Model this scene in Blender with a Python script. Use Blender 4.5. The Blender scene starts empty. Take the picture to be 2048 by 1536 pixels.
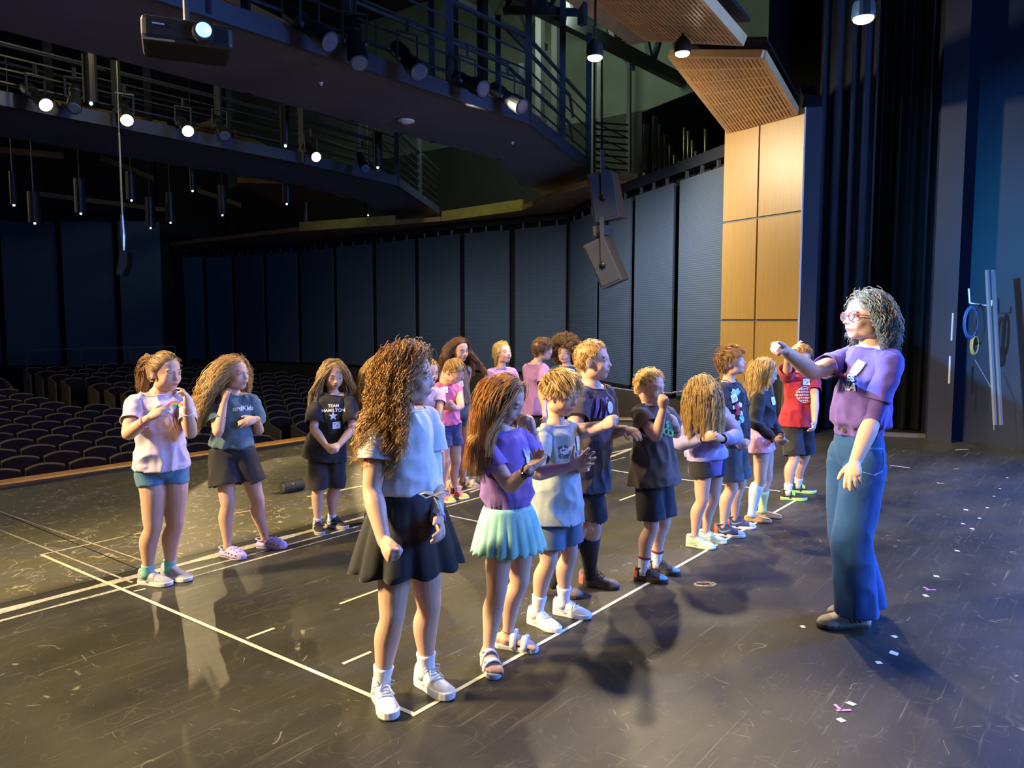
import bpy, bmesh, math, random
import numpy as np
from math import sin, cos, tan, atan2, radians, pi, sqrt
from mathutils import Vector, Matrix, noise, Quaternion
from mathutils.bvhtree import BVHTree
SC = bpy.context.scene
COL = SC.collection
random.seed(7); np.random.seed(7)

# ------------------------------------------------------------------ camera, world, lights
EYE = 1.52; FPX = 1537.0; PITCH = math.atan(128/1537)
cam_d = bpy.data.cameras.new('camera'); cam = bpy.data.objects.new('camera', cam_d); COL.objects.link(cam)
cam_d.sensor_fit = 'HORIZONTAL'; cam_d.sensor_width = 36.0; cam_d.lens = 36.0*FPX/2048
cam.location = (0, 0, EYE); cam.rotation_euler = (pi/2-PITCH, 0, 0); cam_d.clip_end = 200
SC.camera = cam
SC.view_settings.view_transform = 'Standard'; SC.view_settings.look = 'None'
SC.view_settings.gamma = 1; SC.view_settings.use_curve_mapping = False
SC.view_settings.exposure = 0.75
SC.cycles.use_denoising = True
SC.cycles.max_bounces = 6; SC.cycles.diffuse_bounces = 3; SC.cycles.glossy_bounces = 3
SC.cycles.sample_clamp_indirect = 4
w = bpy.data.worlds.new('world'); SC.world = w; w.use_nodes = True
w.node_tree.nodes['Background'].inputs[0].default_value = (0.35, 0.5, 0.9, 1)
w.node_tree.nodes['Background'].inputs[1].default_value = 0.045

UU = Vector((sin(radians(38.14)), cos(radians(38.14)), 0)); NN = Vector((-UU.y, UU.x, 0))
def S(a, b, z=0.0):                      # stage frame: a along the stage edge, b towards the audience
    return UU*a + NN*b + Vector((0, 0, z))
def ray(px, py):
    x = (px-1024)/FPX; v = (768-py)/FPX
    return Vector((x, v*sin(PITCH)+cos(PITCH), v*cos(PITCH)-sin(PITCH)))
def gp(px, py, z=0.0):                   # where the line of sight meets the level z
    r = ray(px, py); return Vector((0, 0, EYE))+r*((z-EYE)/r.z)
def dp(px, py, Y):                       # ... meets the depth Y
    r = ray(px, py); return Vector((0, 0, EYE))+r*(Y/r.y)
def pb(px, py, b):                       # ... meets the stage-frame plane b
    r = ray(px, py); return Vector((0, 0, EYE))+r*(b/r.dot(NN))
def pa(px, py, a):
    r = ray(px, py); return Vector((0, 0, EYE))+r*(a/r.dot(UU))

def lamp(name, kind, loc, target, power, color, size=0.3, angle=40, blend=0.3, sy=None):
    d = bpy.data.lights.new(name, kind); d.energy = power; d.color = color
    if kind == 'SPOT': d.spot_size = radians(angle); d.spot_blend = blend; d.shadow_soft_size = size
    if kind == 'POINT': d.shadow_soft_size = size
    if kind == 'AREA':
        d.size = size
        if sy: d.shape = 'RECTANGLE'; d.size_y = sy
    o = bpy.data.objects.new(name, d); COL.objects.link(o); o.location = loc
    o.rotation_euler = (Vector(target)-Vector(loc)).to_track_quat('-Z', 'Y').to_euler()
    return o
WARM = (1.0, 0.76, 0.38)
# the four lit lanterns on the rear bridge, the work lights over the stage, the projector, and an unseen blue fill for a lit backdrop behind the camera
LANTERNS = [pb(72, 192, 11.95), pb(250, 226, 11.95), pb(367, 250, 11.95), pb(622, 304, 12.0)]
LTARGET = [S(5.2, 4.6, 0), S(3.2, 5.2, 0), S(4.5, 4.0, 0), S(6.5, 3.4, 0)]
for p, t, e, an in zip(LANTERNS, LTARGET, (6500, 14000, 6500, 6500), (24, 22, 30, 34)):
    q = p+(t-p).normalized()*0.3
    lamp('lantern_light', 'SPOT', q, t, e, WARM, 0.06, an, 0.10)
WORK = [pb(1190, 108, 3.9), pb(1365, 100, 3.4), pb(1727, 28, 1.2)]
for p, e in zip(WORK, (45, 80, 12)):
    lamp('work_lamp', 'SPOT', p-Vector((0, 0, .10)), p+Vector((-.6, -.8, -6)), e*5, (1, .80, .50), 0.07, 150, 0.6)
PROJ = dp(375, 84, 5.2)
pl_ = lamp('projector_light', 'SPOT', PROJ+Vector((.20, -.24, 0)), PROJ+Vector((.20+10*cos(radians(4)), -.24+10*sin(radians(4)), 0)), 2300, (0.03, 0.40, 1.0), 0.03, 110, 0.0)
def gobo(o, x0, x1, y0, y1):              # the projector throws a rectangle
    d = o.data; d.use_nodes = True; N = d.node_tree.nodes; L = d.node_tree.links; em = N['Emission']; tc = N.new('ShaderNodeTexCoord'); sp = N.new('ShaderNodeSeparateXYZ'); L.new(tc.outputs['Normal'], sp.inputs[0])
    def mm(op, a, b):
        n = N.new('ShaderNodeMath'); n.operation = op
        for i, q in enumerate((a, b)):
            if isinstance(q, (int, float)): n.inputs[i].default_value = q
            else: L.new(q, n.inputs[i])
        return n.outputs[0]
    az = mm('ABSOLUTE', sp.outputs['Z'], 0); u = mm('DIVIDE', sp.outputs['X'], az); v = mm('DIVIDE', sp.outputs['Y'], az)
    def edge_(val, a, b):
        n = N.new('ShaderNodeMapRange'); n.inputs[1].default_value = a; n.inputs[2].default_value = b; n.clamp = True; L.new(val, n.inputs[0]); return n.outputs[0]
    m = mm('MULTIPLY', mm('MULTIPLY', edge_(u, x0, x0+.25), edge_(u, x1, x1-.02)), mm('MULTIPLY', edge_(mm('ADD', v, mm('MULTIPLY', u, .32)), y0, y0+.012), edge_(v, y1, y1-.30)))
    L.new(m, em.inputs['Strength'])
gobo(pl_, -.75, .56, -.486, .16)
lamp('stage_wash', 'SPOT', S(-3.5, 7.4, 5.4), S(2.8, 3.6, .6), 8500, (1.0, .76, .42), .5, 46, .8)  # both warm washes are added from unseen positions, no fixtures modelled
lamp('stage_wash', 'SPOT', S(1.0, 8.4, 6.0), S(4.4, 2.4, .6), 3000, (1.0, .78, .46), .5, 44, .8)
lamp('backdrop_fill', 'AREA', S(6.5, -4.6, 3.2), S(4.6, 3.0, 0.8), 520, (0.16, 0.34, 1.0), 3.0, sy=2.0)  # unseen blue area fill standing in for a lit backdrop
lamp('blue_side_fill', 'SPOT', S(10.2, -2.6, 4.6), S(6.8, -.6, 0), 3600, (.02, .16, 1.0), .3, 80, .8)  # added unseen blue fill that tints the right floor and the woman
lamp('house_light', 'AREA', S(3, 19, 5.6), S(3, 16, 0), 60, (1.0, .86, .62), 6.0, sy=6.0)
hc_ = lamp('cool_panel_fill', 'SPOT', S(7.5, 7.6, 4.3), S(14.2, 8.2, 3.4), 1400, (.85, .90, 1.0), .6, 120, .9); gobo(hc_, -1.5, 1.5, -.8, .13)  # added cool fill to brighten the wall panels, masked above, no fixture there
lamp('column_fill', 'SPOT', S(8.2, 7.3, 4.4), S(10.4, 3.9, 3.1), 600, (1.0, .84, .58), .15, 84, .9)  # added warm fill to brighten the wooden column, no fixture there

# ------------------------------------------------------------------ materials
MATS = {}
def mat(name, col, rough=0.6, metal=0.0, noise_s=0, noise_a=0.15, bump=0.0, bump_s=80, emit=None, es=0, coat=0, sss=0, alpha=1, spec=0.5, sheen=0, attr=None):
    if name in MATS: return MATS[name]
    m = bpy.data.materials.new(name); m.use_nodes = True; nt = m.node_tree; N = nt.nodes; L = nt.links
    b = N['Principled BSDF']; b.inputs['Base Color'].default_value = (*col, 1)
    b.inputs['Roughness'].default_value = rough; b.inputs['Metallic'].default_value = metal
    b.inputs['Specular IOR Level'].default_value = spec
    b.inputs['Coat Weight'].default_value = coat; b.inputs['Sheen Weight'].default_value = sheen
    if sss:
        b.inputs['Subsurface Weight'].default_value = sss; b.inputs['Subsurface Radius'].default_value = (.5, .2, .1); b.inputs['Subsurface Scale'].default_value = .02
    if alpha < 1: b.inputs['Alpha'].default_value = alpha
    if emit: b.inputs['Emission Color'].default_value = (*emit, 1); b.inputs['Emission Strength'].default_value = es
    tc = N.new('ShaderNodeTexCoord')
    if noise_s:
        n = N.new('ShaderNodeTexNoise'); n.inputs['Scale'].default_value = noise_s; n.inputs['Detail'].default_value = 5
        L.new(tc.outputs['Object'], n.inputs['Vector'])
        r = N.new('ShaderNodeMapRange'); r.inputs[1].default_value = .3; r.inputs[2].default_value = .7
        r.inputs[3].default_value = 1-noise_a; r.inputs[4].default_value = 1+noise_a
        L.new(n.outputs['Fac'], r.inputs[0])
        x = N.new('ShaderNodeMix'); x.data_type = 'RGBA'; x.blend_type = 'MULTIPLY'; x.inputs[0].default_value = 1
        x.inputs[6].default_value = (*col, 1); L.new(r.outputs[0], x.inputs[7]); L.new(x.outputs[2], b.inputs['Base Color'])
    if attr:                              # strand-to-strand colour variation of hair
        at = N.new('ShaderNodeAttribute'); at.attribute_name = 'v'
        cr = N.new('ShaderNodeMix'); cr.data_type = 'RGBA'; cr.inputs[6].default_value = (*col, 1); cr.inputs[7].default_value = (*attr, 1)
        L.new(at.outputs['Fac'], cr.inputs[0]); L.new(cr.outputs[2], b.inputs['Base Color'])
    if bump:
        n2 = N.new('ShaderNodeTexNoise'); n2.inputs['Scale'].default_value = bump_s; n2.inputs['Detail'].default_value = 3
        L.new(tc.outputs['Object'], n2.inputs['Vector'])
        bp = N.new('ShaderNodeBump'); bp.inputs['Strength'].default_value = bump; bp.inputs['Distance'].default_value = .004
        L.new(n2.outputs['Fac'], bp.inputs['Height']); L.new(bp.outputs['Normal'], b.inputs['Normal'])
    MATS[name] = m; return m

# ------------------------------------------------------------------ object helpers
def tag(o, label=None, cat=None, group=None, kind=None):
    if label: o['label'] = label
    if cat: o['category'] = cat
    if group: o['group'] = group
    if kind: o['kind'] = kind
    return o
def empty(name, loc, label=None, cat=None, group=None, kind=None):
    o = bpy.data.objects.new(name, None); COL.objects.link(o); o.location = loc; o.empty_display_size = .1
    return tag(o, label, cat, group, kind)
class MB:
    def __init__(s): s.v = []; s.f = []
    def add(s, v, f):
        n = len(s.v); s.v += [tuple(p) for p in v]; s.f += [tuple(i+n for i in q) for q in f]
    def box(s, c, size, M=None):
        hx, hy, hz = [k/2 for k in size]; c = Vector(c)
        v = [Vector((x, y, z)) for x in (-hx, hx) for y in (-hy, hy) for z in (-hz, hz)]
        if M is not None: v = [M @ p for p in v]
        s.add([c+p for p in v], [(0, 1, 3, 2), (4, 6, 7, 5), (0, 4, 5, 1), (2, 3, 7, 6), (0, 2, 6, 4), (1, 5, 7, 3)])
    def hexa(s, lo, hi):                 # prism between two loops of the same length
        n = len(lo); v = list(lo)+list(hi)
        f = [tuple(range(n))[::-1], tuple(range(n, 2*n))]+[(i, (i+1) % n, n+(i+1) % n, n+i) for i in range(n)]
        s.add(v, f)
    def bar(s, a, b, w, h=None, up=Vector((0, 0, 1))):
        a, b = Vector(a), Vector(b); d = (b-a).normalized(); h = h or w
        x = d.cross(up)
        if x.length < 1e-4: x = d.cross(Vector((0, 1, 0)))
        x.normalize(); y = x.cross(d)
        q = [x*w/2+y*h/2, -x*w/2+y*h/2, -x*w/2-y*h/2, x*w/2-y*h/2]
        s.hexa([a+k for k in q], [b+k for k in q])
    def loft(s, pts, rad, sides=None, n=16, cap='round', ang0=0, mod=None, open_=False):
        """rings of radii rad (scalar or (rx,ry)); sides: x axis of each ring"""
        pts = [Vector(p) for p in pts]; m = len(pts)
        rad = [(r, r) if not isinstance(r, (tuple, list)) else r for r in rad]
        T = []
        for i in range(m):
            d = pts[min(i+1, m-1)]-pts[max(i-1, 0)]
            T.append(d.normalized() if d.length > 1e-9 else Vector((0, 0, 1)))
        if sides is None:
            x = T[0].orthogonal().normalized(); X = []
            for t in T:
                x = (x-t*x.dot(t)); x.normalize(); X.append(x.copy())
        else:
            sides = [Vector(q) for q in (sides if isinstance(sides, list) else [sides]*m)]
            X = [(q-t*q.dot(t)).normalized() for q, t in zip(sides, T)]
        if cap == 'round':
            def ext(i, sg):
                P, R, TT, XX = [], [], [], []
                for a in (30, 60, 82):
                    a = radians(a); P.append(pts[i]+T[i]*sg*sin(a)*min(rad[i])); R.append((rad[i][0]*cos(a), rad[i][1]*cos(a)))
                    TT.append(T[i]); XX.append(X[i])
                return P, R, TT, XX
            P, R, TT, XX = ext(0, -1); P2, R2, T2, X2 = ext(m-1, 1)
            pts = P[::-1]+pts+P2; rad = R[::-1]+rad+R2; T = TT[::-1]+T+T2; X = XX[::-1]+X+X2; m = len(pts)
        v = []
        for i in range(m):
            Y = T[i].cross(X[i])
            for k in range(n):
                a = 2*pi*k/n+ang0; q = 1 if mod is None else mod(i/(m-1), a)
                v.append(pts[i]+X[i]*cos(a)*rad[i][0]*q+Y*sin(a)*rad[i][1]*q)
        f = [(i*n+k, i*n+(k+1) % n, (i+1)*n+(k+1) % n, (i+1)*n+k) for i in range(m-1) for k in range(n)]
        if not open_: f += [tuple(range(n))[::-1], tuple(range((m-1)*n, m*n))]
        s.add(v, f)
    def ball(s, c, r, M=None, n=12, m=8):
        r = (r, r, r) if not isinstance(r, (tuple, list)) else r; c = Vector(c)
        v = [Vector((0, 0, -r[2]))]
        for i in range(1, m):
            t = -pi/2+pi*i/m
            for k in range(n): v.append(Vector((r[0]*cos(t)*cos(2*pi*k/n), r[1]*cos(t)*sin(2*pi*k/n), r[2]*sin(t))))
        v.append(Vector((0, 0, r[2])))
        if M is not None: v = [M @ p for p in v]
        f = [(0, 1+(k+1) % n, 1+k) for k in range(n)]
        for i in range(m-2):
            for k in range(n): f.append((1+i*n+k, 1+i*n+(k+1) % n, 1+(i+1)*n+(k+1) % n, 1+(i+1)*n+k))
        t0 = 1+(m-2)*n; f += [(t0+k, t0+(k+1) % n, len(v)-1) for k in range(n)]
        s.add([c+p for p in v], f)
    def build(s, name, m, parent=None, smooth=False, origin=None, bevel=0):
        me = bpy.data.meshes.new(name)
        o0 = Vector(origin) if origin is not None else (parent.matrix_basis.translation.copy() if parent is not None else Vector((0, 0, 0)))
        if parent is not None and parent.parent is not None and origin is None: o0 = world_of(parent)
        me.from_pydata([tuple(Vector(p)-o0) for p in s.v], [], s.f); me.update()
        return link(name, me, m, parent, smooth, o0, bevel)
def world_of(o):
    t = Vector((0, 0, 0))
    while o is not None: t += o.location; o = o.parent
    return t
def link(name, me, m, parent=None, smooth=False, o0=Vector((0, 0, 0)), bevel=0):
    o = bpy.data.objects.new(name, me); COL.objects.link(o)
    if not isinstance(m, (list, tuple)): m = [m]
    for q in m: me.materials.append(q)
    if parent is not None: o.parent = parent; o.location = o0-world_of(parent)
    else: o.location = o0
    if smooth: me.polygons.foreach_set('use_smooth', [True]*len(me.polygons))
    if bevel:
        b = o.modifiers.new('bevel', 'BEVEL'); b.width = bevel; b.segments = 2; b.limit_method = 'ANGLE'
    return o
def np_link(name, V, Fq, m, parent, v_attr=None, smooth=True, o0=None):
    me = bpy.data.meshes.new(name); o0 = world_of(parent) if parent is not None else Vector((0, 0, 0))
    V = V-np.array(o0)
    me.vertices.add(len(V)); me.vertices.foreach_set('co', V.astype(np.float32).ravel())
    k = Fq.shape[1]; me.loops.add(len(Fq)*k); me.loops.foreach_set('vertex_index', Fq.astype(np.int32).ravel())
    me.polygons.add(len(Fq)); me.polygons.foreach_set('loop_start', np.arange(0, len(Fq)*k, k, dtype=np.int32))
    me.update(calc_edges=True); me.validate()
    if v_attr is not None:
        a = me.attributes.new('v', 'FLOAT', 'POINT'); a.data.foreach_set('value', v_attr.astype(np.float32))
    o = link(name, me, m, parent, smooth, o0); return o
def dup_tree(root, loc, rz=None, label=None, group=None):
    r = root.copy(); COL.objects.link(r); r.location = loc
    if rz is not None: r.rotation_euler = (0, 0, rz)
    if label: r['label'] = label
    if group: r['group'] = group
    for ch in list(root.children):
        c = ch.copy(); COL.objects.link(c); c.parent = r
        for g in ch.children:
            d = g.copy(); COL.objects.link(d); d.parent = c
    return r
ORD = ['first', 'second', 'third', 'fourth', 'fifth', 'sixth', 'seventh', 'eighth', 'ninth', 'tenth', 'eleventh', 'twelfth', 'thirteenth', 'fourteenth', 'fifteenth', 'sixteenth', 'seventeenth', 'eighteenth', 'nineteenth', 'twentieth', 'twenty-first', 'twenty-second', 'twenty-third', 'twenty-fourth', 'twenty-fifth']

# ------------------------------------------------------------------ floor
def floor_material():
    m = bpy.data.materials.new('stage_floor_paint'); m.use_nodes = True; nt = m.node_tree; N = nt.nodes; L = nt.links
    b = N['Principled BSDF']; tc = N.new('ShaderNodeTexCoord')
    mp = N.new('ShaderNodeMapping'); mp.inputs['Rotation'].default_value = (0, 0, -(pi/2-radians(38.14)))
    L.new(tc.outputs['Object'], mp.inputs['Vector'])
    def math_(op, a, c=None, v=None):
        n = N.new('ShaderNodeMath'); n.operation = op
        L.new(a, n.inputs[0])
        if c is not None: L.new(c, n.inputs[1])
        if v is not None: n.inputs[1].default_value = v
        return n.outputs[0]
    def nz(scale, detail=4, vec=None, dist=0, sc=(1, 1, 1), rough=.5):
        q = N.new('ShaderNodeMapping'); q.inputs['Scale'].default_value = sc; L.new(vec or mp.outputs[0], q.inputs['Vector'])
        n = N.new('ShaderNodeTexNoise'); n.inputs['Scale'].default_value = scale; n.inputs['Detail'].default_value = detail
        n.inputs['Distortion'].default_value = dist; n.inputs['Roughness'].default_value = rough; L.new(q.outputs[0], n.inputs['Vector']); return n.outputs['Fac']
    def thr(a, lo, hi):
        n = N.new('ShaderNodeMapRange'); n.inputs[1].default_value = lo; n.inputs[2].default_value = hi; n.clamp = True; L.new(a, n.inputs[0]); return n.outputs[0]
    # scuffs: long fine scratches along the boards, curved scratches, specks
    st1 = thr(nz(3.0, 6, sc=(.35, 14, 1), rough=.7), .60, .72)
    st2 = thr(nz(5.0, 6, sc=(.6, 22, 1), rough=.75), .62, .70)
    def curls(scale, w, dist, rot=0):
        q = N.new('ShaderNodeMapping'); q.inputs['Rotation'].default_value = (0, 0, rot); L.new(mp.outputs[0], q.inputs['Vector'])
        n = N.new('ShaderNodeTexNoise'); n.inputs['Scale'].default_value = scale; n.inputs['Detail'].default_value = 1.5; n.inputs['Distortion'].default_value = dist
        L.new(q.outputs[0], n.inputs['Vector'])
        return thr(math_('ABSOLUTE', math_('SUBTRACT', n.outputs['Fac'], v=.5)), w, 0.0)
    c1 = curls(2.6, .0060, 1.2); c2 = curls(4.5, .010, .6, 1.0); c3 = curls(1.3, .0030, 2.0, 2.1); c4 = curls(6.5, .013, .3, .4)
    gate = thr(nz(7, 2), .47, .55); gate2 = thr(nz(11, 2, sc=(1, 1.3, 1)), .52, .60)
    sp = thr(nz(60, 2, sc=(1, 1.6, 1)), .735, .77); gate3 = thr(nz(2.2, 3), .50, .66)
    xyz = N.new('ShaderNodeSeparateXYZ'); L.new(mp.outputs[0], xyz.inputs[0])
    front = thr(xyz.outputs['Y'], 4.60, 4.75)                     # the worn apron in front of the pit cover seam, also lightened below
    curl = math_('MAXIMUM', math_('MULTIPLY', c1, gate), math_('MULTIPLY', c2, gate2))
    curl = math_('MAXIMUM', curl, math_('MULTIPLY', c4, gate))
    curl_f = math_('MULTIPLY', curl, math_('ADD', math_('MULTIPLY', front, v=.80), v=.045))
    long_ = math_('MULTIPLY', math_('ADD', st1, st2), v=.26)
    specks = math_('MULTIPLY', math_('MULTIPLY', sp, gate3), v=.75)
    lines = math_('MULTIPLY', math_('MULTIPLY', c3, gate2), v=.35)
    tot = math_('MAXIMUM', math_('MAXIMUM', curl_f, long_), math_('MAXIMUM', specks, lines))
    blot = thr(nz(1.3, 5, sc=(.6, 1.6, 1)), .35, .7)
    base = N.new('ShaderNodeMix'); base.data_type = 'RGBA'; base.inputs[6].default_value = (.024, .0225, .0155, 1); base.inputs[7].default_value = (.054, .050, .035, 1)
    L.new(blot, base.inputs[0])
    pool_mix = N.new('ShaderNodeMix'); pool_mix.data_type = 'RGBA'; pool_mix.inputs[7].default_value = (.15, .138, .088, 1); L.new(base.outputs[2], pool_mix.inputs[6]); L.new(math_('MULTIPLY', front, v=.75), pool_mix.inputs[0]); base = pool_mix  # brightness of the lantern pool put into the worn apron's base colour
    c = N.new('ShaderNodeMix'); c.data_type = 'RGBA'; c.inputs[7].default_value = (.60, .56, .40, 1)
    L.new(tot, c.inputs[0]); L.new(base.outputs[2], c.inputs[6]); L.new(c.outputs[2], b.inputs['Base Color'])
    rr = N.new('ShaderNodeMapRange'); rr.inputs[3].default_value = .40; rr.inputs[4].default_value = .58; L.new(nz(4, 6, sc=(.7, 3, 1)), rr.inputs[0])
    L.new(rr.outputs[0], b.inputs['Roughness']); b.inputs['Specular IOR Level'].default_value = .34
    bp = N.new('ShaderNodeBump'); bp.inputs['Strength'].default_value = .12; bp.inputs['Distance'].default_value = .002
    L.new(nz(40, 4, sc=(.4, 3, 1)), bp.inputs['Height']); L.new(bp.outputs[0], b.inputs['Normal'])
    return m
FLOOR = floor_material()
edge = [(-12, 7.8), (9.3, 7.8), (10.0, 5.8), (11.6, 3.95), (13.5, 3.9), (13.5, -9), (-12, -9)]
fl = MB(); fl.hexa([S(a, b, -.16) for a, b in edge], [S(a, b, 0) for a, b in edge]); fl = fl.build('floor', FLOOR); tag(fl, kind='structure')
BLACK = mat('matt_black', (.012, .012, .014), .6)
DARK = mat('dark_bluish_paint', (.030, .036, .055), .55, noise_s=2)
WOODE = mat('orange_edge_wood', (.80, .42, .12), .4, noise_s=6)
en = edge[:4]
e = MB()                                   # black lip and wooden nosing along the stage front
for (a0, b0), (a1, b1) in zip(en, en[1:]):
    e.bar(S(a0, b0+.06, -.012), S(a1, b1+.06, -.012), .16, .06)
e.build('trim_1', mat('edge_black', (.02, .022, .03), .45)); tag(bpy.data.objects['trim_1'], kind='structure')
e = MB()
for (a0, b0), (a1, b1) in zip(en, en[1:]):
    e.bar(S(a0, b0+.22, .0), S(a1, b1+.22, .0), .17, .07)
e.build('trim_2', WOODE); tag(bpy.data.objects['trim_2'], kind='structure')
e = MB()
for (a0, b0), (a1, b1) in zip(en, en[1:]):
    e.hexa([S(a0, b0+.05, -1.6), S(a1, b1+.05, -1.6), S(a1, b1+.25, -1.6), S(a0, b0+.25, -1.6)], [S(a0, b0+.05, -.04), S(a1, b1+.05, -.04), S(a1, b1+.25, -.04), S(a0, b0+.25, -.04)])
e.build('wall_pit', BLACK); tag(bpy.data.objects['wall_pit'], kind='structure')

# seams and tape on the stage floor
TAPE = mat('pale_floor_tape', (.80, .74, .50), .45, noise_s=30, noise_a=.12)
OLDT = mat('worn_white_paint', (.50, .47, .36), .5, noise_s=60, noise_a=.5)
GROOVE = mat('floor_gap', (.004, .004, .004), .8)
def strip(name, m, label, cat, p, q, w, z=.002, group=None, jag=0):
    o = MB(); d = (q-p).normalized(); n = Vector((-d.y, d.x, 0)); k = max(1, int((q-p).length/.12)) if jag else 1
    v = []
    for i in range(k+1):
        c = p+(q-p)*i/k; j = 1+(random.uniform(-jag, jag) if jag else 0)
        v += [c-n*w/2*j, c+n*w/2*j]
    o.add([x+Vector((0, 0, z)) for x in v]+[x+Vector((0, 0, .0003)) for x in v], [(2*i, 2*i+2, 2*i+3, 2*i+1) for i in range(k)]+[(2*i, 2*i+1, 2*(k+1)+2*i+1, 2*(k+1)+2*i) for i in (0,)])
    o = o.build(name, m); return tag(o, label, cat, group)
G = 'tape lines on the stage floor'
ST = lambda n, lab, p, q, w=.02, m=TAPE, z=.002, jag=0: strip(n, m, lab, 'tape', p, q, w, z, G, jag)
ST('floor_tape', 'long pale tape line the front row of children stands on', S(2.0, 2.06), S(6.72, 2.06), .020)
ST('floor_tape', 'long pale tape line from the front corner towards the audience seats', S(2.01, 2.06), S(1.95, 5.42), .021, z=.0026)
ST('floor_tape', 'short tape stub at the far left end of the long line', S(1.95, 5.42), S(2.55, 5.42), .016)
ST('floor_tape', 'pale tape line behind the ponytail girl running to the left edge', S(2.06, 4.42), S(1.99, 6.9), .016, OLDT, jag=.2)
ST('floor_tape', 'thin pale line beside the seam at far left', S(2.30, 4.70), S(2.17, 7.78), .014, OLDT, jag=.4)
ST('floor_tape', 'short tape tick on the long line below the girl in white sneakers', gp(494, 1277), gp(548, 1257), .018)
ST('floor_tape', 'short tape tick under the sneakers of the ponytail girl', gp(268, 1183), gp(291, 1178), .014)
ST('floor_tape', 'tape dash left of the foreground girl at her knees', gp(680, 1208), gp(898, 1128), .018)
ST('floor_tape', 'lower tape dash left of the foreground girl at her shins', gp(686, 1328), gp(742, 1304), .018)
ST('floor_tape', 'worn painted line across the middle of the stage, left half', S(-1.2, 4.41), S(4.2, 4.33), .026, OLDT, jag=.35)
ST('floor_tape', 'worn painted line under the back row, just behind the nearer one', S(2.3, 4.24), S(7.4, 4.22), .018, OLDT, z=.0022, jag=.4)
ST('floor_tape', 'wide scuffed band along the trap seam at left', S(-1.5, 4.53), S(6.8, 4.50), .06, OLDT, z=.0012, jag=.5)
ST('floor_tape', 'pale tape line crossing behind the tall boy towards the right', gp(882, 1028), gp(1120, 1078), .020)
ST('floor_tape', 'short tape dash left of the boy in brown shirt', gp(1240, 1001), gp(1276, 988), .02)
ST('floor_tape', 'tape line leading right to the boy in red shirt', gp(1363, 959), gp(1562, 983), .022)
ST('floor_tape', 'pale tape line between the tall boy and the brown shirt boy', gp(1222, 940), gp(1340, 960), .022)
ST('floor_tape', 'wide pale painted line in the far right middle of the stage', gp(1218, 915), gp(1276, 893), .045, OLDT, jag=.2)
ST('floor_tape', 'thin tape line below the wide one far right', gp(1223, 906), gp(1268, 896), .02)
ST('floor_tape', 'blue white tape dash behind the girl in lilac clogs', gp(462, 1028), gp(530, 1017), .022)
ST('floor_tape', 'white tape dash left of the ponytail girl in the bright pool', gp(234, 1076), gp(284, 1066), .02)
ST('floor_tape', 'bluish white line passing behind the girl in black shirt', gp(615, 994), gp(724, 972), .035)
ST('floor_tape', 'thin far line near the stage edge above the speaker', gp(590, 896), gp(716, 917), .03, OLDT, jag=.4)
ST('floor_tape', 'thin pale line in front of the far row beside the sandals', gp(940, 985), gp(1000, 965), .035, OLDT, jag=.2)
g = strip('floor_1', GROOVE, None, None, S(-3, 4.635), S(10.5, 4.635), .012, .001); tag(g, kind='structure')
g = strip('floor_2', GROOVE, None, None, S(2.2, 4.64), S(2.2, 7.7), .010, .001); tag(g, kind='structure')

# bits of tape and paper on the floor at right
WHT = mat('white_scrap', (.85, .86, .84), .6); PNK = mat('pink_scrap', (.72, .30, .55), .6); ORG = mat('orange_scrap', (.75, .36, .16), .6)
marks = [(1873, 1153, WHT, .02), (1851, 1192, WHT, .022), (1790, 1274, WHT, .02), (1788, 1307, WHT, .03), (1757, 1326, WHT, .02), (1682, 1441, WHT, .02), (1702, 1408, WHT, .02),
         (1988, 993, WHT, .016), (2000, 978, WHT, .016), (2014, 956, WHT, .016), (1959, 1037, WHT, .02), (1944, 1058, WHT, .02), (1974, 1016, WHT, .016), (1914, 1102, WHT, .022), (1606, 1254, WHT, .02), (1932, 1020, WHT, .025), (1926, 1048, WHT, .022)]
for i, (x, y, m_, s_) in enumerate(marks):
    o = MB(); c = gp(x, y); a = random.random()*3
    o.add([c+Vector((cos(a+k*pi/2+random.uniform(-.3, .3))*s_*random.uniform(.7, 1.1), sin(a+k*pi/2)*s_, .0025)) for k in range(4)], [(0, 1, 2, 3)])
    o = o.build('paper_scrap', m_)
    tag(o, '%s white scrap on the floor right of the woman, counted from the far end' % ORD[sorted(range(len(marks)), key=lambda q: marks[q][1]).index(i)], 'scrap', 'white scraps on the stage floor')
for k, (x, y, m_, lab, nm) in enumerate([(1688, 1421, PNK, 'nearest pink T of tape on the black floor', 'tape_mark'), (1862, 1180, PNK, 'farther pink T of tape right of the jeans hem', 'tape_mark'),
                       (1883, 967, ORG, 'small orange crossed tape mark far right', 'tape_mark'), (1913, 938, ORG, 'thin orange tape dash far right', 'tape_mark')]):
    o = MB(); c = gp(x, y, .0025); o.bar(c-Vector((.03, 0, 0)), c+Vector((.03, .004, 0)), .012, .001)
    if k < 3: o.bar(c-Vector((.01, 0, 0)), c+Vector((-.015, .05, 0)), .012, .001)
    tag(o.build(nm, m_), lab, 'tape mark')
for x0, y0, x1, y1, lab in [(1780, 931, 1820, 936, 'pale straight tape dash right of the woman'), (1912, 900, 1938, 899, 'pale dash near the side wall far right')]:
    strip('tape_mark', OLDT, lab, 'tape mark', gp(x0, y0), gp(x1, y1), .03, .002)
cb = MB(); c = gp(1410, 1168, .006)
cb.loft([c+Vector((cos(t)*.05*(1+.3*sin(2.3*t)), sin(t)*.03*(1+.4*cos(1.7*t)), .002*sin(3*t))) for t in np.linspace(0, 15, 60)], [.0022]*60, n=5)
tag(cb.build('rubber_band', mat('tan_rubber', (.62, .46, .22), .5), smooth=True), 'small tangled tan elastic loop on the floor below the brown shirt boy', 'rubber band')

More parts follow.
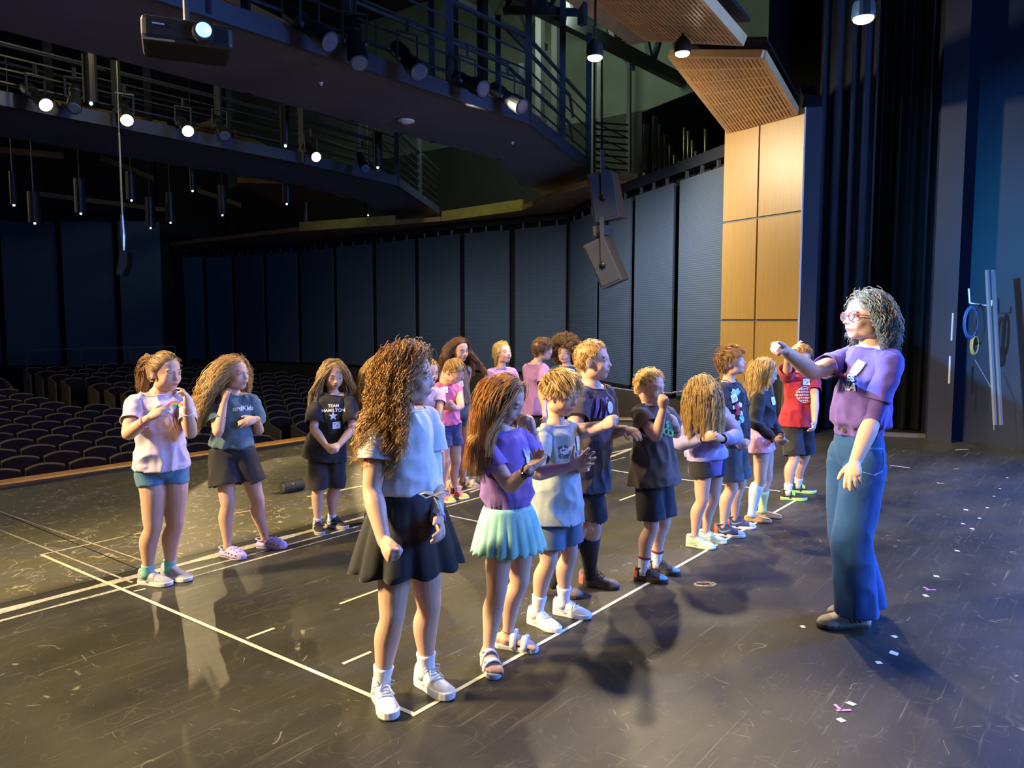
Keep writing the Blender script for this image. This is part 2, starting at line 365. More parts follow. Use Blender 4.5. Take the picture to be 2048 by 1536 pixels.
# ------------------------------------------------------------------ auditorium shell
AUD = mat('auditorium_floor', (.035, .028, .024), .9, noise_s=3)
o = MB(); o.hexa([S(-30, 7.9, -1.75), S(17, 7.9, -1.75), S(17, 40, -1.75), S(-30, 40, -1.75)], [S(-30, 7.9, -1.42), S(17, 7.9, -1.42), S(17, 40, -1.0), S(-30, 40, -1.0)])
tag(o.build('floor_3', AUD), kind='structure')
WALLB = mat('dark_wall_paint', (.014, .013, .012), .8, noise_s=1.5)
DADO = mat('brown_dado', (.085, .060, .036), .6, noise_s=1.2, noise_a=.2)
def wallseg(name, pts, z0, z1, th, m):
    o = MB()
    for p, q in zip(pts, pts[1:]):
        d = (q-p).normalized(); n = Vector((d.y, -d.x, 0))*th
        o.hexa([p+Vector((0, 0, z0)), q+Vector((0, 0, z0)), q+n+Vector((0, 0, z0)), p+n+Vector((0, 0, z0))], [p+Vector((0, 0, z1)), q+Vector((0, 0, z1)), q+n+Vector((0, 0, z1)), p+n+Vector((0, 0, z1))])
    return tag(o.build(name, m), kind='structure')
WP = [(1462, 329), (1354, 365), (1266, 394), (1196, 420), (1138, 448), (1024, 459), (923, 467), (832, 477), (747, 487), (668, 494), (596, 502), (528, 507), (465, 512), (408, 514), (338, 515)]
WB = [800, 790, 771, 760, 748, 742, 738, 735, 732, 727, 724, 722, 720, 719, 718]
plan = []
for (x, yt), yb in zip(WP, WB):
    Y = 2.35*1537/(640-yt); p = dp(x, yt, Y); zb = dp(x, yb, Y).z; plan.append((Vector((p.x, p.y, 0)), zb))
outw = []
for i, (p, z) in enumerate(plan):
    d = (plan[min(i+1, len(plan)-1)][0]-plan[max(i-1, 0)][0]).normalized(); outw.append(Vector((d.y, -d.x, 0)))
back = [p+n*.18 for (p, z), n in zip(plan, outw)]
wallseg('wall_right', back, -1.7, 4.14, .3, WALLB)
# dado below the panels, standing a little proud
o = MB()
for i in range(len(plan)-1):
    (p, z0), (q, z1) = plan[i], plan[i+1]; a, b2 = back[i], back[i+1]; e0 = p-outw[i]*.10; e1 = q-outw[i+1]*.10
    o.hexa([e0+Vector((0, 0, -1.7)), e1+Vector((0, 0, -1.7)), b2+Vector((0, 0, -1.7)), a+Vector((0, 0, -1.7))], [e0+Vector((0, 0, z0-.08)), e1+Vector((0, 0, z1-.08)), b2+Vector((0, 0, z1-.08)), a+Vector((0, 0, z0-.08))])
tag(o.build('wall_dado', DADO), kind='structure')
def shade_mat():
    m = mat('ribbed_navy_panel', (.105, .140, .19), .38, spec=.6)
    N = m.node_tree.nodes; L = m.node_tree.links
    tc = N.new('ShaderNodeTexCoord'); wv = N.new('ShaderNodeTexWave'); wv.wave_type = 'BANDS'; wv.bands_direction = 'Z'; wv.inputs['Scale'].default_value = 9
    L.new(tc.outputs['Object'], wv.inputs['Vector']); bp = N.new('ShaderNodeBump'); bp.inputs['Strength'].default_value = .5; bp.inputs['Distance'].default_value = .012
    L.new(wv.outputs['Fac'], bp.inputs['Height']); L.new(bp.outputs[0], N['Principled BSDF'].inputs['Normal'])
    return m
SHADE = shade_mat(); ZT = 3.83
for i in range(len(plan)-1):
    (p, z0), (q, z1) = plan[i], plan[i+1]; d = (q-p); L_ = d.length; d.normalize(); n = (outw[i]+outw[i+1]).normalized()
    g_ = .05+.028*L_; a, c = p+d*g_, q-d*g_
    r = empty('wall_panel', a, '%s tall ribbed navy wall panel counting leftwards from the wooden column' % ORD[i], 'wall panel', 'ribbed navy panels along the side wall')
    o = MB(); o.hexa([a+Vector((0, 0, z0)), c+Vector((0, 0, z1)), c+n*.04+Vector((0, 0, z1)), a+n*.04+Vector((0, 0, z0))], [a+Vector((0, 0, ZT)), c+Vector((0, 0, ZT)), c+n*.04+Vector((0, 0, ZT)), a+n*.04+Vector((0, 0, ZT))])
    o.build('panel_sheet', SHADE, r)
    k = 3
    for t in range(k):
        h = MB(); u_ = a+(c-a)*((t+.5)/k); h.box(u_+Vector((0, 0, ZT+.06)), (.05, .05, .12)); h.build('hanger', mat('hanger_grey', (.10, .11, .13), .4), r)
    h = MB()
    for t in range(8):
        u_ = a+(c-a)*((t+.5)/8); h.box(u_+Vector((0, 0, z0+(z1-z0)*(t+.5)/8-.03)), ((c-a).length/11, .05, .05), Matrix.Rotation(atan2((c-a).y, (c-a).x), 3, 'Z'))
    h.build('bottom_weight', BLACK, r)
# beam above the panels
o = MB()
for i in range(len(plan)-1):
    p, q = plan[i][0], plan[i+1][0]; a, b2 = back[i], back[i+1]
    o.hexa([p-outw[i]*.05+Vector((0, 0, ZT+.12)), q-outw[i+1]*.05+Vector((0, 0, ZT+.12)), b2+Vector((0, 0, ZT+.12)), a+Vector((0, 0, ZT+.12))],
           [p-outw[i]*.05+Vector((0, 0, ZT+.30)), q-outw[i+1]*.05+Vector((0, 0, ZT+.30)), b2+Vector((0, 0, ZT+.30)), a+Vector((0, 0, ZT+.30))])
tag(o.build('trim_3', mat('beam_dark', (.018, .024, .036), .5)), kind='structure')
# back wall with wider panels
B0 = plan[-1][0]+outw[-1]*.0; B0 = dp(336, 640, 27.0); B0.z = 0
B1 = dp(-760, 640, 26.0); B1.z = 0
wallseg('wall_back', [B0+Vector((0, .35, 0)), B1+Vector((0, .35, 0))], -1.7, 12.2, .3, WALLB)
xs = [331, 237, 124, 4, -120, -250, -380]
SH2 = SHADE
for i in range(len(xs)-1):
    a, c = dp(xs[i]-6, 640, 26.9), dp(xs[i+1]+6, 640, 26.6); a.z = c.z = 0
    r = empty('wall_panel', a, '%s wide dark panel on the rear wall counting leftwards from the corner' % ORD[i], 'wall panel', 'dark panels on the rear wall')
    o = MB(); n = Vector((0, .05, 0)); o.hexa([a+Vector((0, 0, -.05)), c+Vector((0, 0, -.05)), c+n+Vector((0, 0, -.05)), a+n+Vector((0, 0, -.05))], [a+Vector((0, 0, 4.9)), c+Vector((0, 0, 4.9)), c+n+Vector((0, 0, 4.9)), a+n+Vector((0, 0, 4.9))])
    o.build('panel_sheet', SHADE, r)
# high walls and roof
o = MB(); o.hexa([S(-32, -10, 12.3), S(21, -10, 12.3), S(21, 42, 12.3), S(-32, 42, 12.3)], [S(-32, -10, 12.6), S(21, -10, 12.6), S(21, 42, 12.6), S(-32, 42, 12.6)])
tag(o.build('ceiling', BLACK), kind='structure')
CONC = mat('grey_green_concrete', (.13, .16, .13), .8, noise_s=.8, noise_a=.2)
wallseg('wall_upper', [S(19.5, -2.0), S(19.5, 32)], 7.3, 12.3, .2, CONC)
wallseg('wall_outer', [S(19.4, -2.0), S(19.4, 32)], -1.7, 7.3, .2, mat('dark_green_grey', (.022, .027, .023), .8, noise_s=1))
P = [pb(1284, 225, 8.3), pb(1500, 140, 8.3), pb(1500, 420, 8.3), pb(1284, 420, 8.3)]
o = MB(); o.hexa(P, [p+NN*.1 for p in P]); tag(o.build('wall_organ_back', BLACK), kind='structure')
wallseg('wall_corner', [S(19.3, 31), dp(336, 640, 27.2)-Vector((0, 0, EYE))], -1.7, 12.2, .2, WALLB)
wallseg('wall_organ', [S(12.2, 3.4), S(19.5, 3.4)], 4.2, 12.3, -.2, BLACK)
wallseg('wall_left', [S(-9, 40), S(-9, -9)], -1.7, 12.3, .3, WALLB)
lamp('gridiron_light', 'AREA', S(13.5, 10.5, 8.4), S(19.5, 13, 7.0), 150, (.85, 1.0, .75), 3.0, sy=1.5)

# wooden soffit and its lit edge above the panels
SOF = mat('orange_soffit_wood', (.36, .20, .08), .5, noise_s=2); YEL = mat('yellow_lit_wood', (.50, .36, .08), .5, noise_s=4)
def poly_slab(name, pts, th, m, label=None, cat=None, kind=None, group=None, up=Vector((0, 0, 1))):
    o = MB(); o.hexa(pts, [p+up*th for p in pts]); return tag(o.build(name, m), label, cat, group, kind)
zs = 4.12
pts = [(1175, 372), (1128, 386), (1045, 420), (885, 442), (790, 449), (600, 462), (340, 492)]
front = [gp(x, y, zs+.0) for x, y in pts]
o = MB()
for i in range(len(front)-1):
    p, q = front[i], front[i+1]; o.hexa([p, q, q+UU*9, p+UU*9], [p+Vector((0, 0, .12)), q+Vector((0, 0, .12)), q+UU*9+Vector((0, 0, .12)), p+UU*9+Vector((0, 0, .12))])
tag(o.build('ceiling_1', SOF), kind='structure')
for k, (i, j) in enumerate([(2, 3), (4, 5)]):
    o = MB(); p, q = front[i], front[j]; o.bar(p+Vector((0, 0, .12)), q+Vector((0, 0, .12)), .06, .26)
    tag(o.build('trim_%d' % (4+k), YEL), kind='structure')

# ------------------------------------------------------------------ lighting bridges
NAVY = mat('bridge_blue_grey', (.15, .15, .22), .55, noise_s=1.0, noise_a=.12)
STEEL = mat('painted_steel', (.045, .055, .075), .45)
ZC = 4.52
def bridge(name, label, near, far, z, posts, rail_h, nrails, offs=0):
    r = empty(name, near[0], label, 'catwalk')
    o = MB(); P = near+far[::-1]; o.hexa(P, [p+Vector((0, 0, .14)) for p in P]); o.build('deck', NAVY, r)
    o = MB()
    for p, q in zip(near, near[1:]): o.bar(p+Vector((0, 0, .07)), q+Vector((0, 0, .07)), .07, .20)
    o.build('edge_beam', mat('edge_beam_blue', (.06, .075, .12), .5), r)
    for side in (near, far):
        for k in range(nrails):
            h = .30+(rail_h-.30)*k/(nrails-1); o = MB()
            for p, q in zip(side, side[1:]): o.bar(p+Vector((0, 0, h)), q+Vector((0, 0, h)), .045 if k == nrails-1 else .022)
            o.build('rail', STEEL, r)
        for p, q in zip(side, side[1:]):
            n = max(1, int((q-p).length/1.7))
            for t in range(n):
                c = p+(q-p)*t/n; o = MB(); o.bar(c+Vector((0, 0, 0)), c+Vector((0, 0, posts)), .10, .10); o.build('post', STEEL, r)
    for h in (.95, 1.5):
        o = MB()
        for p, q in zip(near, near[1:]): o.loft([p+NN*.45+Vector((0, 0, h)), q+NN*.45+Vector((0, 0, h))], [.03, .03], n=8, cap='flat')
        o.build('lighting_pipe', STEEL, r)
    return r
bridge('lighting_bridge', 'near dark blue lighting bridge crossing the top left above the children', [S(-8, 7.22, ZC), S(9.6, 7.22, ZC), S(13.2, 8.44, ZC), S(14.6, 9.3, ZC)], [S(-8, 9.25, ZC), S(11.4, 9.28, ZC), S(13.8, 10.58, ZC), S(15.2, 10.99, ZC)], ZC, 2.6, 1.25, 5)
bridge('lighting_bridge', 'farther lighting bridge behind the near one carrying the lit warm lanterns', [S(-8, 12.3, ZC), S(9.3, 12.4, ZC), S(12.1, 12.75, ZC), S(16.0, 15.2, ZC)], [S(-8, 14.55, ZC), S(10.9, 14.6, ZC), S(13.2, 15.2, ZC), S(16.3, 17.4, ZC)], ZC, 2.6, 1.2, 6)
SMK = mat('white_plastic', (.8, .76, .7), .4)
o = MB(); c = gp(812, 241, ZC-.015); o.loft([c+Vector((0, 0, .0)), c-Vector((0, 0, .02)), c-Vector((0, 0, .05))], [.13, .125, .05], n=24, cap='flat')
tag(o.build('smoke_detector', SMK, smooth=False), 'round white ceiling detector under the near lighting bridge', 'smoke detector')
for x, y in [(642, 165), (1025, 284)]:
    o = MB(); c = gp(x, y, ZC-.012); o.loft([c, c-Vector((0, 0, .04))], [.03, .012], n=12, cap='flat')
    tag(o.build('sprinkler_head', SMK), 'tiny sprinkler head under the near bridge, %s of the detector' % ('left' if x < 800 else 'right'), 'sprinkler', 'sprinkler heads under the near bridge')
# stage lanterns
CAN = mat('lantern_body', (.035, .04, .045), .38, metal=.4); LENS = mat('lit_lens', (1, .9, .6), .3, emit=(1.0, .72, .30), es=4.5); GLS = mat('dark_lens', (.10, .14, .22), .08, spec=.9)
def lantern(p, aim, lit, label, s=1.0, group='stage lanterns on the bridges'):
    d = (aim-p).normalized(); r = empty('stage_lantern', p, label, 'stage light', group)
    x = d.orthogonal().normalized()
    o = MB(); o.loft([p-d*.34*s, p-d*.30*s, p-d*.12*s, p-d*.10*s, p+d*.10*s, p+d*.12*s, p+d*.30*s], [.05*s, .085*s, .09*s, .075*s, .075*s, .095*s, .10*s], n=18, cap='flat'); o.build('barrel', CAN, r, bevel=.004)
    o = MB(); o.loft([p+d*.302*s, p+d*.31*s], [.088*s, .07*s], n=18, cap='flat'); o.build('lens', LENS if lit else GLS, r)
    o = MB()
    for sg in (-1, 1):
        q = p+Vector((0, 0, 1)).cross(d).normalized()*sg*.12*s; o.bar(q, q+Vector((0, 0, .28*s)), .02, .03)
    o.bar(p+Vector((0, 0, 1)).cross(d).normalized()*.13*s+Vector((0, 0, .28*s)), p-Vector((0, 0, 1)).cross(d).normalized()*.13*s+Vector((0, 0, .28*s)), .03, .02)
    o.bar(p+Vector((0, 0, .28*s)), p+Vector((0, 0, .42*s)), .04); o.build('yoke', STEEL, r)
    for sg in (-1, 1):
        o = MB(); q = p+Vector((0, 0, 1)).cross(d).normalized()*sg*.105*s; o.ball(q, .028*s, n=8, m=6); o.build('clamp_knob', STEEL, r)
    return r
names = ['leftmost', 'second from left', 'third from left', 'rightmost']
for p, t, nm in zip(LANTERNS, LTARGET, names): lantern(p, t, True, 'lit warm stage lantern on the far bridge, %s of the four lit' % nm, 1.0)
for x, y, b, aim, lab in [(620, 55, 6.95, (700, 120), 'unlit lantern with tilted yoke, leftmost on the near bridge'), (710, 85, 6.95, (730, 160), 'unlit lantern hanging steeply beside the yellow tags on the near bridge'),
                 (815, 120, 6.95, (850, 165), 'unlit lantern with bluish lens in the middle of the near bridge'), (935, 165, 6.95, (980, 195), 'unlit lantern lying lengthwise right of the middle of the near bridge'),
                 (1015, 195, 6.95, (1060, 235), 'unlit lantern at the right end of the near bridge'), (150, 195, 12.0, (170, 240), 'unlit lantern between the two leftmost lit ones'),
                 (440, 255, 12.0, (475, 300), 'unlit lantern right of the third lit one'), (725, 325, 12.0, (745, 360), 'unlit lantern right of the rightmost lit one')]:
    p = pb(x, y, b); lantern(p, p+Vector(((aim[0]-x)*.02, -.9, -(aim[1]-y)*.02)), False, lab, 1.15 if b < 8 else 1.0)
def work_light(p, lab, s=1.0):
    r = empty('work_light', p, lab, 'work light', 'warm work lights above the stage')
    o = MB(); o.loft([p+Vector((0, 0, .20*s)), p+Vector((0, 0, .12*s)), p+Vector((0, 0, 0)), p-Vector((0, 0, .05*s))], [.06*s, .12*s, .13*s, .13*s], n=20, cap='flat'); o.build('housing', CAN, r)
    o = MB(); o.ball(p-Vector((0, 0, .055*s)), (.115*s, .115*s, .05*s), n=16, m=8); o.build('bulb_lens', mat('work_lens', (1, .95, .8), .3, emit=(1, .80, .48), es=9), r)
    o = MB(); o.loft([p+Vector((0, 0, .2*s)), p+Vector((0, 0, 1.6))], [.012, .012], n=6); o.build('hanging_rod', STEEL, r)
for p, lab, s in zip(WORK, ('bright work light hanging before the trusses', 'work light at the corner of the slatted canopy', 'lone bright work light high above the woman'), (.6, .6, .48)): work_light(p, lab, s)
# projector
PB = mat('projector_shell', (.014, .015, .020), .45)
r = empty('projector', PROJ, 'black video projector hanging on a pole and shining blue at upper left', 'projector')
ax = Vector((.80, .35, 0)).normalized(); ay = Vector((-ax.y, ax.x, 0)); M = Matrix((ax, ay, Vector((0, 0, 1)))).transposed()
o = MB(); o.box(PROJ, (.54, .42, .15), M); o.build('projector_body', PB, r, bevel=.03)
LP = PROJ-ay*.22+ax*.09
o = MB(); o.loft([LP+ay*.03, LP-ay*.05], [.070, .062], n=24, cap='flat'); o.build('lens_barrel', BLACK, r)
o = MB(); o.loft([LP-ay*.052, LP-ay*.058], [.046, .040], n=24, cap='flat'); o.build('lens', mat('projector_lens', (.6, .85, 1), .2, emit=(.04, .32, 1.0), es=7), r)
o = MB(); o.bar(PROJ-ax*.26-ay*.20-Vector((0, 0, .075)), PROJ-ax*.08-ay*.21-Vector((0, 0, .075)), .016, .012); o.build('foot_bar', mat('brushed_metal', (.5, .45, .42), .35, metal=.8), r)
o = MB(); o.loft([PROJ+Vector((0, 0, .07)), PROJ+Vector((0, 0, 4.0))], [.022, .022], n=10, cap='flat'); o.box(PROJ+Vector((0, 0, .085)), (.2, .2, .02)); o.build('mount', STEEL, r)
o = MB(); o.box(PROJ-ay*.212-ax*.17+Vector((0, 0, .02)), (.07, .004, .009), M); o.build('badge', mat('badge_grey', (.4, .42, .5), .4), r)

# pendant downlights
PEN = mat('pendant_black', (.010, .010, .014), .4); DOT = mat('small_led', (.8, .9, 1), .4, emit=(.75, .9, 1), es=3)
pend = [(180, 158, 10.9, .62, .16), (570, 252, 10.9, .62, .16), (755, 300, 10.9, .62, .16), (68, 415, 17, .6, .2), (160, 392, 17, .7, .2), (300, 425, 18, .7, .2), (340, 415, 18, .7, .2), (573, 385, 15, .5, .2), (444, 400, 17, .7, .2), (262, 372, 17, .6, .2), (611, 424, 19, .6, .16), (736, 412, 17, .5, .16), (384, 352, 15.5, .6, .1), (26, 376, 16, .6, .1)]
for i, (x, y, b, h, w_) in enumerate(pend):
    p = pb(x, y, b); r = empty('pendant_light', p, 'black cylinder pendant, %s from the left edge under the bridges' % ORD[sorted(range(len(pend)), key=lambda q: pend[q][0]).index(i)], 'pendant light', 'black pendant downlights')
    o = MB(); o.loft([p+Vector((0, 0, h/2)), p-Vector((0, 0, h/2))], [w_/2*1.1]*2, n=16, cap='flat'); o.build('shade', PEN, r)
    o = MB(); o.loft([p+Vector((0, 0, h/2)), p+Vector((0, 0, h/2+2.0))], [.012, .012], n=5, cap='flat'); o.build('stem', STEEL, r)
    o = MB(); o.ball(p-Vector((0, 0, h/2+.01)), .022, n=8, m=6); o.build('pilot_led', DOT, r)
for x, y, lab in [(268, 296, 'tiny'), (397, 468, 'far')]: pass

# hanging wooden clouds deep in the hall
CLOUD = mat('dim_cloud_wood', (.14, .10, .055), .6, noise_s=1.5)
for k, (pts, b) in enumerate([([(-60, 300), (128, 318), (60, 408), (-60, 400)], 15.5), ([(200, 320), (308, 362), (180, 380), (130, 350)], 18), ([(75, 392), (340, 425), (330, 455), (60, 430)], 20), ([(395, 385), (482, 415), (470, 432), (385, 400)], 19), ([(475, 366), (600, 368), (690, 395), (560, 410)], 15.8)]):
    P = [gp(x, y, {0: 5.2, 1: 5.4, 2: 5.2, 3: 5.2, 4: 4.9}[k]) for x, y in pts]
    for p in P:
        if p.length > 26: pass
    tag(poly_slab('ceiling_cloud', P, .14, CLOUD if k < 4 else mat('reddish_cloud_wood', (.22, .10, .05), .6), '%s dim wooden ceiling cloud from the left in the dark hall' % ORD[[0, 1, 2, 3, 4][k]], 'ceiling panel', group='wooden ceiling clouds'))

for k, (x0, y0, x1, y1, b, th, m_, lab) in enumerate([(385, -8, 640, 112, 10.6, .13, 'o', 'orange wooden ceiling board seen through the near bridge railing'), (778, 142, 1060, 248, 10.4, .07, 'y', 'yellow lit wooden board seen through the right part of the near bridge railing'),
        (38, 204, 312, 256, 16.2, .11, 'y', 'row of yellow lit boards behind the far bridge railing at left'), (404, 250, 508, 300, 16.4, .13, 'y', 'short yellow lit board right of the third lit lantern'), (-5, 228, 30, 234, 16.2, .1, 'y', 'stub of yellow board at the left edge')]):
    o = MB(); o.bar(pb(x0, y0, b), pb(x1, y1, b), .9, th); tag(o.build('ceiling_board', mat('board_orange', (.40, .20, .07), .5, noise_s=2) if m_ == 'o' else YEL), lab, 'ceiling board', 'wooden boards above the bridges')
lamp('board_light', 'SPOT', S(5, 9.5, 5.6), S(6, 16.4, 4.9), 70, (1, .85, .5), .2, 120, .5)

# ------------------------------------------------------------------ trusses, organ, upper right of the hall
TR = mat('truss_paint', (.035, .040, .045), .5)
def truss(name, label, p, q, h, n, w_=.09):
    r = empty(name, p, label, 'truss', 'steel roof trusses'); V = Vector((0, 0, h))
    o = MB(); o.bar(p, q, w_, w_*1.4); o.build('bottom_chord', TR, r)
    o = MB(); o.bar(p+V, q+V, w_, w_*1.4); o.build('top_chord', TR, r)
    for i in range(n):
        a, b2 = p+(q-p)*i/n, p+(q-p)*(i+1)/n; o = MB(); o.bar(a, (a+b2)/2+V, w_*.6); o.bar((a+b2)/2+V, b2, w_*.6); o.build('web', TR, r)
    return r
truss('roof_truss', 'big dark truss running down to the right behind the work light', pb(930, -60, 9.5), pb(1420, 190, 9.5), 1.6, 6, .2)
truss('roof_truss', 'thinner truss crossing high behind the first one', pb(1000, -40, 12), pb(1330, 160, 12), 1.1, 5, .12)
truss('roof_truss', 'short truss near the plain orange panel', pb(1010, 20, 8), pb(1300, 30, 8), .8, 4, .09)
truss('roof_truss', 'slanted truss rising behind the organ pipes', pb(1180, 235, 13.5), pb(1460, 60, 13.5), 1.0, 4, .14)
truss('roof_truss', 'long truss crossing above the yellow board at the top', pb(820, -50, 14), pb(1270, 190, 14), 1.2, 7, .12)
truss('roof_truss', 'steep truss right of the bright work light', pb(1215, 60, 11), pb(1330, 230, 11), .9, 3, .10)
for i, (x, y0, y1, b) in enumerate([(905, -30, 190, 10.5), (965, -30, 230, 10.5), (1080, -20, 260, 11), (1112, 20, 300, 11), (1185, 120, 350, 10.0), (1200, 120, 350, 10.0), (1258, 100, 345, 10.8), (1165, -30, 50, 6)]):
    o = MB(); o.bar(pb(x, y0, b), pb(x, y1, b), .16 if i < 4 else .10); tag(o.build('steel_column', TR), '%s upright steel column from the left among the trusses' % ORD[[0, 1, 2, 3, 5, 6, 7, 4][i]], 'column', 'steel columns behind the bridges')
r = empty('ladder_rack', pb(1185, 350, 9.0), 'dark caged ladder frame beside the end of the near bridge', 'ladder')
for k in range(9):
    y = 245+k*13; o = MB(); o.bar(pb(1188, y, 9.0), pb(1255, y+5, 9.2), .035); o.build('rung', TR, r)
for k in range(4):
    o = MB(); o.bar(pb(1188, 245+k*26, 9.0), pb(1255, 276+k*26, 9.2), .022); o.build('brace', TR, r)
BR = mat('organ_pipe_metal', (.42, .38, .22), .32, metal=.7)
pipes = [(1292, 248, 360), (1310, 232, 360), (1322, 248, 352), (1332, 270, 350), (1341, 290, 350), (1350, 310, 349), (1369, 255, 345), (1377, 262, 343), (1385, 281, 340), (1392, 302, 338), (1399, 312, 335), (1404, 310, 333), (1411, 258, 330), (1358, 322, 348), (1364, 326, 346), (1373, 322, 343), (1381, 326, 341), (1389, 322, 338)]
for i, (x, y0, y1) in enumerate(pipes):
    p, q = pb(x, y0, 7.2), pb(x-(4 if i < 1 else 0), y1+14, 7.2); rr = .055 if i < 6 else .035
    r = empty('organ_pipe', q, '%s slender metal organ pipe from the left above the panels' % ORD[sorted(range(len(pipes)), key=lambda k: pipes[k][0]).index(i)], 'organ pipe', 'organ pipes above the side wall')
    o = MB(); m_ = q+(p-q)*.22; o.loft([q, m_, m_+(p-q)*.02, p], [rr*.35, rr, rr, rr], n=14, cap='flat'); o.build('pipe', BR, r, smooth=True)
    o = MB(); o.box(m_-Vector((rr*.2, rr*.9, -.03)), (rr*.9, .02, .05)); o.build('mouth', BLACK, r)
c0, c1 = pb(1222, 362, 9.0), pb(1298, 362, 8.3); o = MB(); o.hexa([c0, c1, c1+UU*1.2, c0+UU*1.2], [p+Vector((0, 0, .16)) for p in (c0, c1, c1+UU*1.2, c0+UU*1.2)])
tag(o.build('light_shelf', mat('pale_shelf', (.52, .46, .36), .5)), 'pale box shaped ledge left of the organ pipes', 'ledge')

# ------------------------------------------------------------------ proscenium: wooden column, slatted canopies
def wood_mat(name, c1, c2, rot=0):
    m = bpy.data.materials.new(name); m.use_nodes = True; N = m.node_tree.nodes; L = m.node_tree.links; b = N['Principled BSDF']
    tc = N.new('ShaderNodeTexCoord'); mp = N.new('ShaderNodeMapping'); mp.inputs['Scale'].default_value = (14, 14, .9); L.new(tc.outputs['Object'], mp.inputs['Vector'])
    n = N.new('ShaderNodeTexNoise'); n.inputs['Scale'].default_value = 2.2; n.inputs['Detail'].default_value = 6; n.inputs['Roughness'].default_value = .65; L.new(mp.outputs[0], n.inputs['Vector'])
    x = N.new('ShaderNodeMix'); x.data_type = 'RGBA'; x.inputs[6].default_value = (*c1, 1); x.inputs[7].default_value = (*c2, 1); L.new(n.outputs['Fac'], x.inputs[0]); L.new(x.outputs[2], b.inputs['Base Color'])
    b.inputs['Roughness'].default_value = .38; return m
MAPLE = wood_mat('honey_maple', (.46, .25, .055), (.60, .36, .10))
c0 = Vector((3.10, 11.4, 0)); c1 = Vector((3.80, 10.2, 0)); ZCOL = 4.26
d = (c1-c0); W_ = d.length; d.normalize(); nrm = Vector((d.y, -d.x, 0))
if nrm.y > 0: nrm = -nrm
r = empty('wood_column', c0, 'tall honey coloured wooden proscenium column of stacked panels', 'column')
o = MB(); o.hexa([c0, c1, c1-nrm*.25, c0-nrm*.25], [p+Vector((0, 0, ZCOL-.02)) for p in (c0, c1, c1-nrm*.25, c0-nrm*.25)]); o.build('core', mat('joint_grey', (.16, .15, .14), .5), r)
for z0, z1 in [(.12, 1.50), (1.53, 2.92), (2.95, ZCOL)]:
    for t0, t1 in [(0, .455), (.475, 1)]:
        p, q = c0+d*W_*t0, c0+d*W_*t1; o = MB(); o.hexa([p+Vector((0, 0, z0)), q+Vector((0, 0, z0)), q+nrm*.02+Vector((0, 0, z0)), p+nrm*.02+Vector((0, 0, z0))], [p+Vector((0, 0, z1)), q+Vector((0, 0, z1)), q+nrm*.02+Vector((0, 0, z1)), p+nrm*.02+Vector((0, 0, z1))]); o.build('wood_panel', MAPLE, r)
o = MB(); o.bar(c1+nrm*.01, c1+nrm*.01+Vector((0, 0, ZCOL)), .02); o.build('edge_strip', mat('pale_edge', (.8, .7, .5), .4), r)
j1 = c1+Vector((.20, -.04, 0)); o = MB(); o.hexa([c1+Vector((.012, 0, 0)), j1, j1+Vector((.5, 1.6, 0)), c1+Vector((.5, 1.6, 0))], [p+Vector((0, 0, 5.0 if k in (2, 3) else ZCOL)) for k, p in enumerate((c1+Vector((.012, 0, 0)), j1, j1+Vector((.5, 1.6, 0)), c1+Vector((.5, 1.6, 0))))])
tag(o.build('wall_jamb', mat('jamb_navy', (.030, .030, .045), .6)), kind='structure')
SLAT = mat('slat_maple', (.85, .54, .25), .4, noise_s=4, noise_a=.1)
def lattice(label, A, B, C, D, nu, nv, th=.09):
    """A,B lower edge, D,C upper edge; slats run from lower to upper edge"""
    r = empty('slatted_canopy', A, label, 'acoustic panel'); n = (B-A).cross(D-A).normalized()
    if n.z > 0: n = -n
    at = lambda u, v: (A*(1-u)+B*u)*(1-v)+(D*(1-u)+C*u)*v
    o = MB()
    for i in range(nu+1):
        u = i/nu; w_ = .028 if 0 < i < nu else .05; o.bar(at(u, 0), at(u, 1), w_, th, up=n)
    o.build('slats', SLAT, r)
    o = MB()
    for j in range(nv+1):
        v = j/nv; o.bar(at(0, v), at(1, v), .03 if 0 < j < nv else .06, th*.9, up=n)
    o.build('cross_rails', SLAT, r)
    o = MB(); P = [at(0, 0)-n*.16, at(1, 0)-n*.16, at(1, 1)-n*.16, at(0, 1)-n*.16]; o.hexa(P, [p-n*.03 for p in P]); o.build('backing', BLACK, r)
    return r
lA, lB = dp(1463, 266, 11.4), dp(1593, 222, 10.25)
lattice('slatted wooden canopy panel rising from the top of the wooden column', lA, lB, dp(1527, 109, 8.3), dp(1341, 108, 9.4), 22, 7)
lattice('upper slatted wooden canopy panel cut off by the top of the photo', dp(1295, 73, 8.4), dp(1486, 81, 7.3), dp(1350, -75, 5.9), dp(1110, -75, 6.8), 24, 7)
P = [pb(1262, 90, 6.2), pb(1335, 76, 6.0), pb(1190, -60, 5.6), pb(1040, -60, 5.9)]
tag(poly_slab('plain_canopy', P, .08, mat('plain_orange_wood', (.42, .22, .07), .45, noise_s=3), 'smooth orange wooden canopy panel behind the slatted one at the top', 'acoustic panel'))
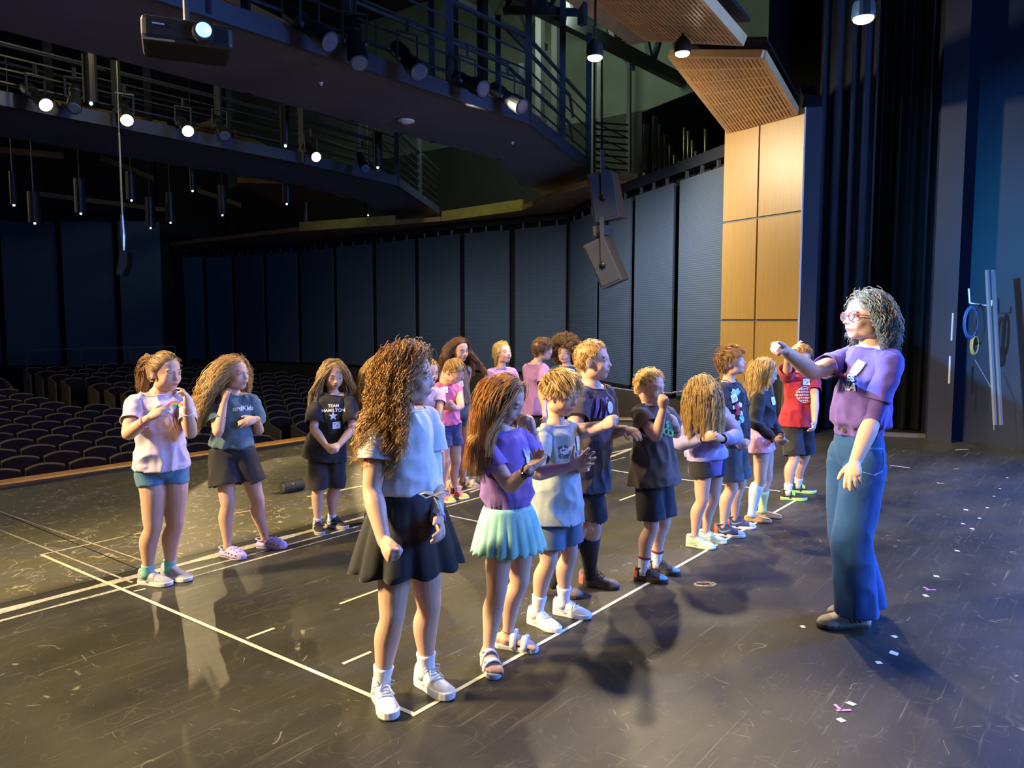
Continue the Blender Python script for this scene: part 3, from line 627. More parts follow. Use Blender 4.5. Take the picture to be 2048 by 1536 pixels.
# line array boxes
SPK = mat('speaker_grey', (.022, .023, .027), .6, noise_s=8, noise_a=.08)
def speaker_box(label, quad, Y, depth):
    P = [dp(x, y, Y) for x, y in quad]; r = empty('loudspeaker', P[0], label, 'loudspeaker', 'hanging loudspeakers')
    back_ = Vector((.14, depth, .04)); o = MB(); o.hexa(P, [p+back_ for p in P]); o.build('cabinet', SPK, r, bevel=.015)
    c = sum(P, Vector())/4; L1 = (P[1]-P[0]); L2 = (P[3]-P[0])
    o = MB(); g = [c-L1*.42-L2*.44, c+L1*.42-L2*.44, c+L1*.42+L2*.44, c-L1*.42+L2*.44]; o.hexa([p+Vector((0, -.012, 0)) for p in g], [p for p in g]); o.build('grille', mat('grille_grey', (.018, .019, .022), .7, bump=.4, bump_s=200), r)
    o = MB(); o.bar(c+Vector((-.02, -.03, .55)), c+Vector((0, -.03, .0)), .05, .012, up=Vector((0, 1, 0))); o.ball(c+Vector((0, -.03, -.02)), .04, n=10, m=6); o.build('bracket', BLACK, r)
    return r
speaker_box('upper tilted grey loudspeaker hanging left of the wooden column', [(1188, 447), (1241, 435), (1222, 339), (1174, 348)], 9.6, .40)
speaker_box('lower strongly tilted grey loudspeaker below the other one', [(1203, 580), (1246, 561), (1207, 471), (1164, 492)], 9.5, .40)
o = MB()
o.bar(dp(1198, 450, 9.7), dp(1196, 476, 9.6), .04); o.bar(dp(1215, 445, 9.8), dp(1213, 470, 9.7), .03); o.bar(dp(1190, 462, 9.65), dp(1220, 460, 9.75), .09, .12)
tag(o.build('rigging_frame', BLACK), 'black rigging joint linking the two hanging loudspeakers', 'rigging')
# thin chain rail along the dado
o = MB(); P = []
ctl = [(1215, 774), (1245, 778), (1290, 784), (1340, 786), (1385, 779), (1440, 755), (1458, 745)]
for (x0, y0), (x1, y1) in zip(ctl, ctl[1:]):
    for t in range(6): P.append(dp(x0+(x1-x0)*t/6, y0+(y1-y0)*t/6, 11.6))
o.loft(P, [.010+.006*(i % 2) for i in range(len(P))], n=6)
tag(o.build('hanging_chain', mat('chain_metal', (.55, .54, .48), .35, metal=.6), smooth=True), 'pale twisted chain sagging in front of the navy panels', 'chain')
# microphone hanging at left
r = empty('hanging_microphone', pb(245, 545, 11), 'thin cable with a hanging slim silver microphone at left', 'microphone')
o = MB(); o.bar(pb(231, 60, 11), pb(238, 265, 11), .008); o.bar(pb(238, 265, 11), pb(245, 440, 11), .018); o.build('cable', mat('cable_brass', (.55, .48, .30), .4, metal=.5), r)
o = MB(); o.loft([pb(244, 430, 11), pb(246, 470, 11), pb(247, 500, 11)], [.022, .035, .022], n=10); o.build('capsule', mat('mic_silver', (.75, .75, .7), .3, metal=.7), r)
o = MB(); P = [pb(x, y, 14) for x, y in [(240, 500), (255, 505), (254, 530), (244, 552), (232, 548)]]; o.hexa(P, [p+Vector((0, .2, 0)) for p in P]); tag(o.build('loudspeaker_pod', PEN), 'small black curved loudspeaker pod hanging at the far left', 'loudspeaker')

# ------------------------------------------------------------------ wings at right
CURT = mat('black_curtain', (.014, .022, .034), .85, noise_s=4)
def curtain(label, p, q, h, folds, amp, z0=.02):
    n = folds*8; d = q-p; nn = Vector((d.y, -d.x, 0)).normalized(); v = []; f = []
    for j in range(2):
        for i in range(n+1):
            t = i/n; v.append(p+d*t+nn*amp*sin(t*folds*2*pi+.6*sin(t*9))+Vector((0, 0, z0 if j == 0 else h)))
    f = [(i, i+1, n+2+i, n+1+i) for i in range(n)]; o = MB(); o.add(v, f); o = o.build('stage_curtain', CURT, smooth=True)
    s = o.modifiers.new('s', 'SOLIDIFY'); s.thickness = .02
    return tag(o, label, 'curtain', 'black stage curtains')
curtain('narrow dark blue curtain right beside the column jamb', Vector((4.25, 10.9, 0)), Vector((4.75, 10.3, 0)), 11.8, 4, .04)
curtain('wide black curtain filling the opening behind the woman', Vector((4.6, 11.2, 0)), Vector((6.0, 10.15, 0)), 11.8, 9, .06)
SIDE = mat('side_wall_blue_black', (.004, .013, .036), .5, noise_s=1.3, noise_a=.15, bump=.1, bump_s=30)
wallseg('wall_side', [Vector((5.55, 9.72, 0)), S(10.75, .78)+Vector((.1, 0, 0)), S(10.75, -9)], 0, 12.2, -.25, SIDE)
pl, pr = gp(1853, 880), gp(1902, 886)
o = MB(); o.hexa([pl, pr, pr+Vector((.3, .7, 0)), pl+Vector((.3, .7, 0))], [p+Vector((0, 0, 12.0)) for p in (pl, pr, pr+Vector((.3, .7, 0)), pl+Vector((.3, .7, 0)))])
tag(o.build('wall_pillar', mat('pillar_violet_black', (.016, .019, .040), .6)), kind='structure')
wallseg('wall_rear_stage', [Vector((4.0, 12.4, 0)), Vector((6.6, 11.4, 0))], 0, 12.2, -.2, BLACK)
BB = mat('floor_board_grey', (.13, .12, .11), .6)
o = MB(); o.bar(gp(1765, 868, .03), gp(1850, 872, .03), .10, .05); tag(o.build('lumber_piece', BB), 'low pale board lying at the foot of the dark curtain', 'board')
WS = mat('white_strip', (.75, .78, .8), .5)
for k, (x0, y0, x1, y1) in enumerate([(1906, 626, 1903, 681), (1900, 712, 1898, 767)]):
    Y = 9.25; o = MB(); o.bar(dp(x0, y0, Y), dp(x1, y1, Y), .022, .01); tag(o.build('wall_strip', WS), '%s white vertical strip on the side wall' % ('upper', 'lower')[k], 'strip', 'white strips on the side wall')
r = empty('pole_rack', dp(1985, 850, 8.9), 'tall pale paired poles leaning on the blue side wall', 'pole')
for x in (0, 12):
    o = MB(); o.bar(dp(1974+x, 540, 8.9), dp(1990+x, 850, 8.7), .03); o.build('pole', mat('pole_grey', (.22, .25, .28), .4), r)
r = empty('cable_hook', dp(1942, 600, 9.0), 'coiled cables hanging from wall hooks beside the pale poles', 'cable hanger')
o = MB(); o.bar(dp(1937, 577, 9.0), dp(1939, 606, 9.0), .014); o.bar(dp(1939, 606, 9.0), dp(1982, 612, 9.0), .012); o.bar(dp(1982, 612, 9.0), dp(1983, 600, 9.0), .014); o.build('hook', mat('hook_metal', (.7, .72, .75), .3, metal=.7), r)
for k, (x, y, rx, rz, c) in enumerate([(1943, 645, .07, .17, (.03, .10, .35)), (1960, 650, .05, .22, (.012, .014, .02)), (1951, 690, .035, .10, (.5, .40, .12))]):
    for j in range(3):
        o = MB(); cc = dp(x, y, 8.95); o.loft([cc+Vector((cos(t)*(rx+.006*j), .01*j, sin(t)*(rz+.008*j))) for t in np.linspace(0, 2*pi, 25)], [.008]*25, n=6); o.build('cable_coil', mat('coil%d' % k, c, .5), r, smooth=True)
o = MB(); o.loft([dp(1950, 720, 8.95), dp(1985, 780, 8.9), dp(1988, 860, 8.85)], [.004]*3, n=5); tag(o.build('loose_wire', mat('wire_grey', (.3, .33, .36), .5)), 'thin loose wire hanging down the side wall', 'wire')
# black bin / flat case beside column base
P0 = Vector((3.45, 9.9, 0))
r = empty('black_case', P0, 'black upright case standing before the foot of the wooden column', 'case')
o = MB(); o.hexa([dp(1497, 842, 10.0), dp(1560, 842, 9.8), dp(1560, 842, 10.3)+Vector((0, .1, 0)), dp(1497, 842, 10.4)], [dp(1487, 748, 10.0), dp(1566, 748, 9.8), dp(1566, 748, 10.3), dp(1487, 748, 10.4)]); o.build('case_body', mat('case_black', (.02, .02, .022), .5), r, bevel=.01)
o = MB(); o.bar(dp(1540, 745, 9.78), dp(1552, 840, 9.78), .03, .02); o.build('edge_trim', mat('case_edge', (.2, .2, .2), .4, metal=.5), r)
# the portable speaker on the stage floor
p = gp(585, 972, .052); dd = (gp(604, 968, .052)-gp(568, 975, .052)).normalized()
r = empty('portable_speaker', Vector((p.x, p.y, 0)), 'black cylindrical portable speaker lying on the stage floor', 'speaker')
o = MB(); o.loft([p-dd*.10, p-dd*.095, p+dd*.095, p+dd*.10], [.046, .052, .052, .046], n=24, cap='flat'); o.build('speaker_body', mat('speaker_mesh', (.03, .035, .03), .7, bump=.4, bump_s=300), r, smooth=False)
for sg in (-1, 1):
    o = MB(); o.loft([p+dd*sg*.10, p+dd*sg*.104], [.040, .034], n=20, cap='flat'); o.build('end_cone', mat('cone_grey', (.12, .12, .12), .4), r)
o = MB(); o.box(p+Vector((.01, -.045, .028)), (.03, .012, .014)); o.build('badge', mat('badge_orange', (.9, .25, .08), .4), r)

# ------------------------------------------------------------------ auditorium seats
MAR = mat('maroon_upholstery', (.022, .009, .014), .9, noise_s=12); RIM = mat('seat_rim_beige', (.36, .235, .10), .6); ENDP = mat('seat_end_wood', (.26, .19, .09), .5, noise_s=3)
SA = atan2(UU.y, UU.x)
def seat_proto():
    r = empty('theatre_seat', (0, 0, 0), 'x', 'seat'); W = .53; n = 8
    def shell(y0, y1, z0, ztop, w_, arch):
        o = MB(); v = []
        for yo in (y0, y1):
            for j in range(5):
                for i in range(n+1):
                    x = -w_/2+w_*i/n; q = (2*x/w_)**2; t = j/4; z = z0+(ztop-arch*q-z0)*t
                    v.append(Vector((x, yo-.05*q*1.0+.16*t, z)))
        m_ = (n+1)*5; f = []
        for s_, b_ in ((0, 0), (1, m_)):
            for j in range(4):
                for i in range(n):
                    a = b_+j*(n+1)+i; q = (a, a+1, a+n+2, a+n+1); f.append(q if s_ == 0 else q[::-1])
        for i in range(n): f.append((4*(n+1)+i, 4*(n+1)+i+1, m_+4*(n+1)+i+1, m_+4*(n+1)+i)); f.append((i+1, i, m_+i, m_+i+1))
        for j in range(4):
            a = j*(n+1); f.append((a, a+n+1, m_+a+n+1, m_+a)); a += n; f.append((a+n+1, a, m_+a, m_+a+n+1))
        o.add(v, f); return o
    shell(0, .07, .30, .90, W-.05, .045).build('back_cushion', MAR, r, smooth=False)
    shell(.055, .088, .28, .920, W-.015, .045).build('back_shell', RIM, r)
    o = MB(); o.hexa([Vector((-.23, -.12, .30)), Vector((.23, -.12, .30)), Vector((.23, .02, .28)), Vector((-.23, .02, .28))], [Vector((-.22, -.14, .66)), Vector((.22, -.14, .66)), Vector((.22, -.04, .68)), Vector((-.22, -.04, .68))]); o.build('seat_cushion', MAR, r, bevel=.02)
    for sx in (-1, 1):
        o = MB(); o.hexa([Vector((sx*W/2-.012, -.2, 0)), Vector((sx*W/2+.012, -.2, 0)), Vector((sx*W/2+.012, .1, 0)), Vector((sx*W/2-.012, .1, 0))], [Vector((sx*W/2-.012, -.25, .60)), Vector((sx*W/2+.012, -.25, .60)), Vector((sx*W/2+.012, .16, .62)), Vector((sx*W/2-.012, .16, .62))]); o.build('armrest', ENDP, r)
    return r
proto = seat_proto(); used = [False]
NR = 16; px_lo, px_hi = -70, 745
def proj(p):
    q = p-Vector((0, 0, EYE)); d = q.y*cos(PITCH)-q.z*sin(PITCH); v = q.y*sin(PITCH)+q.z*cos(PITCH); return 1024+FPX*q.x/d, 768-FPX*v/d
A9 = pb(240, 800, 19.2).dot(UU); A14 = pb(105, 750, 24).dot(UU)
rows = []
for k in range(NR):
    b = 11.75+.90*k+(.9 if k > 11 else 0); ztop = -.51+.0026*k*k; L_ = []
    a = -14.0
    while a < 15.0:
        a += .575
        if 8.4 < a < 9.5 or (b > 24.5 and a > 12.5): continue
        if k >= 8:
            ae = A9+(A14-A9)*(k-8)/5
            if ae-1.3 < a < ae: continue
        p = S(a, b, ztop-.925+.003*0); x, y = proj(S(a, b, ztop))
        if px_lo < x < px_hi: L_.append((x, a, p, k >= 8 and ae <= a < ae+.575 or 9.5 <= a < 10.08 or 7.82 < a <= 8.4))
    rows.append(L_)
for k, L_ in enumerate(rows):
    for i, (x, a, p, end) in enumerate(L_):
        lab = 'maroon theatre seat, %s from the left edge in the %s row from the stage' % (ORD[i] if i < 25 else 'last', ORD[k])
        if not used[0]:
            s = proto; used[0] = True; s.location = p; s.rotation_euler = (0, 0, SA); s['label'] = lab; s['group'] = 'theatre seats in the auditorium'
            first = s
        else: s = dup_tree(first, p, SA, lab, 'theatre seats in the auditorium')
        if end:
            if 'endmesh' not in globals():
                o = MB(); o.hexa([Vector((-.32, -.28, 0)), Vector((-.27, -.28, 0)), Vector((-.27, .22, 0)), Vector((-.32, .22, 0))], [Vector((-.32, -.28, .70)), Vector((-.27, -.28, .70)), Vector((-.27, .25, .86)), Vector((-.32, .25, .86))]); endmesh = o.build('end_panel', ENDP).data; bpy.data.objects.remove(bpy.data.objects['end_panel'])
            eo = bpy.data.objects.new('end_panel', endmesh); COL.objects.link(eo); eo.parent = s; eo.location.x = .585 if 7.8 < a < 8.41 else 0
# stepped platforms under the rows
for k in range(NR):
    b = 11.75+.90*k+(.9 if k > 11 else 0); z = -.51+.0026*k*k-.925; o = MB()
    o.hexa([S(-25, b-.45, -1.74), S(15.6, b-.45, -1.74), S(15.6, b+.46+(.9 if k == 11 else 0), -1.74), S(-25, b+.46+(.9 if k == 11 else 0), -1.74)], [S(-25, b-.45, z), S(15.6, b-.45, z), S(15.6, b+.46+(.9 if k == 11 else 0), z), S(-25, b+.46+(.9 if k == 11 else 0), z)])
    tag(o.build('floor_%d' % (4+k), AUD), kind='structure')
# aisle rail behind the left block
RL = mat('handrail_grey', (.16, .17, .17), .4, metal=.5)
r = empty('handrail', gp(55, 760, -.9), 'grey metal handrail at the top of the left seats', 'railing')
Y = 22.5; top = [dp(x, y, Y) for x, y in [(54, 700), (350, 693)]]
o = MB(); o.bar(top[0], top[1], .045); o.build('rail', RL, r)
for x, y in [(54, 700), (162, 698), (262, 696), (350, 693)]:
    o = MB(); o.bar(dp(x, y, Y), dp(x+1, y+58 if x < 60 else y+22, Y), .04); o.build('post', RL, r)

# ------------------------------------------------------------------ people: head template
def ico_dirs(sub=5):
    bm = bmesh.new(); bmesh.ops.create_icosphere(bm, subdivisions=sub, radius=1); bm.verts.ensure_lookup_table()
    V = np.array([v.co[:] for v in bm.verts]); Fc = np.array([[v.index for v in f.verts] for f in bm.faces]); bm.free(); return V, Fc
def ell(P, c, r):
    q = P-np.array(c); r = np.array(r); k0 = np.linalg.norm(q/r, axis=1); k1 = np.linalg.norm(q/r**2, axis=1)+1e-9; return k0*(k0-1)/k1
def smin(a, b, k):
    h = np.clip(.5+.5*(b-a)/k, 0, 1); return b*(1-h)+a*h-k*h*(1-h)
def head_sdf(P, adult):
    d = ell(P, (0, -.05, .12), (.350, .425, .375))
    d = smin(d, ell(P, (0, .10, -.13), (.265, .285, .33)), .10)
    d = smin(d, ell(P, (0, .235, -.385), (.12, .10, .085)), .09)
    for s in (-1, 1):
        d = smin(d, ell(P, (s*.155, .24, -.14), (.11, .10, .12)), .07)
        d = smin(d, ell(P, (s*.19, .02, -.30), (.10, .16, .12)), .09)
        d = smin(d, ell(P, (s*.12, .335, .085), (.11, .05, .035)), .05)
    for s in (-1, 1): d = -smin(-d, ell(P, (s*.150, .425, .005), (.095, .085, .062)), .045)
    for s in (-1, 1): d = smin(d, ell(P, (s*.148, .300, -.002), (.075, .070, .050)), .02)
    d = smin(d, ell(P, (0, .375, -.035), (.036, .055, .13)), .05)
    d = smin(d, ell(P, (0, .425+.02*adult, -.125), (.048, .060, .045)), .035)
    for s in (-1, 1): d = smin(d, ell(P, (s*.050, .400, -.145), (.034, .042, .030)), .02)
    d = smin(d, ell(P, (0, .345, -.245), (.115, .055, .075)), .05)
    d = smin(d, ell(P, (0, .388, -.243), (.080, .026, .022)), .015)
    d = smin(d, ell(P, (0, .380, -.287), (.068, .028, .024)), .015)
    return d
def make_head(adult):
    D, Fc = ico_dirs(5); c = np.array((0, .04, -.02)); t = np.full(len(D), .80); done = np.zeros(len(D), bool)
    for _ in range(160):
        d = head_sdf(c+D*t[:, None], adult); done |= d < 0; t = np.where(done, t, t-.004)
    lo, hi = t, t+.004
    for _ in range(8):
        m_ = (lo+hi)/2; ins = head_sdf(c+D*m_[:, None], adult) < 0; lo = np.where(ins, m_, lo); hi = np.where(ins, hi, m_)
    return c+D*lo[:, None], Fc
HEADS = {0: make_head(0), 1: make_head(1)}

def remesh(mb, voxel, smooth_it=3, smooth_f=.5):
    me = bpy.data.meshes.new('tmp'); me.from_pydata([tuple(v) for v in mb.v], [], mb.f); me.update()
    o = bpy.data.objects.new('tmp', me); COL.objects.link(o)
    r = o.modifiers.new('r', 'REMESH'); r.mode = 'VOXEL'; r.voxel_size = voxel; r.adaptivity = 0
    if smooth_it:
        s = o.modifiers.new('s', 'SMOOTH'); s.factor = smooth_f; s.iterations = smooth_it
    dg = bpy.context.evaluated_depsgraph_get(); out = bpy.data.meshes.new_from_object(o.evaluated_get(dg))
    bpy.data.objects.remove(o); bpy.data.meshes.remove(me)
    V = np.empty(len(out.vertices)*3, np.float32); out.vertices.foreach_get('co', V); V = V.reshape(-1, 3).astype(float)
    Nn = np.empty(len(out.vertices)*3, np.float32); out.vertices.foreach_get('normal', Nn); Nn = Nn.reshape(-1, 3).astype(float)
    Q = np.empty(len(out.loops), np.int32); out.loops.foreach_get('vertex_index', Q)
    tot = np.empty(len(out.polygons), np.int32); out.polygons.foreach_get('loop_total', tot)
    if not (tot == 4).all():
        st = np.cumsum(tot)-tot; L_ = []
        for s_, k in zip(st, tot): L_.append([Q[s_], Q[s_+1], Q[s_+2], Q[s_+3] if k > 3 else Q[s_+2]])
        Q = np.array([q for q in L_ if q[2] != q[3]])
    else: Q = Q.reshape(-1, 4)
    bpy.data.meshes.remove(out); return V, Nn, Q
def fold_noise(V, Nn, amp, fx, fz, seed):
    out = V.copy(); off = Vector((seed*3.1, seed*1.7, seed*.9))
    for i in range(len(V)):
        x, y, z = V[i]
        p = Vector((x*fx, y*fx, z*fz))+off
        p2 = Vector(((x+.6*z)*fx*.8, y*fx*.8, (z-.5*x)*fz*1.3))+off
        n = noise.noise(p)*.6+noise.noise(p2)*.7
        n = 1-abs(n)*2.6; n = max(n, -.6)
        n += .35*noise.noise(p*2.3)
        out[i] = V[i]+Nn[i]*amp*(n-.35)
    return out
def cut(V, Q, planes):
    dead = np.zeros(len(V), bool)
    for p, n, R in planes:
        q = V-np.array(p); dn = q@np.array(n); rad = np.linalg.norm(q-np.outer(dn, np.array(n)), axis=1); dead |= (dn > 0) & (rad < R) & (dn < .045)
    keep = ~dead[Q].any(axis=1); Q = Q[keep]; used_ = np.unique(Q); idx = -np.ones(len(V), int); idx[used_] = np.arange(len(used_)); return V[used_], idx[Q], used_
def crom(P, k=4):
    out = []; n = len(P)
    for i in range(n-1):
        p0, p1, p2, p3 = P[max(i-1, 0)], P[i], P[i+1], P[min(i+2, n-1)]
        for t in range(k):
            t = t/k; out.append(tuple(.5*((2*b)+(-a+c)*t+(2*a-5*b+4*c-d)*t*t+(-a+3*b-3*c+d)*t**3) for a, b, c, d in zip(p0, p1, p2, p3)))
    out.append(tuple(P[-1])); return out
ORI = Vector((0, 0, EYE))
def ray_sphere(px, py, C, L, far):
    r = ray(px, py).normalized(); oc = ORI-C; b = r.dot(oc); disc = b*b-(oc.length_squared-L*L)
    if disc < 0:
        p = ORI+r*(-b); return C+(p-C).normalized()*L
    t = -b+(sqrt(disc) if far else -sqrt(disc)); return ORI+r*t
def facing(deg): a = radians(deg); return Vector((sin(a), -cos(a), 0))
def right_of(f): return Vector((-f.y, f.x, 0))*-1.0

# ------------------------------------------------------------------ hands
POSES = {  # per finger: curl of the three joints; spread of index..little; thumb (out, flex)
 'relax': ([(20, 25, 15), (26, 30, 18), (32, 34, 20), (38, 36, 22)], (8, 2, -3, -9), (35, 20)),
 'fist': ([(70, 85, 50), (74, 88, 50), (76, 88, 52), (78, 88, 52)], (3, 1, -1, -3), (25, 50)),
 'point': ([(4, 6, 4), (70, 80, 45), (74, 84, 45), (76, 84, 48)], (3, 0, -2, -4), (20, 45)),
 'flat': ([(8, 8, 5), (8, 8, 5), (9, 9, 6), (12, 10, 8)], (9, 3, -4, -12), (38, 10)),
 'open': ([(5, 12, 8), (14, 16, 10), (18, 18, 10), (20, 20, 12)], (18, 5, -8, -20), (55, 8)),
 'pinch': ([(48, 50, 28), (30, 34, 20), (24, 26, 14), (16, 20, 12)], (6, 2, -4, -12), (30, 42)),
 'clasp': ([(48, 50, 30), (50, 52, 30), (54, 54, 30), (58, 54, 30)], (3, 1, -1, -3), (25, 35)),
}
def hand(mb, wr, d, palm, side, L, pose):
    """wr wrist, d forward, palm: direction the palm faces, side +1 = the person's right hand"""
    d = d.normalized(); pn = (palm-d*palm.dot(d)).normalized(); ax = d.cross(pn).normalized()
    # thumb side direction
    th = ax if side > 0 else -ax
    # the right hand thumb side
    W = L*.40; T = L*.135; cs, sp, (to, tf) = POSES[pose]
    mb.loft([wr-d*L*.10, wr+d*L*.06, wr+d*L*.25, wr+d*L*.46, wr+d*L*.53], [(L*.135, L*.12), (L*.16, L*.12), (W*.50, T), (W*.54, T*.85), (W*.50, T*.62)], sides=th, n=14)
    fl = (.40, .44, .41, .32)
    for k in range(4):
        b = wr+d*L*(.50, .53, .51, .46)[k]+th*W*(.37, .125, -.12, -.36)[k]; r = L*(.062, .064, .060, .052)[k]
        a = radians(sp[k]); fd = (d*cos(a)+th*sin(a)).normalized(); fx = fd.cross(pn).normalized(); ang = 0; P = [b-fd*L*.08, b]; R = [r*1.05, r*1.08]; p = b
        for j, (ln, cv) in enumerate(zip((.46, .30, .24), cs[k])):
            ang += cv; a = radians(ang); dd = (fd*cos(a)+pn*sin(a)).normalized(); p2 = p+dd*L*fl[k]*ln; P += [(p+p2)/2, p2]; R += [r*(.93-.05*j), r*(.92-.07*j)]; p = p2
        mb.loft(P, R, n=10)
    a = radians(to); t0 = wr+d*L*.10+th*W*.34+pn*T*.3; td = (d*cos(a)+th*sin(a)).normalized(); P = [t0-td*L*.04, t0]; p = t0; R = [L*.085, L*.088]
    inward = (pn*.7-th*.75).normalized()
    for j, (ln, cv) in enumerate(zip((.20, .17, .14), (tf*.25, tf*.7, tf*1.1))):
        a = radians(cv); dd = (td*cos(a)+inward*sin(a)).normalized(); p = p+dd*L*ln; P.append(p); R.append(L*(.078, .068, .056)[j])
    mb.loft(P, R, n=10)

# ------------------------------------------------------------------ strands
def tubes(P, R, sides=3):
    n, m, _ = P.shape; T = np.zeros_like(P); T[:, 1:-1] = P[:, 2:]-P[:, :-2]; T[:, 0] = P[:, 1]-P[:, 0]; T[:, -1] = P[:, -1]-P[:, -2]
    T /= np.linalg.norm(T, axis=2, keepdims=True)+1e-9
    ref = np.zeros_like(T); ref[..., 2] = 1; ref[np.abs(T[..., 2]) > .92] = (0, 1, 0)
    X = np.cross(T, ref); X /= np.linalg.norm(X, axis=2, keepdims=True)+1e-9; Y = np.cross(T, X)
    V = np.empty((n, m, sides, 3))
    for k in range(sides):
        a = 2*pi*k/sides; V[:, :, k] = P+(X*cos(a)+Y*sin(a))*R[..., None]
    i = np.arange(n)[:, None, None]*m*sides; j = np.arange(m-1)[None, :, None]*sides; k = np.arange(sides)[None, None, :]; k2 = (k+1) % sides
    F_ = np.stack([i+j+k, i+j+k2, i+j+sides+k2, i+j+sides+k], axis=-1).reshape(-1, 4)
    return V.reshape(-1, 3), F_
def hair_mask(D, hl=.0, nape=0):
    """D local points on the head (head-height units); >0 where hair grows"""
    x, y, z = D[:, 0], D[:, 1], D[:, 2]
    ang = np.degrees(np.arctan2(np.abs(x), y))          # 0 front, 180 back
    line = np.interp(ang, [0, 25, 45, 62, 78, 90, 105, 130, 180], [.34+hl, .33+hl, .27+hl, .12+hl*.5, .02, -.08, -.16, -.26, -.32])
    return z-line-nape*np.clip((ang-60)/30, 0, 1)

def make_hair(parent, M, H, adult, style, colA, colB, seed, colliders, name='hair', **k):
    """M 4x4 local(head units)->world; style dict"""
    rs = np.random.RandomState(seed); V, Fc = HEADS[adult]; Mw = np.array(M); R3 = Mw[:3, :3]; T3 = Mw[:3, 3]
    hl = k.get('hl', 0); mk = hair_mask(V, hl, k.get('nape', 0))
    m = mat('hair_'+name_col(colA), colA, .42, attr=colB, spec=.45)
    th = k.get('vol', .05)
    # scalp shell
    c = np.array((0, -.02, .05)); out = V-c; ln = np.linalg.norm(out, axis=1, keepdims=True); t_ = np.clip(mk/.10, 0, 1)[:, None]
    Vs = V+out/ln*(.004+th*.8*t_*(1 if not k.get('flatside') else np.clip(.35+V[:, 2:3]*2.2, .3, 1)))
    nrm = np.array([[noise.noise(Vector(p)*14)] for p in Vs]); Vs = Vs+out/ln*nrm*.012*t_
    kp = (mk[Fc] > -.0).all(axis=1); Fk = Fc[kp]; us = np.unique(Fk); idx = -np.ones(len(V), int); idx[us] = np.arange(len(us))
    Vc = Vs[us]@R3.T+T3; Fcap = idx[Fk]; Fcap = np.hstack([Fcap, Fcap[:, 2:3]])
    # guides
    G = k.get('guides', 120); pool = np.where(mk > .012)[0]; 
    gi = rs.choice(pool, G); root = V[gi]; n0 = root-c; n0 /= np.linalg.norm(n0, axis=1, keepdims=True)
    tie = np.array(k['tie']) if 'tie' in k else None
    if 'origin' in k: root = np.array(k['origin'])+rs.normal(0, .025, (G, 3)); n0 = rs.normal(0, 1, (G, 3)); n0 /= np.linalg.norm(n0, axis=1, keepdims=True)
    if tie is not None: k['lenf'] = lambda root, rs: np.linalg.norm(root-tie, axis=1)*H*1.12
    m_ = k.get('seg', 14 if tie is None else 10); Lg = k.get('len', .30)*(1+rs.uniform(-.15, .12, G)); 
    if 'lenf' in k: Lg = k['lenf'](root, rs)*(1+rs.uniform(-.15, .15, G))
    step = Lg/(m_-1); P = np.zeros((G, m_, 3)); 
    lay = .004+th*rs.uniform(.55, 1.15, G)*(np.clip(mk[gi]/.08, .3, 1) if 'origin' not in k else .5)
    if k.get('flatside'): lay = lay*np.clip(.35+root[:, 2]*2.2, .3, 1)
    p = (root+n0*lay[:, None]*.6)@R3.T+T3; P[:, 0] = p
    dl = k['dirf'](root, n0, rs); d = dl@R3.T; d /= np.linalg.norm(d, axis=1, keepdims=True)+1e-9
    g = np.array((0, 0, -1.)); gw = k.get('grav', .25); 
    if 'wind' in k: g = g+np.array(k['wind']); g /= np.linalg.norm(g)
    Ri = np.linalg.inv(R3)
    for j in range(1, m_):
        if tie is not None:
            tw_ = R3@tie+T3-p; dist = np.linalg.norm(tw_, axis=1, keepdims=True); q = p+tw_/(dist+1e-6)*np.minimum(step[:, None], dist*.9)
        else: q = p+d*step[:, None]
        # head collider (ellipsoid in head units)
        loc = (q-T3)@Ri.T; cc = np.array((0, -.03, .06)); rr = np.array((.355, .43, .43))
        rr = rr+lay[:, None]; e = (loc-cc)/rr; ln = np.linalg.norm(e, axis=1); ins = ln < 1
        loc[ins] = cc+e[ins]/ln[ins][:, None]*rr[ins] if rr.ndim > 1 else loc[ins]
        e2 = (loc-np.array((0, .08, -.20)))/(np.array((.27, .27, .32))+lay[:, None]*.6); l2 = np.linalg.norm(e2, axis=1); i2 = l2 < 1
        if not k.get('through_face'): loc[i2] = np.array((0, .08, -.20))+e2[i2]/l2[i2][:, None]*(np.array((.27, .27, .32))+lay[:, None]*.6)[i2]
        fc = k.get('clear', .08)
        if fc is not None:                # keep the face free
            ym = fc+np.maximum(0, loc[:, 2]-.12)*1.5; ff = (loc[:, 2] < .36) & (loc[:, 2] > -.60) & (loc[:, 1] > ym)
            loc[ff, 1] = loc[ff, 1]*.45+ym[ff]*.55; loc[ff, 0] += np.sign(loc[ff, 0])*.02
        q = loc@R3.T+T3
        for (a, b, ra) in colliders:
            a_, b_ = np.array(a), np.array(b); ab_ = b_-a_; t = np.clip(((q-a_)@ab_)/(ab_@ab_), 0, 1); cp = a_+t[:, None]*ab_; dv = q-cp; l = np.linalg.norm(dv, axis=1); ii = l < ra+lay*.05
            q[ii] = cp[ii]+dv[ii]/l[ii][:, None]*(ra+lay*.05)[ii][:, None]
        nd = q-p; nd /= np.linalg.norm(nd, axis=1, keepdims=True)+1e-9; d = nd*(1-gw)+g*gw; d /= np.linalg.norm(d, axis=1, keepdims=True)
        P[:, j] = q; p = q
    # children
    C = k.get('kids', 12); n = G*C; Pc = np.repeat(P, C, axis=0); t = np.linspace(0, 1, m_)[None, :, None]
    off = rs.normal(0, 1, (n, 1, 3))*k.get("spread", .011)*(1-k.get("clump", .6)*t)
    Pc = Pc+off
    wa = k.get('wave', 0)
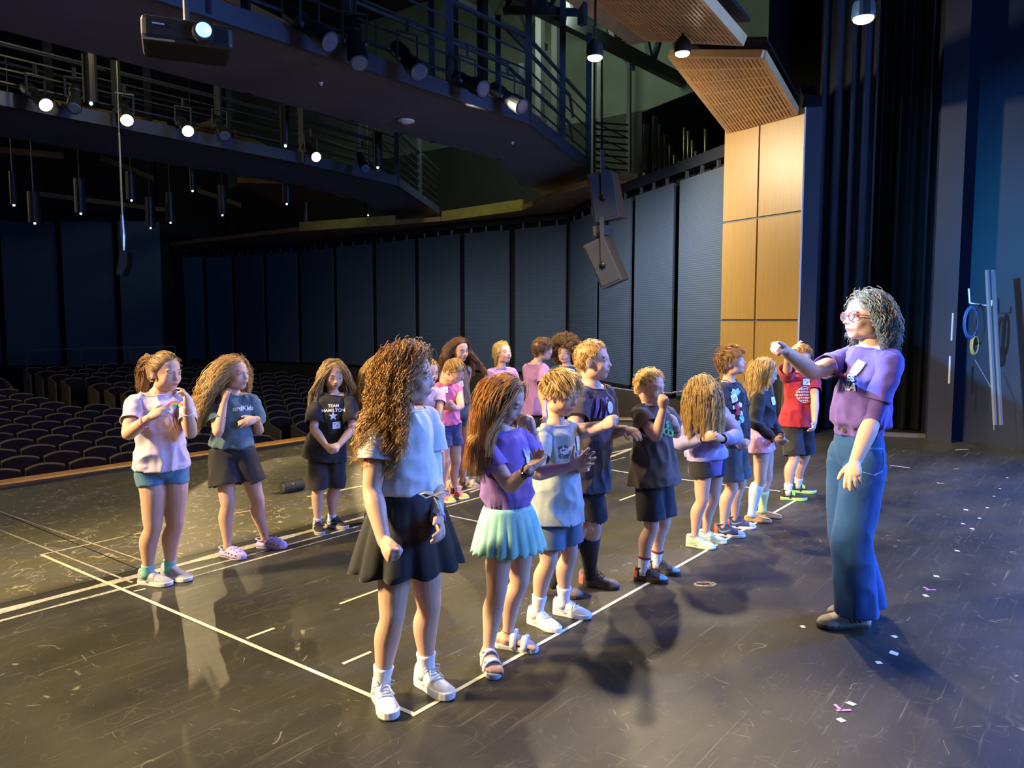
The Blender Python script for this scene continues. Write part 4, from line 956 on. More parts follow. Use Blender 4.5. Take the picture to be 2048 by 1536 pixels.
    if wa:
        gph = np.repeat(rs.uniform(0, 6.28, G), C)+rs.normal(0, .35, n); wl = k.get('wlen', .07); Ls = np.repeat(Lg, C)
        s_ = np.linspace(0, 1, m_)[None, :]*Ls[:, None]; ph = s_/wl*2*pi+gph[:, None]; am = wa*np.clip(s_/.05, 0, 1)*(k.get('wgrow', .5)+(1-k.get('wgrow', .5))*np.linspace(0, 1, m_)[None, :])
        Tn = np.gradient(Pc, axis=1); Tn /= np.linalg.norm(Tn, axis=2, keepdims=True)+1e-9; rf = np.array((.3, .9, .2)); X = np.cross(Tn, rf); X /= np.linalg.norm(X, axis=2, keepdims=True)+1e-9; Y = np.cross(Tn, X)
        Pc = Pc+X*(np.cos(ph)*am)[..., None]+Y*(np.sin(ph)*am*k.get('helix', 1))[..., None]
    r0 = k.get('rad', .0017); rad = r0*(1-.75*np.linspace(0, 1, m_)**2)[None, :]*rs.uniform(.7, 1.2, (n, 1)); rad = np.broadcast_to(rad, (n, m_))
    tv, tf = tubes(Pc, rad, 3)
    va = np.repeat(np.clip(np.repeat(rs.uniform(0, 1, G), C)*.6+rs.uniform(0, 1, n)*.5-.05, 0, 1), m_*3)
    va = va*np.tile(np.repeat(np.linspace(.55, 1.1, m_), 3), n)
    Vall = np.vstack([Vc, tv]); 
    o = np_link('hair', Vall, np.vstack([Fcap, tf+len(Vc)]) if False else tf+len(Vc), m, parent, np.concatenate([np.full(len(Vc), .25), va]))
    # append shell triangles
    me = o.data; bm = bmesh.new(); bm.from_mesh(me); bm.verts.ensure_lookup_table()
    for f in idx[Fk]:
        try: bm.faces.new([bm.verts[int(q)] for q in f]).smooth = True
        except ValueError: pass
    bm.to_mesh(me); bm.free(); me.materials.clear(); me.materials.append(m)
    return o
def name_col(c): return '%02x%02x%02x' % tuple(int(255*min(1, v)) for v in c)
# guide direction functions (head-local: x right, y forward, z up)
def d_down(root, n0, rs):                 # away from the crown, down along the skull, parted in the middle
    y = root[:, 1]; d = np.stack([np.sign(root[:, 0]+rs.uniform(-.06, .06, len(root)))*.6+root[:, 0], -.35-np.clip(y, 0, 1)*1.3, -np.full(len(root), .45)], 1); return d+n0*.12
def d_fwd(root, n0, rs):
    d = np.stack([rs.normal(.25, .16, len(root))+root[:, 0]*.5, .9+rs.normal(0, .12, len(root)), -.35+rs.normal(0, .08, len(root))], 1)
    side = (root[:, 2] < .22); d[side] = np.stack([root[side, 0]*.6, -.15-np.zeros(side.sum()), -np.ones(side.sum())], 1)
    return d-n0*(d*n0).sum(1)[:, None]*.95+n0*.03
def d_back(tie):
    def f(root, n0, rs):
        d = np.array(tie)-root; d /= np.linalg.norm(d, axis=1, keepdims=True); return d-n0*(d*n0).sum(1)[:, None]+n0*.05
    return f
def d_out(root, n0, rs): return n0+rs.normal(0, .35, n0.shape)
def short_len(top, side): return lambda root, rs: np.where(root[:, 2] > .27, top, np.where(root[:, 2] > .12, (top+side)/2, side))

SKIN = mat('skin_light', (.66, .40, .28), .5, noise_s=9, noise_a=.05, spec=.35); LIP = mat('lips', (.50, .20, .17), .4); SKIN2 = mat('skin_fair', (.72, .46, .35), .5, noise_s=9, noise_a=.05, spec=.35)
EYEW = mat('eye_white', (.75, .73, .70), .2); PUP = mat('pupil', (.01, .01, .01), .15); LASH = mat('lash', (.05, .03, .02), .6); LENSM = mat('spectacle_glass', (.8, .85, .9), .05, alpha=.12)
PEOPLE = {}
def bez_ring(c, ax, ay, rx, ry, n=28): return [c+ax*cos(2*pi*i/n)*rx+ay*sin(2*pi*i/n)*ry for i in range(n+1)]
def push_out(V, bv, gap, lim=.03):
    V = V.copy()
    for i in range(len(V)):
        p = Vector(V[i]); q, n, _, d = bv.find_nearest(p, lim)
        if q is not None and (p-q).dot(n) < gap and (p-q).dot(n) > -lim: V[i] = q+n*gap
    return V
def person(P):
    g = P.get
    h = P['h']; adult = g('adult', 0); fR, fL = P['feet']; GR, GL = gp(fR[0], fR[1]), gp(fL[0], fL[1]); Y0 = (GR.y+GL.y)/2; base = Vector(((GR.x+GL.x)/2, Y0, 0))
    root = empty('person', base, P['label'], 'person')
    f = facing(P['yaw']); r_ = right_of(f); fs = facing(g('syaw', P['yaw'])); rs_ = right_of(fs); up = Vector((0, 0, 1))
    at = lambda q: dp(q[0], q[1], Y0+(q[2] if len(q) > 2 else 0))
    pel = at((g('pel')[0], 900)+tuple(g('pel')[1:])); pel.z = .505*h
    nb = at(P['neck']); H = g('hh', (.158 if not adult else .135)*h)
    hc = at(P['head']); hf = facing(P['hyaw']); hr = right_of(hf)
    R = Matrix((hr, hf, up)).transposed(); R = R @ Matrix.Rotation(radians(g('hpitch', 0)), 3, 'X') @ Matrix.Rotation(radians(g('hroll', 0)), 3, 'Y')
    M = Matrix.Translation(hc) @ (R*H).to_4x4(); W = lambda x, y, z: M @ Vector((x, y, z))
    build = g('build', 1.0)
    # ---- arms
    sp = {}; arms = {}
    axis = (nb-pel).normalized()
    for s, k in ((1, 'R'), (-1, 'L')):
        sh = nb+rs_*s*(.088*h if not adult else .084*h)*build-axis*.034*h+fs*g('shf', 0); sp[k] = sh
        A = P['arm'+k]; e = ray_sphere(A['e'][0], A['e'][1], sh, .172*h, A['e'][2] == 'f'); w_ = ray_sphere(A['w'][0], A['w'][1], e, .148*h, A['w'][2] == 'f')
        hd = ray_sphere(A['h'][0], A['h'][1], w_, .075*h, A['h'][2] == 'f')-w_ if 'h' in A else w_-e
        arms[k] = (sh, e, w_, hd.normalized(), A)
    legs = {}
    for s, k, G_, ft in ((1, 'R', GR, fR), (-1, 'L', GL, fL)):
        hip = pel+r_*s*.043*h*build-up*.012*h; td = facing(ft[2]); an = G_+up*.050*h
        if len(ft) > 3: an = an+up*ft[3]
        D = (hip-an).length; a_, b_ = .232*h, .215*h
        if D > (a_+b_)*.992: sc_ = D/((a_+b_)*.992); a_ *= sc_; b_ *= sc_
        u = (an-hip).normalized(); x = (a_*a_-b_*b_+D*D)/(2*D); y = sqrt(max(0, a_*a_-x*x)); bd = (td+f*.6).normalized(); bd = (bd-u*bd.dot(u)).normalized()
        kn = hip+u*x+bd*y; legs[k] = (hip, kn, an, td, G_)
    vox = g('vox', .0052); skin = g('skin', SKIN)
    # ---- body: one continuous surface
    B = MB(); HV, HF = HEADS[adult]
    hv = [M @ Vector(v) for v in HV]; B.add(hv, [tuple(q) for q in HF])
    for s in (-1, 1):                      # ears
        c = Vector((s*.335, -.03, -.045)); ring = []
        for i in range(15):
            a = radians(-130+i*(285/14)); ring.append(M @ (c+Vector((s*(.045+.018*cos(a)), .052*cos(a)*-1+.0, .105*sin(a)+.0))))
        B.loft(ring, [H*.019]*15, n=8); B.ball(M @ (c+Vector((s*.015, .01, 0))), (H*.05, H*.05, H*.09), n=10, m=8); B.ball(M @ (c+Vector((s*.035, .01, -.085))), H*.026, n=8, m=6)
    nk = W(0, -.13, -.26); nr = .030*h*g('neckw', 1.0)
    B.loft([nb-axis*.045*h, nb-axis*.01*h, nb+(nk-nb)*.5, nk, W(0, -.10, -.05)], [nr*1.5, nr*1.22, nr*1.0, nr*1.0, nr*1.0], n=18)
    tors = [(-.10, .046, .046), (0, .078, .062), (.15, .076, .060), (.38, .064, .050), (.62, .073, .055), (.82, .080, .054), (.93, .066, .045), (1.0, .040, .036)]
    def spine(t): 
        c = pel+(nb-pel)*t; return c-f*.006*h+(fs*(.012*h*sin(min(max(t, 0), 1)*pi)))
    def body_r(t): return [float(np.interp(t, [q[0] for q in tors], [q[i] for q in tors])) for i in (1, 2)]
    def side(t): q = r_*(1-max(0, min(1, t)))+rs_*max(0, min(1, t)); return q.normalized()
    B.loft([spine(t) for t, _, _ in tors], [(a*h*build, b*h*build) for _, a, b in tors], sides=[side(t) for t, _, _ in tors], n=26)
    for k in 'RL':
        sh, e, w_, hd, A = arms[k]; s = 1 if k == 'R' else -1; t_ = g('armw', 1.0)*h
        B.loft([nb-axis*.012*h, sh+(nb-sh)*.35+axis*.006*h, sh], [.026*h, .028*h, .030*h], n=12)
        pts = crom([sh-(e-sh).normalized()*.004*h, sh+(e-sh)*.35, sh+(e-sh)*.75, e, e+(w_-e)*.28, e+(w_-e)*.65, w_], 3)
        rr = crom([(.0325,), (.0305,), (.0265,), (.0235,), (.0255,), (.0205,), (.0160,)], 3)
        B.loft([Vector(p) for p in pts], [q[0]*t_ for q in rr], n=16)
        hand(B, w_, hd, Vector(A.get('palm', (0, 0, -1))), s, A.get('hl', .103*h), A.get('pose', 'relax'))
        hip, kn, an, td, G_ = legs[k]; t_ = g('legw', 1.0)*h; bk = -td*.012*h
        pts = crom([hip+(hip-kn).normalized()*.01*h, hip+(kn-hip)*.4+td*.008*h, hip+(kn-hip)*.85, kn, kn+(an-kn)*.12, kn+(an-kn)*.35+bk, kn+(an-kn)*.65+bk*.5, kn+(an-kn)*.9, an-up*.004*h], 3)
        rr = crom([(.0515,), (.0475,), (.0380,), (.0345,), (.0320,), (.0350,), (.0260,), (.0198,), (.0210,)], 3)
        B.loft([Vector(p) for p in pts], [q[0]*t_ for q in rr], n=18)
        FL_ = .150*h; xr = right_of(td)
        if g('barefoot'):
            lz = .030*h if g('barefoot') else 0
            z = lambda q: up*(q*FL_+.014*h)
            B.loft([G_-td*.20*FL_+z(.13), G_-td*.05*FL_+z(.17), G_+td*.15*FL_+z(.16), G_+td*.35*FL_+z(.12), G_+td*.50*FL_+z(.085)], [(.125*FL_, .12*FL_), (.135*FL_, .16*FL_), (.15*FL_, .14*FL_), (.18*FL_, .10*FL_), (.18*FL_, .075*FL_)], sides=xr, n=16)
            B.loft([an, G_+up*.06*FL_+z(.1)], [.024*h, .03*h], n=12)
            si = 1 if k == 'R' else -1
            for q in range(5):
                x0 = (-si)*(.145-.072*q)*FL_; rr_ = (.062, .047, .044, .040, .036)[q]*FL_; l0 = (.21, .21, .18, .145, .10)[q]*FL_
                B.loft([G_+xr*x0+td*.46*FL_+z(.075), G_+xr*x0*1.04+td*(.50*FL_+l0*.6)+z(.075), G_+xr*x0*1.04+td*(.50*FL_+l0)+z(.05)], [rr_, rr_, rr_*.9], n=8)
        else:
            B.loft([an, G_+up*.038*h, G_+td*.15*FL_+up*.026*h, G_+td*.35*FL_+up*.022*h], [.021*h, .020*h, .015*h, .010*h], n=12)
    V, Nn, Q = remesh(B, vox, 3, .5)
    o = np_link('body', V, Q, [skin, LIP], root)
    me = o.data; C = V[Q].mean(axis=1); Mi = np.array(M.inverted()); L_ = C@Mi[:3, :3].T+Mi[:3, 3]
    lip = ((L_[:, 0]/.088)**2+((L_[:, 2]+.265)/.046)**2 < 1) & (L_[:, 1] > .362)
    mi = np.zeros(len(Q), np.int32); mi[lip] = 1; me.polygons.foreach_set('material_index', mi)
    body = o; bbv = BVHTree.FromPolygons([tuple(v) for v in V], [tuple(int(x) for x in q) for q in Q])
    # ---- face details (sub-parts of the body)
    if not g('noface'):
        iris = mat('iris_'+g('iris', 'brown'), {'brown': (.10, .05, .025), 'blue': (.12, .20, .32)}[g('iris', 'brown')], .2); gx = g('gaze', 0)
        brow = mat('brow_'+name_col(P['hair'][0]), tuple(c*.7 for c in P['hair'][0]), .7)
        for s in (-1, 1):
            cl = g('closed', 0); Rm = R.copy()
            if cl < 1:
                o = MB(); o.ball(W(s*.148, .322, -.006), (H*.060, H*.058, H*(.030-.012*cl)), Rm, n=16, m=10); eo = o.build('eye', EYEW, body, smooth=True)
                o = MB(); o.ball(W(s*.148+gx*.02, .338, -.004), (H*.028, H*.046, H*(.027-.010*cl)), Rm, n=14, m=10); o.build('iris', iris, root, smooth=True)
            o = MB(); zz = lambda t: (.026-.028*t*t) if cl < 1 else (-.018+.012*t*t)
            o.loft([W(s*.148+t*.070, .374-.045*t*t*(1 if t*s > 0 else .4), zz(t)) for t in np.linspace(-1, 1, 9)], [H*.007*(1-.5*abs(t)) for t in np.linspace(-1, 1, 9)], n=6); o.build('eyelashes', LASH, body, smooth=True)
            o = MB(); o.loft([W(s*(.150+t*.085), .383-.060*max(0, t)**2-.01, .098+.018*(1-t*t)-.012*t) for t in np.linspace(-1, 1, 9)], [(H*.012*(1-.5*abs(t)), H*.006) for t in np.linspace(-1, 1, 9)], sides=R @ Vector((0, 0, 1)), n=8); o.build('eyebrow', brow, body, smooth=True)
        o = MB(); o.loft([W(t*.066, .408-.035*t*t, -.264+g('smile', .004)*t*t) for t in np.linspace(-1, 1, 9)], [H*.006]*9, n=6); o.build('mouth', mat('mouth_dark', (.12, .03, .03), .5), body, smooth=True)
        for s in (-1, 1):
            o = MB(); o.ball(W(s*.026, .437, -.158), (H*.014, H*.012, H*.006), R, n=8, m=6); o.build('nostril', mat('mouth_dark', (.12, .03, .03), .5), body, smooth=True)
    PEOPLE[P['id']] = dict(root=root, M=M, W=W, H=H, R=R, body=body, nb=nb, pel=pel, sp=sp, arms=arms, legs=legs, f=f, fs=fs, r=r_, rs=rs_, Y0=Y0, h=h, spine=spine, side=side, P=P, axis=axis)
    top = g('top'); bot = g('bottom'); zt = lambda y: at((P['neck'][0], y)).z
    bvh = None; botv = None
    # ---- bottoms
    if bot:
        tw = g('waist_t', .22); zh = zt(bot['hem'])
        kind = bot['kind']
        if top and top.get('tuck'): tw = (zt(top['hem'])-pel.z)/(nb.z-pel.z)+.02
        kind = bot['kind']; m = bot['mat']; ez = bot.get('ease', .010)
        if kind in ('shorts', 'jeans'):
            Bm = MB(); ts = [tw+.04, tw, tw*.66+.02, tw*.33+.02, 0, -.07, -.12]; rd = [body_r(t) for t in ts[:-2]]+[(.080, .064), (.06, .06)]; rd[4] = (.083, .066)
            if kind == 'jeans': rd[3:] = [(.078, .064), (.074, .064), (.062, .058), (.045, .05)]
            Bm.loft([spine(t) for t in ts], [(a*h*build+ez*(.5+.5*(i > 1))+.003, b*h*build+ez*(.5+.5*(i > 1))+.003) for i, (a, b) in enumerate(rd)], sides=[side(t) for t in ts], n=26, cap='flat'); pl_ = [(spine(tw), spine(tw+.1)-spine(tw), .2)]
            for k in 'RL':
                hip, kn, an, td, G_ = legs[k]; s = 1 if k == 'R' else -1
                if kind == 'shorts':
                    if zh > kn.z: t = (hip.z-zh)/(hip.z-kn.z); e = hip+(kn-hip)*t; ch = [hip+up*.03*h, hip+(e-hip)*.4, e]; dn = (kn-hip).normalized()
                    else: t = (kn.z-zh)/(kn.z-an.z); e = kn+(an-kn)*t; ch = [hip+up*.03*h, hip+(kn-hip)*.5, kn, e]; dn = (an-kn).normalized()
                    wr = bot.get('leg', .058)*h; n_ = len(ch)
                    ch[-1] = e+dn*.012; Bm.loft(ch, [.0525*h*build*max(1, g('legw', 1))+ez]+[max(wr-.006*h, .050*h*g('legw', 1))+ez]*(n_-2)+[max(wr-.006*h, .046*h*g('legw', 1))+ez+bot.get('flare', .004)], n=22, cap='flat'); pl_.append((e, dn, .16))
                else:
                    e = G_+up*zh; wr = [(.024, .030), (.046, .058), (.052, .062), (.051, .058), (.052, .060), (.055, .062), (.056, .063)]
                    ch = [hip+up*.035*h, hip-up*.01*h, hip+(kn-hip)*.35, kn, kn+(an-kn)*.4, kn+(an-kn)*.8, Vector((an.x, an.y, zh-.012))-td*.01]
                    Bm.loft(ch, [(a*h, b*h) for a, b in wr], sides=right_of(td), n=26, cap='flat'); pl_.append((Vector((an.x, an.y, zh))-td*.01, Vector((0, 0, -1)), .2))
            V, Nn, Q = remesh(Bm, .0075, 4, .5); V = fold_noise(V, Nn, bot.get('fold', .007), 9, 4, hash(P['id']) % 50 if False else ord(P['id'][0]))
            V, Q, _ = cut(V, Q, [(p, Vector(n).normalized(), R_) for p, n, R_ in pl_]); V = push_out(V, bbv, .004)
            botv = BVHTree.FromPolygons([tuple(v) for v in V], [tuple(int(x) for x in q) for q in Q])
            o = np_link(bot['name'], V, Q, m, root); sm = o.modifiers.new('s', 'SOLIDIFY'); sm.thickness = .0025; bo = o
        else:
            zw = pel.z+.0; n = 120; v = []; J = 12; ky = bot.get('pleats', 18); w0, w1 = bot.get('r', (.075, .14)); wt = spine(tw)
            for j in range(J+1):
                t = j/J; z = wt.z+(zh-wt.z)*t; c = Vector((wt.x+(pel.x-wt.x)*t, wt.y+(pel.y-wt.y)*t, z))
                for i in range(n):
                    a = 2*pi*i/n; rr = (w0+(w1-w0)*(t**.75))*h; wv = bot.get('amp', .012)*t*(sin(ky*a)+.3*sin(2*ky*a+1)); q = rr+wv+.006
                    v.append(c+r_*cos(a)*q*1.08+f*sin(a)*q*.92+up*(-.006*sin(ky*a+.5)*t+bot.get('dip', 0)*t*sin(a*3+1)))
            fq = [(j*n+i, j*n+(i+1) % n, (j+1)*n+(i+1) % n, (j+1)*n+i) for j in range(J) for i in range(n)]
            o = MB(); o.add(v, fq); botv = BVHTree.FromPolygons([tuple(q) for q in o.v], o.f); o = o.build(bot['name'], m, root, smooth=True); sm = o.modifiers.new('s', 'SOLIDIFY'); sm.thickness = .003; bo = o
        PEOPLE[P['id']]['bottom'] = bo
        if bot.get('band'):
            o = MB(); ts = [tw-.045, tw+.02]; o.loft([spine(t) for t in ts], [(.0755*h*build+ez+.003, .061*h*build+ez+.003), (.0725*h*build+ez+.003, .058*h*build+ez+.003)], sides=[side(t) for t in ts], n=40, cap='flat'); o.build('waistband', bot['band'], root, smooth=False)
    if g('under'):                        # second layer showing under the top
        u = g('under'); zu = zt(u['hem']); tq = (zu-pel.z)/(nb.z-pel.z); o = MB(); ts = [.3, .1, tq]
        o.loft([spine(t) for t in ts], [(a*h*build+.020, b*h*build+.020) for a, b in ((.072, .058), (.080, .066), (.086, .074))], sides=[side(t) for t in ts], n=40, cap='flat'); o.build(u['name'], u['mat'], root, smooth=False)
    # ---- tops
    if top:
        ez = top.get('ease', .014); zh = zt(top['hem']); th_ = (zh-pel.z)/(nb.z-pel.z); Bm = MB(); bl = top.get('blouse', 0); t0_ = th_; th_ -= .07*(1 if top.get('tuck') else 0)
        prof = [(-.6, .084, .070), (-.3, .084, .070), (0, .083, .068), (.2, .079, .063), (.4, .075, .060), (.62, .078, .060), (.82, .084, .058), (.93, .070, .049), (1.0, .046, .042), (1.06, .040, .040)]
        def pr(t): return [np.interp(t, [q[0] for q in prof], [q[i] for q in prof]) for i in (1, 2)]
        ts = sorted(set([th_-.03, th_, t0_+.01, t0_+.04]+[t for t in (-.3, -.15, 0, .15, .3, .45, .62, .75, .85, .93, 1.0, 1.05) if t > t0_+.06])); rad = []
        for t in ts:
            a, b = pr(t); k_ = ez*(1+.9*max(0, .55-t)) if t < .9 else ez*.35; hemk = top.get('flare', .006)*max(0, (.5-t))
            if bl: k_ = ez*(1+1.2*max(0, 1-abs(t-(t0_+.09))/.2)); k_ = k_ if t > t0_+.015 else ez*.15-.006*(1 if top.get('tuck') else 0)
            rad.append((a*h*build+k_+hemk, b*h*build+k_+hemk+top.get('belly', 0)))
        Bm.loft([spine(t) for t in ts], rad, sides=[side(t) for t in ts], n=30, cap='flat'); pl_ = [(spine(th_), (spine(th_)-spine(th_+.1)).normalized(), .25), (spine(1.005), (spine(1.1)-spine(1.0)).normalized(), .068*h)]
        sl = top.get('sleeve', .55); sw = top.get('sw', .040); SV = []; SQ = []; nv = 0; sd = ord(P['id'][0])*1.3
        for k in 'RL':
            if sl <= 0: continue
            sh, e, w_, hd, A = arms[k]; ua = (e-sh).normalized()
            Bm.loft([nb-axis*.022*h, sh+(nb-sh)*.4+axis*.002*h, sh-axis*.002*h, sh+ua*.03*h], [.034*h, .035*h, .036*h, .030*h], n=14)
            if sl <= 1: C_ = [sh-ua*.022*h, sh, sh+(e-sh)*sl*.35, sh+(e-sh)*sl*.7, sh+(e-sh)*sl]; rr = [(.024*h,), (.037*h,), (sw*.98*h,), (sw*1.02*h,), ((sw+.002)*h,)]
            else: en_ = w_-(w_-e)*.04; C_ = [sh-ua*.022*h, sh, sh+(e-sh)*.4, sh+(e-sh)*.8, e, e+(w_-e)*.3, e+(w_-e)*.65, e+(w_-e)*.88, en_]; rr = [(.024*h,), (.038*h,), (sw*h,), (sw*h,), (sw*.95*h,), (sw*.92*h,), (sw*.80*h,), (sw*.56*h,), (.025*h,)]
            C_ = [Vector(q) for q in crom(C_, 6)]; rr = [q[0] for q in crom(rr, 6)]; m2 = MB(); m2.loft(C_, rr, n=30, cap='flat', open_=True)
            v = np.array(m2.v); q = np.array(m2.f); cc = np.repeat(np.array([tuple(c) for c in C_]), 30, axis=0); nn = v-cc; nn /= np.linalg.norm(nn, axis=1, keepdims=True)+1e-9
            v = fold_noise(v, nn, top.get('fold', .010)*.8, 11, 9, sd+3); SV.append((v, q))
        V, Nn, Q = remesh(Bm, top.get('vox', .0072), 4, .5)
        V = fold_noise(V, Nn, top.get('fold', .010)*1.25, 12, 5.5, sd)
        V, Q, _ = cut(V, Q, pl_)
        for v, q in SV: Q = np.vstack([Q, q+len(V)]); V = np.vstack([V, v])
        V = push_out(V, bbv, .004)
        if botv is not None and not top.get('tuck'): V = push_out(V, botv, .006, .05)
        o = np_link(top['name'], V, Q, top['mat'], root); sm = o.modifiers.new('s', 'SOLIDIFY'); sm.thickness = .0025; sm.offset = -1; to = o
        bvh = BVHTree.FromPolygons([tuple(v) for v in V], [tuple(int(x) for x in q) for q in Q]); PEOPLE[P['id']]['bvh'] = bvh; PEOPLE[P['id']]['top'] = to
        if top.get('collar', 1):
            o = MB(); c = spine(1.005); ax_ = side(1); ay_ = (spine(1.1)-spine(1.0)).normalized().cross(ax_); ring = bez_ring(c-ay_*.0, ax_, ay_, .0465*h+ez*.35, .042*h+ez*.35)
            ring = [bvh.find_nearest(p)[0] for p in ring]; o.loft(ring, [.0045]*len(ring), n=8); o.build('collar', top.get('collar_mat', top['mat']), to, smooth=True)
    # ---- feet
    for k, ft in (('R', fR), ('L', fL)):
        hip, kn, an, td, G_ = legs[k]; sk = g('sock'+k, g('sock')); FL_ = .158*h; lift = ft[3] if len(ft) > 3 else 0
        if sk:
            zs_ = sk[1]*h; e = an+(kn-an)*max(0.05, (zs_-an.z)/(kn.z-an.z)); o = MB(); tt = np.linspace(0, 1, 7); q = [G_+up*(.03*h+lift)]+[an+(e-an)*t for t in tt]
            full = (zs_-an.z)/(kn.z-an.z); rr = [.027*h]+[float(np.interp(full*t, [0, .12, .35, .65, .9], [.0228, .0222, .029, .0385, .0355]))*h*g('legw', 1)+.0022 for t in tt]; bk = -td*.012*h
            q = [p+bk*float(np.interp((p.z-an.z)/(kn.z-an.z), [0, .35, .65, 1], [0, .5, 1, 0])) for p in q]
            o.loft(q, rr, n=20, cap='flat'); so = o.build('sock', sk[0], root, smooth=True)
            if len(sk) > 2:
                o = MB(); o.loft([q[-2]+(q[-1]-q[-2])*.2, q[-1]], [rr[-1]+.0015]*2, n=20, cap='flat'); o.build('sock_stripe', sk[2], so)
        if g('shoe'): shoe(root, G_+up*lift, td, FL_, 1 if k == 'R' else -1, g('shoe'))
    # ---- hair
    col = [(tuple(sp['R']), tuple(sp['L']), .036*h), (tuple(nb-axis*.05*h), tuple(pel+(nb-pel)*.3), .082*h*build), (tuple(nb-axis*.02*h), tuple(W(0, -.12, -.2)), .036*h)]
    for s, k in ((1, 'R'), (-1, 'L')): col.append((tuple(sp[k]), tuple(arms[k][1]), .036*h))
    for i, hs in enumerate(g('hairs', [])):
        make_hair(root, M, H, adult, None, P['hair'][0], P['hair'][1], 11*i+ord(P['id'][0]), col if hs.get('collide', 1) else [], **{k: v for k, v in hs.items() if k != 'collide'})
    return PEOPLE[P['id']]

